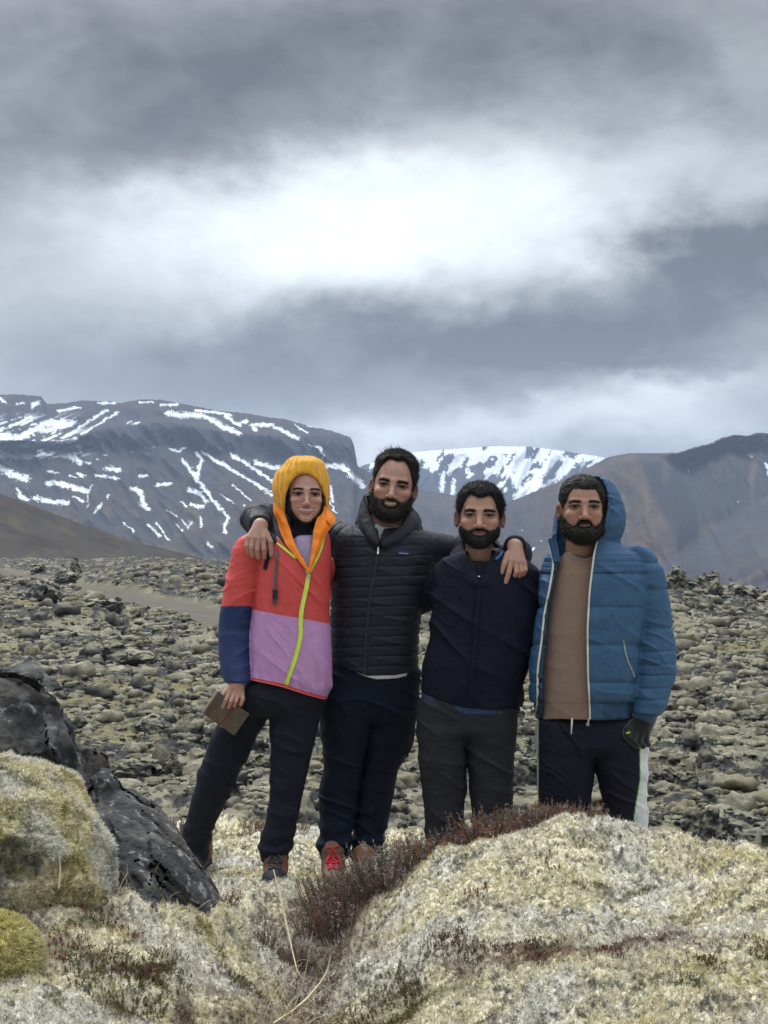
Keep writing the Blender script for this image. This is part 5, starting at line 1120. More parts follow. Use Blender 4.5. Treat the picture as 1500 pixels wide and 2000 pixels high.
body_mesh(pb, [head], (*limb_body(Yb, [[(937, 1050, .0, .05), (940, 1100, .02, .06), (935, 1150, .02, .10), (925, 1260, .02, .10), (915, 1380, .01, .10)], [(880, 1135, .05, .035), (838, 1168, .15, .03), (750, 1215, .24, .03)], [(1025, 1135, .04, .045), (1050, 1210, .12, .04), (1100, 1250, .22, .035)], [(870, 1400, 0, .07), (868, 1560, 0, .045), (866, 1700, 0, .035)], [(955, 1400, 0, .07), (960, 1560, 0, .045), (958, 1700, 0, .035)]]), TB))
ft3 = loft(rowsb([(1075, 895, 985, .085), (1092, 868, 1022, .105), (1115, 852, 1048, .122), (1150, 845, 1058, .132), (1200, 843, 1056, .138), (1250, 838, 1046, .140), (1300, 824, 1034, .140), (1345, 822, 1020, .134), (1392, 824, 1010, .126)], .13), Yb, 2.5)
hem3 = lambda px: np.interp(px, [815, 860, 905, 960, 1012], [1350, 1369, 1382, 1386, 1381])
def fj3(P):
    px, py = pxy(P); a = ft3(P) - folds(P, 81, .012, (6, 6, 6), 0.7); b = chain(P, HPY([(872, 1125, .03), (838, 1165, .14), (750, 1215, .24)], Yb), [.062, .056, .05], .02); c = chain(P, HPY([(1022, 1132, .0), (1034, 1190, .10), (1075, 1250, .22)], Yb), [.066, .056, .05], .02)
    d = smin(a, smin(b, c, .01), .03); d = np.where(py > 1260, a, d); d = smax(d, (py - hem3(px)) * .00214, .006)
    v = ell(P, W(938, 1082, Yb - .055), (.058, .06, .050)); v2 = np.maximum(np.maximum((905 + (py - 1070) * .55) - px, px - (970 - (py - 1070) * .55)) * .00214, (py - 1128) * .00214); v2 = np.maximum(v2, P[:, 1] - (Yb - .055))
    return smax(smax(d, -v, .006), -v2, .005)
BJ = (0.0065, 0.0085, 0.019)
solid('rain_jacket', fj3, (W(735, 0, Yb)[0], Yb - .2, W(0, 1400, Yb)[2]), (W(1100, 0, Yb)[0], Yb + .32, W(0, 1065, Yb)[2]), .0031, M_black, pb, BJ)
def L5(l): return [W(a, b, Yb + c) for a, b, c in l]
sheet('collar', [L5([(901, 1056, .03), (906, 1072, -.03), (916, 1095, -.085), (930, 1120, -.118), (936, 1128, -.125)]), L5([(890, 1068, .03), (892, 1085, -.04), (902, 1108, -.10), (920, 1128, -.128), (935, 1140, -.138)]), L5([(880, 1080, .03), (884, 1098, -.04), (896, 1118, -.10), (915, 1136, -.128), (934, 1146, -.134)])], .008, M_black, pb, 40, 10, None, BJ)
sheet('collar', [L5([(982, 1070, .03), (978, 1080, -.03), (968, 1096, -.085), (950, 1118, -.118), (938, 1128, -.126)]), L5([(992, 1075, .03), (990, 1092, -.04), (978, 1114, -.10), (956, 1132, -.128), (939, 1140, -.138)]), L5([(1002, 1085, .03), (998, 1102, -.04), (984, 1124, -.10), (958, 1140, -.128), (940, 1146, -.134)])], .008, M_black, pb, 40, 10, None, BJ)
sheet('collar', [L5([(901, 1056, .03), (915, 1050, .11), (968, 1058, .11), (982, 1070, .03)]), L5([(885, 1078, .03), (910, 1070, .12), (975, 1075, .12), (998, 1085, .03)])], .008, M_black, pb, 40, 8, None, BJ)
solid('tee_shirt', loft(rowsb([(1096, 905, 972, .078), (1110, 890, 985, .095), (1140, 885, 990, .108)], .1), Yb, 2.2), (W(870, 0, Yb)[0], Yb - .13, W(0, 1150, Yb)[2]), (W(1005, 0, Yb)[0], Yb + .12, W(0, 1085, Yb)[2]), .0035, M_black, pb, (0.010, 0.011, 0.016))
strip('inner_collar', [(983, 1072), (977, 1084), (968, 1092)], .010, lambda P: fj3(P), Yb, M_nylon, pb, off=.008, color=(0.03, 0.10, 0.24))
strip('zip_flap', [(937, 1130), (935, 1160), (931, 1195), (928, 1250), (922, 1310), (917, 1380)], .022, fj3, Yb, M_black, pb, off=.004, th=.005, color=BJ)
strip('zip_pull', [(936, 1122), (935, 1127)], .008, fj3, Yb, M_metal, pb, off=.012)
fin = loft(rowsb([(1340, 824, 1010, .121), (1370, 822, 1010, .121), (1400, 824, 1009, .120)], .12), Yb, 2.5); hin = lambda px: np.interp(px, [815, 860, 905, 960, 1012], [1362, 1384, 1396, 1398, 1392])
def fi3(P):
    px, py = pxy(P); return smax(fin(P) + .001 - baffles(px, np.arange(800, 1030, 17), .003), (py - hin(px)) * .00214, .008)
solid('inner_jacket', fi3, (W(810, 0, Yb)[0], Yb - .16, W(0, 1405, Yb)[2]), (W(1025, 0, Yb)[0], Yb + .16, W(0, 1345, Yb)[2]), .0035, M_nylon, pb, (0.022, 0.05, 0.12))
hip3 = rowsb([(1345, 823, 1008, .112), (1376, 819, 1008, .116), (1425, 820, 1004, .110), (1450, 828, 996, .08)], .12)
l3 = rowsb([(1372, 820, 912, .10), (1430, 816, 908, .105), (1460, 817, 911, .10), (1487, 819, 911, .096), (1526, 823, 910, .09), (1579, 828, 907, .084), (1625, 830, 906, .078), (1680, 833, 902, .07), (1712, 836, 898, .065)], .09)
r3 = rowsb([(1372, 904, 1008, .10), (1430, 904, 1007, .105), (1460, 908, 1006, .10), (1500, 915, 1004, .095), (1533, 919, 1002, .09), (1579, 921, 1001, .084), (1609, 923, 998, .08), (1680, 928, 990, .07), (1712, 930, 985, .065)], .09)
trousers('b', pb, Yb, hip3, l3, r3, (0.025, 0.026, 0.033), 91)
for x in (866, 957): boot(x, 1727, Yb - .05, pb, yaw=0, up=(0.06, 0.05, 0.04), toe=(0.03, 0.03, 0.03), lace=(0.05, 0.05, 0.05))

# ============ man in the blue puffer jacket
Yp = 6.35; pp = person(tuple(W(1150, 1733, Yp)), 'bearded man in an open blue puffer jacket with the hood up over a beige sweater')
fr = Frame(W(1137, 990, Yp - 0.045), roll=0.5, yaw=-1, pitch=0, sc=1.09)
hf = head_fields(dict(fw=1.09, smile=0.15, open=0.0, beard=0.020, bclip=0.148, bl=[(0, -0.0475), (0.018, -0.0495), (0.028, -0.064), (0.036, -0.077), (0.046, -0.072), (0.058, -0.055), (0.068, -0.030), (0.076, 0.0)], hair=0.007, top=0.001, eye=0.0054, nose=1.15, ebz=-0.001, ebt=0.0042, comb=(0.1, -0.6, 0.2), hl_len=0.008, haircol=(0.010, 0.008, 0.008), lip=(0.23, 0.10, 0.09), iris=(0.03, 0.016, 0.01),
    hl=[(0, 0.060), (0.3, 0.060), (0.55, 0.058), (0.70, 0.045), (0.82, 0.015), (0.95, 0.005), (1.12, -0.015), (1.35, -0.022), (1.50, 0.010), (2.0, 0.012), (2.4, -0.05), (3.2, -0.085)]))
TP = (0.31, 0.170, 0.122)
head = build_head(fr, hf, TP, pp, neck=((0, 0.015, -0.05), (0.0, 0.03, -0.16), 0.055, 0.058))
body_mesh(pp, [head], (*limb_body(Yp, [[(1137, 1040, .0, .05), (1140, 1095, .02, .06), (1140, 1150, .02, .10), (1140, 1260, .02, .10), (1150, 1400, .01, .10)], [(1085, 1120, .06, .045), (1040, 1200, .28, .04), (960, 1250, .32, .035)], [(1245, 1120, .0, .045), (1275, 1240, .0, .04), (1262, 1350, -.04, .03), (1252, 1405, -.06, .025)], [(1105, 1420, 0, .07), (1103, 1560, 0, .045), (1103, 1700, 0, .035)], [(1205, 1420, 0, .07), (1212, 1560, 0, .045), (1222, 1700, 0, .035)]]), TP))
# sweater
fsw = loft(rowsb([(1070, 1112, 1166, .07), (1090, 1093, 1192, .092), (1120, 1075, 1215, .112), (1180, 1068, 1220, .122), (1260, 1060, 1225, .130), (1340, 1054, 1230, .134), (1372, 1054, 1230, .134), (1406, 1056, 1228, .132), (1412, 1058, 1226, .130)], .12), Yp, 2.3)
def fsw2(P):
    px, py = pxy(P); d = smax(fsw(P), (py - 1404.5) * .0021, .004) - folds(P, 101, .004, (5, 5, 5), .3); nk = ell(P, W(1140, 1064, Yp - .06), (.056, .08, .058)); d = smax(d, -nk, .005)
    rib = sstep(py, 1371, 1374) * (0.0035 * np.abs(np.sin(px * 0.66)) - .004); neck = np.exp(-((nk - .010) / .005) ** 2) * .002; return d - rib - neck
solid('sweater', fsw2, (W(1045, 0, Yp)[0], Yp - .17, W(0, 1415, Yp)[2]), (W(1240, 0, Yp)[0], Yp + .17, W(0, 1065, Yp)[2]), .0029, M_knit, pp, lambda V: np.broadcast_to(np.array([0.215, 0.145, 0.112]), V.shape) * (1 + .05 * gn3(V * 90, 5))[:, None])
PB = np.array([0.034, 0.085, 0.170]); PBD = np.array([0.020, 0.038, 0.070])
ft4 = loft(rowsb([(1055, 1095, 1190, .10, .02), (1070, 1078, 1225, .115, .01), (1085, 1068, 1250, .13), (1110, 1062, 1262, .142), (1150, 1057, 1262, .150), (1200, 1050, 1258, .156), (1260, 1040, 1250, .160), (1330, 1035, 1244, .160), (1370, 1036, 1240, .152), (1408, 1044, 1234, .140)], .15), Yp, 2.5)
fs4 = loft(rowsb([(1068, 1215, 1262, .06), (1080, 1222, 1276, .066), (1100, 1232, 1288, .072), (1125, 1238, 1298, .078), (1160, 1242, 1304, .080), (1228, 1242, 1313, .080), (1273, 1241, 1320, .080, -.02), (1322, 1240, 1319, .076, -.03), (1345, 1238, 1311, .072, -.04), (1370, 1236, 1303, .066, -.05), (1394, 1236, 1292, .056, -.06), (1402, 1240, 1286, .05, -.06)], .07), Yp, 2.1)
fho = loft(rowsb([(929, 1136, 1174, .06), (934, 1124, 1184, .09), (945, 1112, 1197, .115), (962, 1100, 1208, .135), (985, 1091, 1218, .150), (1005, 1083, 1221, .155), (1030, 1080, 1220, .155), (1055, 1078, 1213, .148), (1080, 1078, 1206, .135), (1100, 1082, 1192, .12)], .13, .055), Yp, 2.1, cap=.03)
xl4 = polyline_x([(1085, 1053), (1092, 1098), (1080, 1151), (1071, 1198), (1067, 1250), (1061, 1322), (1060, 1401)]); xr4 = polyline_x([(1167, 1051), (1159, 1081), (1150, 1155), (1146, 1230), (1147, 1315), (1150, 1370), (1151, 1404)])
zl4 = polyline_x([(1071, 1053), (1082, 1098), (1073, 1151), (1063, 1198), (1058, 1251), (1050, 1305), (1050, 1350), (1050, 1372), (1045, 1399)])
ol = polyline_x([(1130, 930), (1112, 946), (1098, 985), (1091, 1017), (1087, 1053), (1088, 1110)]); orr = polyline_x([(1158, 930), (1172, 946), (1181, 985), (1179, 1020), (1172, 1045), (1167, 1051), (1159, 1081), (1156, 1110)])
SE = [1040, 1076, 1086, 1097, 1108, 1119, 1186, 1260, 1334, 1371, 1430]; SA = [1050, 1100, 1153, 1228, 1275, 1300, 1320, 1346, 1368, 1400, 1430]
def fj4(P):
    px, py = pxy(P); t = ft4(P); a = t - baffles(py + 1.0 * gn3(P * 9, 4), SE, .009, 5) * np.where(py < 1119, .35, 1) - folds(P, 111, .006, (9, 6, 4), .4)
    a = a + .012 * sstep(py, 1371, 1374)
    cb = (px - 1275) * 0.0; b = fs4(P) - baffles(py + 0.06 * np.abs(px - 1275) + 1.2 * gn3(P * 9, 6), SA, .0075, 5) - folds(P, 113, .006, (7, 7, 12), .3)
    c = chain(P, HPY([(1092, 1118, .05), (1046, 1195, .30), (960, 1250, .36)], Yp), [.07, .062, .055], .02)
    d = smin(a, c, .03); d = np.where(py > 1230, a, d); d = smin(d, b, .014)
    v = np.maximum(xl4(py) - px, px - xr4(py)) * .0021; v = np.maximum(v, P[:, 1] - (Yp + .03)); v = np.maximum(v, (1040 - py) * .0021); d = smax(d, -v, .010)
    d = np.where((px < 1236), smax(d, (py - 1407) * .0021, .008), d)
    # hood
    h = fho(P) - folds(P, 117, .007, (10, 8, 7), .2) - baffles(py + .25 * (px - 1180), [880, 992, 1060, 1130], .005, 4) * (px > 1184)
    rim = np.exp(-((px - orr(py) - 12) / 3.0) ** 2) * .006 * (P[:, 1] < Yp); h = h + rim
    e = np.maximum(ol(py) - px, px - orr(py)) * .0021; e = np.maximum(e, P[:, 1] - (Yp + .05)); h = smax(h, -e, .010); h = smax(h, -ell(P, W(1137, 985, Yp - .015), (.106, .145, .150)), .008)
    return smin(d, h, .02)
def c4(V):
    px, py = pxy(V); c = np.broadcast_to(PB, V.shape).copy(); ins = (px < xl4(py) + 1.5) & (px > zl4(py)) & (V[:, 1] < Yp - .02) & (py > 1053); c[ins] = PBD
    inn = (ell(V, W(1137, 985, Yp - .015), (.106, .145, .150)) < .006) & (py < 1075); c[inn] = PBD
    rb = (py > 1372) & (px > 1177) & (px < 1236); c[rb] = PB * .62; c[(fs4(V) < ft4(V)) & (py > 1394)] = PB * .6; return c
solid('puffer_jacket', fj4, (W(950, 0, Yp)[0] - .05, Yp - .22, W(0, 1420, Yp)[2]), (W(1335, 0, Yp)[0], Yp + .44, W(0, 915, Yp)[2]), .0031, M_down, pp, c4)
WZ = (0.55, 0.55, 0.52)
zl = [(zl4(y), y) for y in (1055, 1075, 1098, 1125, 1151, 1175, 1198, 1225, 1251, 1280, 1305, 1330, 1350, 1372, 1399)]
strip('zip', zl, .0075, fj4, Yp, M_plain, pp, off=.004, th=.003, color=WZ, n=80)
strip('zip', [(xr4(y) + 1.5, y) for y in (1053, 1081, 1110, 1155, 1190, 1230, 1270, 1315, 1345, 1370, 1404)], .0065, fj4, Yp, M_plain, pp, off=.004, th=.003, color=WZ, n=80)
strip('pocket_zip', [(1218, 1250), (1221, 1270), (1226, 1290), (1236, 1312), (1240, 1322)], .004, fj4, Yp, M_plain, pp, off=.003, color=(0.3, 0.35, 0.4))
sheet('collar_flap', [HPY([(1071, 1053, -.06), (1076, 1075, -.075), (1082, 1098, -.10)], Yp), HPY([(1084, 1050, -.04), (1090, 1072, -.065), (1093, 1098, -.09)], Yp)], .010, M_down, pp, 20, 8, None, tuple(PB * .8))
Vt, Qt = tube([W(1150, 1403, Yp - .155), W(1149, 1409, Yp - .158), W(1148, 1414, Yp - .158)], [.004, .003, .003], 8, 8); Vt2, Qt2 = tube([W(1148, 1412, Yp - .158) + .0055 * np.array([math.cos(t), 0, math.sin(t) - 1]) for t in np.linspace(0, 2 * np.pi, 18)], .0018, 6)
VV, FF = cat([(Vt, Qt), (Vt2, Qt2)]); mk('zip_pull', VV, FF, M_metal, pp)
fcf = lambda P: chain(P, HPY([(1262, 1385, -.06), (1257, 1405, -.065)], Yp), [.052, .049]) - .0015 * np.abs(np.sin(P[:, 0] * 420))
solid('knit_cuff', lambda P: smax(fcf(P), (pxy(P)[1] - 1408 - .42 * (pxy(P)[0] - 1257)) * .0021, .004), W(1225, 1440, Yp) - np.array([0, .14, 0]), W(1300, 1370, Yp) + np.array([0, .02, 0]), .003, M_knit, pp, tuple(PB * .5))
gp = [(*HPY([(1257, 1408, -.065), (1252, 1432, -.07)], Yp), .044, .040), (*HPY([(1257, 1408, -.065), (1236, 1432, -.08)], Yp), .040, .030)]
gf = [(HPY([(1234, 1426, -.095), (1224, 1438, -.115), (1234, 1449, -.12)], Yp), [.015, .014, .013]), (HPY([(1244, 1430, -.098), (1234, 1446, -.118), (1244, 1456, -.118)], Yp), [.015, .014, .013]), (HPY([(1254, 1432, -.098), (1248, 1449, -.112), (1256, 1457, -.105)], Yp), [.015, .014, .013]), (HPY([(1262, 1430, -.09), (1262, 1447, -.10), (1266, 1454, -.09)], Yp), [.015, .014, .013]), (HPY([(1236, 1412, -.08), (1224, 1424, -.105), (1222, 1436, -.12)], Yp), [.016, .014, .0125])]
lo, hi = bounds([q for g in gf for q in g[0]] + [W(1257, 1400, Yp - .06)], .06)
solid('glove', hand_field(gp, gf), lo, hi, .0025, M_knit, pp, (0.010, 0.011, 0.015))
tb = march(hand_field(gp, gf), [1216, 1221, 1223, 1226], [1441, 1440, 1439.5, 1439], Yp - .1)
strip('glove_tab', [(1223, 1432), (1227, 1431), (1231, 1430)], .004, hand_field(gp, gf), Yp - .05, M_plain, pp, off=.003, color=(0.45, 0.6, 0.08))
hip4 = rowsb([(1385, 1060, 1238, .095), (1400, 1054, 1248, .105), (1425, 1051, 1256, .115), (1456, 1054, 1260, .112), (1480, 1062, 1252, .085)], .12)
l4 = rowsb([(1410, 1051, 1162, .10), (1460, 1050, 1160, .11), (1516, 1049, 1161, .105), (1538, 1049, 1157, .10), (1593, 1054, 1150, .092), (1650, 1060, 1147, .084), (1725, 1066, 1142, .072)], .1)
r4 = rowsb([(1410, 1154, 1256, .10), (1460, 1156, 1264, .11), (1502, 1160, 1265, .106), (1526, 1168, 1263, .102), (1562, 1176, 1263, .095), (1591, 1179, 1266, .09), (1636, 1186, 1265, .085), (1725, 1194, 1258, .072)], .1)
stl = polyline_x([(1262, 1380), (1252, 1440), (1249, 1459), (1250, 1521), (1240, 1581), (1234, 1632), (1230, 1725)])
def ctr(V):
    px, py = pxy(V); c = np.broadcast_to(np.array([0.009, 0.011, 0.020]), V.shape).copy(); s = stl(py); m = (px > s) & (V[:, 0] > W(1200, 0, Yp)[0]); c[m] = (0.55, 0.56, 0.60); c[m & (px < s + 2)] = (0.2, 0.5, 0.15); m2 = px < 1052; c[m2] = (0.3, 0.34, 0.3); return c
trousers('p', pp, Yp, hip4, l4, r4, ctr, 121)
fst = lambda P: loft(hip4, Yp)(P)
Vd, Qd = tube([W(1117, 1402, Yp - .128), W(1117, 1415, Yp - .132), W(1116, 1424, Yp - .133), W(1116, 1434, Yp - .132)], [.004, .004, .0026, .002], 8, 14); mk('drawstring', Vd, Qd, M_plain, pp, col=np.broadcast_to(np.array([.6, .6, .6]), Vd.shape))
for x in (1104, 1226): boot(x, 1730, Yp - .05, pp, yaw=0, up=(0.05, 0.05, 0.05), toe=(0.04, 0.04, 0.04), lace=(0.4, 0.4, 0.4))
# ================================================================== ROCKS, MOSS AND PLANTS
def rock_disp(P, seed, a=0.03, s=6.0):
    q = P * s + 0.5 * gn3(P * s * 0.6, seed + 3)[:, None]
    r = np.abs(gn3(q, seed)) * 1.5; r2 = np.abs(gn3(q * 2.3 + 4, seed + 1)) * 1.2; r3 = gn3(q * 5.5, seed + 2); r4 = gn3(q * 13, seed + 4)
    r5 = np.abs(gn3(q * 5.1 + 9, seed + 6)); return a * (0.95 - r - 0.65 * r2 - 0.38 * r5 + 0.12 * r3 - 0.25 * np.abs(r4))
def rock_col(V, N_, seed, white=0.0):
    n = gn3(V * 7, seed); n2 = gn3(V * 26, seed + 1); n3_ = gn3(V * 80, seed + 2)
    c = mixc(np.broadcast_to(np.array([0.052, 0.054, 0.060]), V.shape), np.array([0.125, 0.122, 0.120]), sstep(n + 0.6 * n2, -0.2, 0.6))
    c = mixc(c, np.array([0.10, 0.085, 0.07]), 0.5 * sstep(gn3(V * 4, seed + 6), 0.1, 0.4))
    c = mixc(c, np.array([0.34, 0.35, 0.34]), 0.75 * sstep(0.8 * n2 + 0.9 * n3_ + white, 0.55, 0.62)); return c
def moss_col(V, seed, yel=0.0, dark=0.0):
    a = gn3(V * 5, seed); b = gn3(V * 22, seed + 1); c_ = gn3(V * 75, seed + 2)
    k = mixc(np.broadcast_to(np.array([0.60, 0.54, 0.37]), V.shape), np.array([0.58, 0.56, 0.50]), sstep(a + .4 * b, -.1, .3))
    k = mixc(k, np.array([0.47, 0.425, 0.17]), np.clip(yel + 0.6 * sstep(b - a, .15, .5), 0, 1))
    k = mixc(k, np.array([0.12, 0.12, 0.05]), (0.45 + dark) * sstep(b + .5 * c_ + dark, .36, .55)); return k
tuftP, tuftN, tuftC, tuftS = [], [], [], []
def blob(name, rows, Y0, n, seed, disp, matl, colf, h=0.007, cap=0.08, label=None, catg=None, tufts=0, ys=0.5, extra=None, clip=None):
    rows = rowsb(rows, .1); base = loft(rows, Y0, n, cap)
    def f(P):
        d = base(P) - disp(P)
        if clip is not None: d = clip(P, d)
        return d
    x0 = min(W(r[1], r[0], Y0 + r[4])[0] for r in rows) - .1; x1 = max(W(r[2], r[0], Y0 + r[4])[0] for r in rows) + .1; zs = [W(0, r[0], Y0 + r[4])[2] for r in rows]
    V, Q = surf(f, (x0, Y0 - ys - .1, min(zs) - .05), (x1, Y0 + ys + .1, max(zs) + .22), h, pad=0.09, band=4.0); Nn = normals(V, Q); o = mk(name, V, Q, matl, None, col=colf(V, Nn))
    if label: tag(o, label, catg)
    if tufts:
        P_, n_ = pick(V, Q, tufts, seed, lambda C: (C[:, 1] < Y0 + .45).astype(float)); tuftP.append(P_); tuftN.append(n_); tuftC.append(colf(P_, n_)); tuftS.append(np.full(len(P_), .013))
    return f
def lichen(V, Nn, seed, w=0.0):
    return rock_col(V, Nn, seed, w)
# big dark boulder at the left edge
blob('boulder', [(1290, 10, 52, .03, .05), (1305, -8, 72, .10, .03), (1328, -50, 92, .16), (1360, -90, 126, .22), (1410, -120, 150, .27), (1460, -150, 172, .31), (1510, -190, 183, .34), (1560, -210, 192, .36), (1620, -240, 200, .38), (1690, -260, 215, .40)], 5.75, 2.6, 5, lambda P: rock_disp(P, 301, .035, 4.2) + .36 * facets(P + .03 * gn3(P * 5, 306)[:, None], 305, 3.1, .9) + .30 * facets(P, 307, 8.5, .8) - .02, M_rock, lambda V, N_: rock_col(V, N_, 303, -0.22), .009, ys=.45, label='tall dark grey boulder at the left edge behind the mossy hump', catg='boulder')
# slab running down to the right
def dslab(P): 
    q = P @ np.array([[0.83, 0, 0.3], [0, 1, 0], [0.55, 0, 0.45]]); return rock_disp(q, 311, .030, 6.5) + .30 * facets(q + .03 * gn3(q * 6, 316)[:, None], 317, 4.6, .9) + .28 * facets(q, 318, 12, .8) + .015
blob('rock_slab', [(1536, 178, 205, .04, .18), (1552, 172, 250, .09, .15), (1580, 172, 292, .15, .12), (1620, 175, 325, .20, .08), (1660, 180, 350, .24, .04), (1700, 185, 374, .27, .0), (1750, 200, 398, .28, -.04), (1790, 230, 416, .26, -.08), (1820, 300, 428, .2, -.1), (1850, 330, 432, .15, -.1)], 5.25, 2.5, 6, dslab, M_rock, lambda V, N_: rock_col(V, N_, 313, 0.02 + 0.22 * sstep(gn3(V * np.array([5, 5, 3]), 315), .15, .5)), .008, ys=.4, label='long dark rock slab with white lichen streaks sloping down towards the gully', catg='rock')
mhump = lambda P: .034 * gn3(P * 3.2, 321) + .046 * gn3(P * 7, 322) + .012 * gn3(P * 19, 323) + .010 * np.abs(gn3(P * 42, 324))
def chump(V, N_):
    c = moss_col(V, 331, 0.0, 0.02); under = sstep(-N_[:, 2], -0.12, 0.35); c = mixc(c, np.array([0.16, 0.155, 0.085]), 0.4 * sstep(gn3(V * 9, 337), -0.1, 0.4) * (N_[:, 1] < -.3)); return mixc(c, np.array([0.10, 0.10, 0.10]), 0.75 * sstep(gn3(V * 5.5, 339) + .3 * gn3(V * 20, 340), .42, .55))
blob('moss_hump', [(1484, -60, 45, .06, .1), (1494, -100, 88, .12, .08), (1515, -130, 122, .18, .05), (1545, -150, 150, .24, .03), (1590, -150, 182, .28), (1640, -150, 206, .30), (1690, -150, 220, .30), (1730, -150, 220, .28), (1765, -150, 205, .24), (1800, -120, 180, .2)], 4.95, 2.1, 7, mhump, M_moss, chump, .0075, ys=.35, label='rounded moss-covered rock in front of the dark boulder', catg='mossy rock', tufts=26000)
blob('moss_cushion', [(1778, -40, 8, .05, .05), (1790, -60, 30, .08), (1820, -80, 55, .12), (1860, -90, 74, .15), (1900, -90, 84, .16), (1940, -90, 80, .16), (1980, -90, 70, .15)], 4.15, 2.3, 8, lambda P: .012 * gn3(P * 8, 341) + .006 * gn3(P * 28, 342), M_moss, lambda V, N_: moss_col(V, 343, .75, -0.05), .006, ys=.2, label='bright yellow-green moss cushion in the bottom left corner', catg='moss cushion', tufts=9000)
# ---- loose lava rocks on the field
def lava_variant(seed, sharp):
    def f(P):
        d = ell(P, (0, 0, .0), (.5, .42, .40 + .25 * sharp)); d = smin(d, ell(P, (.22 * math.cos(seed), .15 * math.sin(seed), .18 + .25 * sharp), (.22, .20, .34 + .2 * sharp)), .1); return d - rock_disp(P, seed, .13, 2.2) - .5 * facets(P, seed + 5, 2.1, .8) - .25 * facets(P, seed + 6, 5.5, .8)
    V, Q = surf(f, (-.95, -.9, -.8), (.95, .9, 1.25), .038, pad=.5, band=4.0); N_ = normals(V, Q)
    c = rock_col(V * .6, N_, seed, -.1); top = sstep(N_[:, 2] + .4 * gn3(V * 5, seed + 9), .15, .5) * sstep(gn3(V * 2, seed + 8), -.45, -.1); c = mixc(c, np.array([0.26, 0.245, 0.18]), np.clip(top * .9, 0, 1))
    o = mk('lava_rock', V, Q, M_rock, None, col=c); return o
LV = [lava_variant(401 + 17 * k, (0.0, 0.2, 0.9, 0.1, 0.5, 0.0)[k]) for k in range(6)]
rs = np.random.RandomState(77); used = set()
RK = ['rounded knobbly', 'blocky', 'tall jagged', 'broad lumpy', 'pointed', 'squat rounded']
def rock_label(x, y, s, k, grp):
    px = 750 + x * F / y; where = 'left edge' if px < 130 else 'right of the boulder' if px < 300 else 'beside the woman' if px < 440 else 'behind the woman' if px < 640 else 'behind the tall man' if px < 820 else 'behind the black-jacketed man' if px < 1010 else 'behind the blue-jacketed man' if px < 1300 else 'right of the blue sleeve' if px < 1410 else 'at the right edge'
    return '%s %s dark lava rock, %s, %s' % ('small' if s < .3 else 'larger', RK[k], 'near' if y < 17 else 'mid-distance' if y < 30 else 'distant' if y < 50 else 'farthest', where)
def put_rock(x, y, s, k, sq=1.0, sink=.25, label=None, group=None, rz=None):
    o = LV[k] if k not in used else LV[k].copy()
    if k in used: scene.collection.objects.link(o)
    used.add(k); z = float(ground(np.array([x]), np.array([y]), False)[0][0]); o.location = (x, y, z + s * (.5 - sink) * sq * .6); o.scale = (s, s, s * sq); o.rotation_euler = (rs.uniform(-.25, .25), rs.uniform(-.25, .25), rs.uniform(0, 6.28) if rz is None else rz)
    tag(o, label or rock_label(x, y, s, k, group), 'rock', group or 'lava rocks scattered over the moss field'); return o
def put_px(px, py, s, k, sq=1.0, sink=.25, label=None, Y=None, **kw):
    if Y is None:
        Y = 30.0
        for _ in range(80):
            z = float(field_base(np.array([(px - 750) / F * Y]), np.array([Y]))[0]); Y = .6 * Y + .4 * (CZ - z - .1) * F / (py - HY)
    return put_rock((px - 750) / F * Y, Y, s, k, sq, sink, label, **kw)
put_px(1390, 1665, .30, 2, 1.3, .1, 'upright dark lava rock on the right, left of the big rock cluster')
put_px(1440, 1650, .62, 0, .7, .2, 'largest of the dark lava rocks in the cluster at the right edge'); put_px(1478, 1672, .50, 3, .7, .2, 'low dark lava rock at the right edge in front of the big cluster'); put_px(1425, 1690, .34, 1, .9, .2, 'pale-tipped lava rock at the foot of the big cluster on the right')
put_px(1015, 1540, .55, 4, .9, .2, 'dark lava rock between the grey trousers and the blue-jacketed man'); put_px(1290, 1545, .40, 5, .8, .2, 'squat lava rock just right of the white trouser stripe'); put_px(1340, 1548, .28, 1, .8, .2)
put_px(1470, 1508, .50, 0, .7, .2, 'wide dark rock at the right edge above the cluster'); put_px(560, 1560, .33, 3, .7, .2, 'round lava rock seen between the woman\'s legs'); put_px(510, 1515, .36, 5, .7, .2, 'grey lava rock seen low between the woman\'s trouser legs')
put_px(270, 1518, .55, 0, .6, .2, 'broad dark rock right of the tall boulder'); put_px(335, 1512, .26, 4, 1.1, .2, 'pointed rock right of the tall boulder near the woman\'s leg'); put_px(300, 1435, .6, 3, .6, .2, 'flat dark lava outcrop below the leather book'); put_px(250, 1300, 1.2, 1, .5, .25, 'wide lava outcrop in the middle of the left moss field')
put_px(148, 1096, .75, 2, 1.5, .1, 'dark lava pinnacle standing on the left skyline of the field', Y=112); put_px(75, 1108, 1.2, 1, .7, .2, 'jagged rock pile on the far left skyline of the field', Y=112); put_px(85, 1190, 1.15, 0, .9, .2, 'big grey lava outcrop left of the dirt track', Y=58); put_px(130, 1145, 1.1, 4, .8, .2, 'dark rock beside the dirt track', Y=78); put_px(205, 1215, 1.3, 3, .5, .2, None, Y=50)
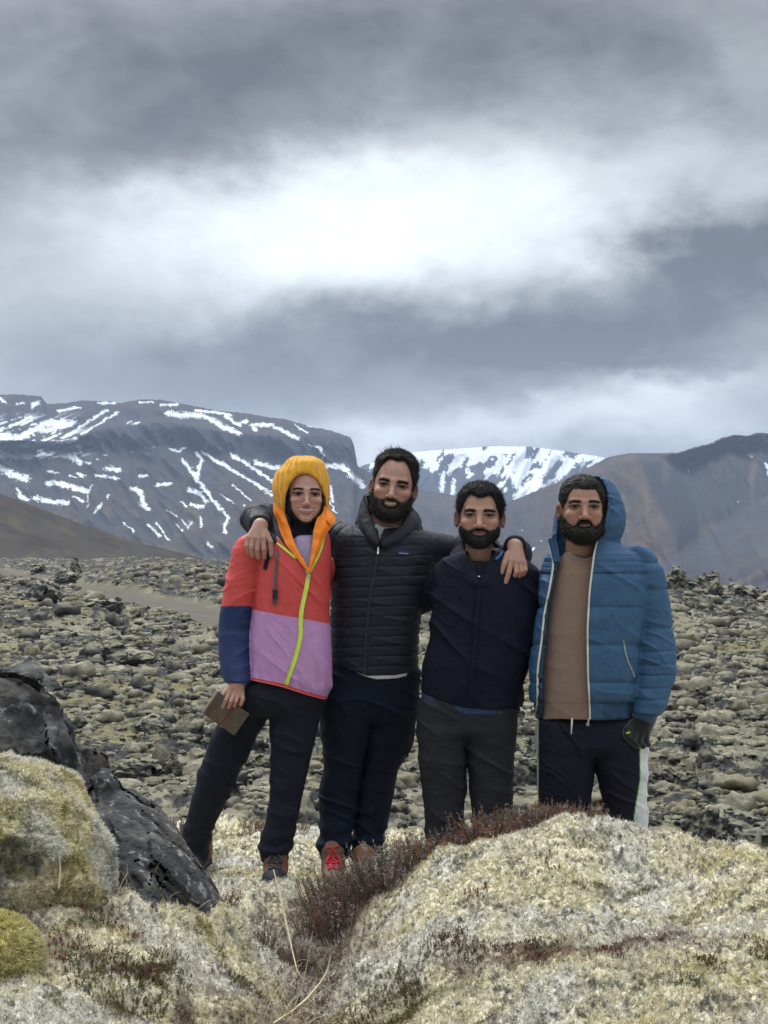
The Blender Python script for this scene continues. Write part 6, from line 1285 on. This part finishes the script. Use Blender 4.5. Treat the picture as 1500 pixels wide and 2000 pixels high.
for (px, py, s, k, q) in [(1313, 1180, .9, 2, 1.3), (1335, 1184, .8, 4, 1.2), (1362, 1180, .75, 2, 1.1), (1382, 1186, .95, 1, 1.5), (1412, 1192, .8, 0, .7), (1437, 1200, .8, 4, 1.0), (1465, 1206, .9, 3, .7), (1492, 1210, 1.0, 0, .6), (1400, 1210, .7, 5, .8), (1348, 1205, .9, 3, .7)]:
    put_px(px, py, s * .85, k, q, .15, '%s dark rock on the right skyline, %s' % (RK[k], 'beside the blue sleeve' if px < 1340 else 'second clump from the sleeve' if px < 1375 else 'at the highest point' if px < 1405 else 'just right of the highest point' if px < 1450 else 'next to the right edge' if px < 1480 else 'at the right edge') + (' lower row' if py > 1203 and px < 1410 else ''), Y=62, group='rocks along the right skyline')
for i in range(185):
    Y = math.exp(rs.uniform(math.log(11.5), math.log(85))); u_ = rs.uniform(-.27, .27); s = rs.uniform(.08, .20) * (1 + Y / 45)
    if track_dist(np.array([u_ * Y]), np.array([Y]))[0] < 2.2: continue
    put_rock(u_ * Y, Y, s, rs.randint(6), rs.uniform(.5, 1.0), .3)
# ---- the countless smaller lumps between them: rubble and moss-capped clods, one mass
def ico(sub_):
    import bmesh
    bm = bmesh.new(); bmesh.ops.create_icosphere(bm, subdivisions=sub_, radius=1.0); V = np.array([v.co[:] for v in bm.verts]); T = np.array([[v.index for v in f.verts] for f in bm.faces]); bm.free(); return V, T
def rubble(n, y0, y1, sub_, seed):
    rs = np.random.RandomState(seed); V0, T0 = ico(sub_); K = []
    for k in range(12):
        r = 1 + .60 * gn3(V0 * 1.4 + 7 * k, 600 + k) + (.25 + .35 * (k % 2)) * gn3(V0 * 2.9 + 3 * k, 620 + k) - (.5 * (k % 2)) * np.abs(gn3(V0 * 2.2 + k, 630 + k)); K.append(V0 * r[:, None])
    Y = np.exp(rs.uniform(math.log(y0), math.log(y1), n)); u_ = rs.uniform(-.34, .34, n); X = u_ * Y
    keep = (track_dist(X, Y) > 1.6) & (gn2(X * .45, Y * .4, 640) + .5 * gn2(X * 1.7, Y * 1.4, 641) > rs.uniform(-.75, .35, n)); X = X[keep]; Y = Y[keep]; n = len(X); Z = ground(X, Y, False)[0]
    s = np.clip(np.exp(rs.normal(0, .65, n)) * .034, .012, .16) * (1 + Y / 38); sq = rs.uniform(.40, 1.0, n); a = rs.uniform(0, 6.28, n); mo_ = rs.uniform(size=n) < .55; ki = rs.randint(6, size=n) * 2 + (~mo_).astype(int); B = np.stack(K)[ki]
    ca, sa = np.cos(a)[:, None], np.sin(a)[:, None]; Vx = (B[..., 0] * ca - B[..., 1] * sa) * s[:, None] + X[:, None]; Vy = (B[..., 0] * sa + B[..., 1] * ca) * s[:, None] * .85 + Y[:, None]; Vz = B[..., 2] * (s * sq)[:, None] + (Z + s * sq * .02)[:, None]
    V = np.stack([Vx, Vy, Vz], -1).reshape(-1, 3); T = (T0[None] + (np.arange(n) * len(V0))[:, None, None]).reshape(-1, 3)
    mossy = np.repeat(mo_.astype(float), len(V0)); nz_ = np.tile(V0[:, 2], n); m = mossy * sstep(nz_ + .35 * gn3(V * 14, 650), -.25, .25) + (1 - mossy) * .55 * sstep(nz_ + .5 * gn3(V * 9, 651), .45, .8)
    dark = mixc(np.broadcast_to(np.array([.036, .036, .040]), V.shape), np.array([.095, .093, .090]), sstep(gn3(V * 11, 652), -.2, .4)); ms = mixc(np.broadcast_to(np.array([.185, .168, .115]), V.shape), np.array([.27, .25, .19]), sstep(gn3(V * 2, 653), -.3, .3)); return V, T, mixc(dark, ms, np.clip(m, 0, 1))
ra = rubble(8500, 10.8, 26, 3, 71); rb = rubble(23000, 26, 95, 2, 72)
tag(mk('lava_rubble', np.concatenate([ra[0], rb[0]]), np.concatenate([ra[1], rb[1] + len(ra[0])]), M_field, None, col=np.concatenate([ra[2], rb[2]])), kind='stuff')
# ---- moss tufts on the knoll
def scatter_near(n, seed):
    rs = np.random.RandomState(seed); Y = 3.2 + (8.2 - 3.2) * rs.uniform(size=n) ** 1.15; Y = np.exp(rs.uniform(math.log(3.3), math.log(8.0), n)); u_ = rs.uniform(-.28, .28, n); x = u_ * Y
    z, _, c = ground(x, Y); e = .01; zx = ground(x + e, Y, False)[0] - ground(x, Y, False)[0]; n_ = np.stack([-zx / e * .6, np.full(n, -.25), np.ones(n)], 1); n_ /= np.linalg.norm(n_, axis=1)[:, None]; return np.stack([x, Y, z], 1), n_, c
Pg, Ng, Cg = scatter_near(170000, 5); tuftP.append(Pg); tuftN.append(Ng); tuftC.append(Cg); tuftS.append(.0115 + .004 * gn2(Pg[:, 0] * 9, Pg[:, 1] * 9, 66))
TP_, TN_, TC_, TS_ = np.concatenate(tuftP), np.concatenate(tuftN), np.concatenate(tuftC), np.concatenate(tuftS)
n = len(TP_); rs = np.random.RandomState(12); k = 4
P4 = np.repeat(TP_, k, 0) + rs.normal(0, .0022, (n * k, 3)); D4 = np.repeat(TN_, k, 0) + rs.normal(0, .62, (n * k, 3)); ln = np.repeat(TS_, k) * rs.uniform(.5, 1.5, n * k)
s_ = np.cross(D4, rs.normal(size=D4.shape)); s_ /= np.linalg.norm(s_, axis=1)[:, None] + 1e-9; D4 /= np.linalg.norm(D4, axis=1)[:, None]; P4 -= np.repeat(TN_, k, 0) * .002
Vt = np.stack([P4 - s_ * .0027, P4 + s_ * .0027, P4 + D4 * ln[:, None]], 1).reshape(-1, 3); Ct = np.repeat(np.repeat(np.clip(TC_ * np.exp(.26 * rs.normal(size=(n, 1))), .01, .75), k, 0), 3, 0)
M_tuft = mat('moss_tuft', rough=1.0, spec=0.05, trans=0.25)
tag(mk('moss', Vt, np.arange(len(Vt)).reshape(-1, 3), M_tuft, None, col=Ct, smooth=False), kind='stuff')
# ---- heather
M_heath = mat('heather', rough=0.9, var=0.2, vscale=30, spec=0.1, trans=0.2)
def heather_mesh(seed, hgt=.17, spread=.10, cols=((0.125, 0.062, 0.045), (0.16, 0.125, 0.11), (0.19, 0.085, 0.045)), nst=75):
    rs = np.random.RandomState(seed); Vs = []; Fs = []; Cs = []; o = 0
    for i in range(nst):
        a = rs.uniform(0, 6.28); r = spread * math.sqrt(rs.uniform()); b = np.array([r * math.cos(a), r * math.sin(a), -.02]); l = hgt * rs.uniform(.55, 1.15); d = np.array([math.cos(a) * .45 * r / spread + rs.normal(0, .15), math.sin(a) * .45 * r / spread + rs.normal(0, .15), 1.0]); m = 9
        pts = np.array([b + d * l * t + np.array([rs.normal(0, .003), rs.normal(0, .003), 0]) for t in np.linspace(0, 1, m)]); V, Q = tube(pts, [.0016, .0008], 3); c0 = np.array(cols[rs.randint(3)]) * rs.uniform(.7, 1.3)
        Vs.append(V); Fs.append(Q + o); o += len(V); Cs.append(np.broadcast_to(np.array([.13, .10, .085]), V.shape))
        nl = 26; t = rs.uniform(.35, 1, nl); P_ = b + d * l * t[:, None]; D_ = np.array(d) * .8 + rs.normal(0, .75, (nl, 3)); B, T = blades(P_, D_, rs.uniform(.008, .018, nl), .0042, rs.randint(9999)); Vs.append(B); Fs.append(T + o); o += len(B); Cs.append(np.broadcast_to(c0, B.shape) * np.repeat(rs.uniform(.7, 1.4, nl), 5)[:, None])
    return np.concatenate(Vs), Fs, np.concatenate(Cs)
HT = []
for k in range(5):
    V, Fs_, C = heather_mesh(500 + k, cols=[((0.17, 0.115, 0.095), (0.22, 0.185, 0.165), (0.17, 0.105, 0.085)), ((0.34, 0.16, 0.085), (0.26, 0.14, 0.095), (0.20, 0.135, 0.11)), ((0.34, 0.31, 0.28), (0.27, 0.235, 0.21), (0.20, 0.14, 0.115)), ((0.16, 0.10, 0.085), (0.20, 0.155, 0.14), (0.15, 0.13, 0.09)), ((0.20, 0.10, 0.08), (0.18, 0.13, 0.11), (0.24, 0.20, 0.175))][k]); HT.append(mk('heather_shrub', V, Fs_, M_heath, None, col=C, smooth=False))
hu = set(); HL = []
LABN = {}
ORD = ['', 'second ', 'third ', 'fourth ', 'fifth ', 'sixth ', 'seventh ', 'eighth ', 'ninth ']
def heath(x, y, k, s=1.0, lab=None, grp='heather shrubs in front of the group'):
    o = HT[k] if k not in hu else HT[k].copy()
    if k in hu: scene.collection.objects.link(o)
    if lab is None:
        px = 750 + x * F / y; lab = ['brown', 'rust-tipped', 'pale grey', 'dark brown', 'reddish'][k] + ' heather shrub ' + ('by the red-laced boots' if px < 730 else 'just right of the red-laced boots' if px < 820 else 'before the left grey trouser leg' if px < 910 else 'before the right grey trouser leg' if px < 1010 else 'left of the blue-jacketed man' if px < 1060 else 'before the blue-jacketed man') + (', low front row' if (y - np.interp(px, [q[0] for q in HL], [q[2] for q in HL])) < .02 else ', back row')
    hu.add(k); o.location = (x, y, float(ground(np.array([x]), np.array([y]), False)[0][0])); o.scale = (s, s, s * rs.uniform(.85, 1.15)); o.rotation_euler = (0, 0, rs.uniform(0, 6.28)); tag(o, lab, 'heather', grp)
HL[:] = [(650, 1765, 5.50), (720, 1752, 5.58), (800, 1720, 5.65), (870, 1690, 5.72), (940, 1662, 5.75), (1010, 1642, 5.78), (1080, 1632, 5.82), (1150, 1626, 5.85)]
for i in range(66):
    t = rs.uniform(0, 7) ; a = int(min(t, 6)); q = t - a; px = HL[a][0] + (HL[a + 1][0] - HL[a][0]) * q; Y = HL[a][2] + (HL[a + 1][2] - HL[a][2]) * q + rs.uniform(-.12, .20)
    kk = rs.choice([0, 3, 4, 2]) if px < 800 else (rs.choice([1, 1, 4, 0]) if px < 1000 else rs.choice([2, 2, 0, 1])); heath((px - 750) / F * Y, Y, kk, rs.uniform(.65, .9) if px < 1060 else rs.uniform(.6, .8))
heath((1195 - 750) / F * 5.75, 5.75, 2, .5, 'small grey heather sprig at the top of the mossy mound', 'heather sprigs')
for (x, y, s) in [(-.62, 7.35, .45), (-.5, 7.4, .4), (-.4, 7.3, .35), (-.95, 7.2, .5), (-1.05, 7.3, .5)]: heath(x, y, 4, s, 'reddish low shrub on the flat moss behind the woman\'s feet', 'low red shrubs behind the feet')
for (px, py, Y, s) in [(508, 1795, 5.35, .5), (560, 1800, 5.4, .55), (590, 1815, 5.35, .5), (540, 1830, 5.2, .4), (610, 1800, 5.5, .5), (440, 1780, 5.6, .35)]: heath((px - 750) / F * Y, Y, 3, s, 'dark heather tangle hanging over the little gully', 'dark heather around the gully')
# red crowberry sprigs and green-brown ground plants
M_leaf = mat('small_leaf', rough=0.8, var=0.2, vscale=60, trans=0.15)
def sprigs(spots, cols, seed, name, size=.018, per=20):
    size *= .62; spots = [(a, b, c, d, int(e * 3.2)) for a, b, c, d, e in spots]
    rs = np.random.RandomState(seed); Vs = []; Fs = []; Cs = []; o = 0
    for (x, y, z, r, m) in spots:
        a = rs.uniform(0, 6.28, m); rr = r * np.sqrt(rs.uniform(size=m)); X = x + rr * np.cos(a); Y = y + rr * np.sin(a); Z = ground(X, Y, False)[0] if z is None else np.full(m, z) + rs.normal(0, .01, m)
        B0 = np.repeat(np.stack([X, Y, Z], 1), per, 0); N0 = np.repeat(np.stack([rs.normal(0, .3, m), rs.normal(0, .3, m), np.ones(m)], 1), per, 0); t = rs.uniform(0, 1, m * per)[:, None]; P_ = B0 + N0 * t * size * 1.5; D = rs.normal(0, 1, P_.shape) + N0 * .5
        B, T = blades(P_, D, rs.uniform(.4, 1, len(P_)) * size * .55, size * .22, rs.randint(999)); c = np.array(cols)[rs.randint(len(cols), size=m)]; c = np.repeat(np.repeat(c, per, 0) * rs.uniform(.6, 1.4, (m * per, 1)), 5, 0); Vs.append(B); Fs.append(T + o); o += len(B); Cs.append(c)
    return mk(name, np.concatenate(Vs), np.concatenate(Fs), M_leaf, None, col=np.concatenate(Cs), smooth=False)
def S(px, py, Y, r, m): return ((px - 750) / F * Y, Y, None, r, m)
RED = [(0.17, 0.035, 0.03), (0.13, 0.05, 0.035), (0.20, 0.06, 0.04)]; OLV = [(0.10, 0.105, 0.025), (0.13, 0.11, 0.03), (0.07, 0.08, 0.02), (0.12, 0.07, 0.03)]; BRN = [(0.13, 0.08, 0.05), (0.09, 0.055, 0.045), (0.15, 0.09, 0.06)]
tag(sprigs([S(60, 1780, 4.75, .10, 26), S(110, 1850, 4.5, .10, 24), S(85, 1905, 4.3, .07, 14), S(190, 1800, 4.75, .08, 14), S(235, 1840, 4.6, .03, 5), S(270, 1860, 4.55, .03, 4), S(430, 1760, 5.7, .08, 14), S(330, 1620, 6.2, .1, 10), S(1370, 1900, 4.15, .03, 5), S(1200, 1905, 4.2, .05, 8), S(930, 1740, 5.0, .05, 6), S(1050, 1700, 5.1, .08, 6), S(420, 1790, 5.4, .06, 12)], RED, 3, 'crowberry', .020), kind='stuff')
tag(sprigs([S(230, 1935, 4.15, .14, 60), S(300, 1920, 4.25, .12, 40), S(170, 1900, 4.3, .08, 24), S(480, 1920, 4.5, .08, 26), S(520, 1940, 4.45, .07, 20), S(740, 1975, 4.25, .13, 55), S(790, 1955, 4.35, .09, 26), S(1380, 1925, 4.1, .06, 24), S(1345, 1990, 3.95, .04, 12), S(330, 1890, 4.4, .06, 14), S(35, 1740, 4.85, .08, 30), S(600, 1945, 4.5, .07, 10), S(1490, 1880, 4.2, .04, 12)], OLV, 4, 'ground_plants', .020), kind='stuff')
tag(sprigs([S(860, 1905, 4.45, .06, 24), S(930, 1900, 4.4, .06, 30), S(1000, 1902, 4.35, .05, 24), S(1060, 1905, 4.3, .05, 18), S(890, 1890, 4.5, .05, 14), S(600, 1870, 5.0, .12, 30), S(640, 1880, 4.9, .08, 16), S(570, 1900, 4.8, .10, 20), S(1480, 1860, 4.3, .04, 14)], BRN, 5, 'dry_heath', .018), kind='stuff')
# red sprigs on the hump's shoulder
V3 = []
# ---- dry grass
rs = np.random.RandomState(66); gs = []
for (px, py, Y, m, l) in [(560, 1985, 4.3, 22, .22), (545, 1960, 4.4, 10, .15), (150, 1860, 4.5, 16, .13), (300, 1820, 4.7, 14, .14), (200, 1770, 4.85, 12, .14), (330, 1900, 4.4, 16, .16), (1000, 1870, 4.5, 14, .09), (1300, 1900, 4.2, 14, .10), (1110, 1900, 4.3, 10, .09), (700, 1900, 4.7, 10, .10), (590, 1850, 5.1, 10, .10), (430, 1830, 5.0, 12, .10), (250, 1740, 5.0, 10, .16), (620, 1760, 5.6, 14, .08), (655, 1735, 6.2, 10, .07), (1180, 1880, 4.35, 9, .09), (850, 1930, 4.3, 8, .10)]:
    x = (px - 750) / F * Y + rs.normal(0, .06, m); y = Y + rs.normal(0, .06, m); z = ground(x, y, False)[0]; D = np.stack([rs.normal(0, .6, m), rs.normal(0, .5, m), np.abs(rs.normal(.8, .35, m))], 1)
    for i in range(m):
        p0 = np.array([x[i], y[i], z[i] - .01]); d = D[i] / np.linalg.norm(D[i]); ll = l * rs.uniform(.5, 1.4); sd = rs.normal(0, .5, 3); pts = [p0 + d * ll * t + sd * ll * t * t * .6 + np.array([0, 0, -ll * .45 * t ** 3]) for t in np.linspace(0, 1, 9)]; gs.append(tube(pts, [.0012, .0009, .0004], 3))
V, Fs_ = cat(gs); M_straw = mat('dry_straw', rough=0.8, var=0.15, vscale=40); tag(mk('dry_grass', V, Fs_, M_straw, None, col=np.broadcast_to(np.array([.42, .34, .22]), V.shape), smooth=False), kind='stuff')
def stalk(pts, r, lab):
    V, Q = tube([W(a, b, c) for a, b, c in pts], r, 5, 50); tag(mk('grass_stalk', V, Q, M_straw, None, col=np.broadcast_to(np.array([.60, .52, .36]), V.shape)), lab, 'grass stalk')
stalk([(534, 1698, 5.35), (545, 1740, 5.3), (556, 1790, 5.25), (566, 1835, 5.2), (574, 1870, 5.15), (580, 1895, 5.1), (590, 1912, 5.08)], [.0016, .0035, .003, .0015], 'long pale dry stalk rising from the gully before the woman\'s right boot')
stalk([(532, 2000, 4.25), (570, 1975, 4.3), (600, 1950, 4.35), (625, 1920, 4.4), (640, 1895, 4.42), (646, 1866, 4.42)], [.0035, .0028, .002], 'long pale curved stalk leaning right at the bottom of the gully')
stalk([(115, 1735, 4.6), (118, 1700, 4.6), (115, 1660, 4.6)], [.003, .002, .001], 'short dry stalk standing before the mossy hump on the left')
# look-alikes whose wording still matches are told apart by their order from the left
from collections import defaultdict
_dup = defaultdict(list)
for o in scene.objects:
    if o.parent is None and o.get('label') and o.get('category') in ('rock', 'heather'): _dup[o['label']].append(o)
_ord = ['leftmost', 'second', 'third', 'fourth', 'fifth', 'sixth', 'seventh', 'eighth', 'ninth', 'tenth', 'eleventh', 'twelfth']
for lab, obs in _dup.items():
    if len(obs) < 2: continue
    obs.sort(key=lambda o: o.location.x / o.location.y)
    for i, o in enumerate(obs): o['label'] = (_ord[i] if i == 0 else _ord[i] + ' from left') + ' ' + lab
for o in scene.objects:
    if o.get('label') and len(o['label'].split()) > 16: o['label'] = ' '.join(o['label'].replace(' dark', '').replace(' the', '').split()[:16])
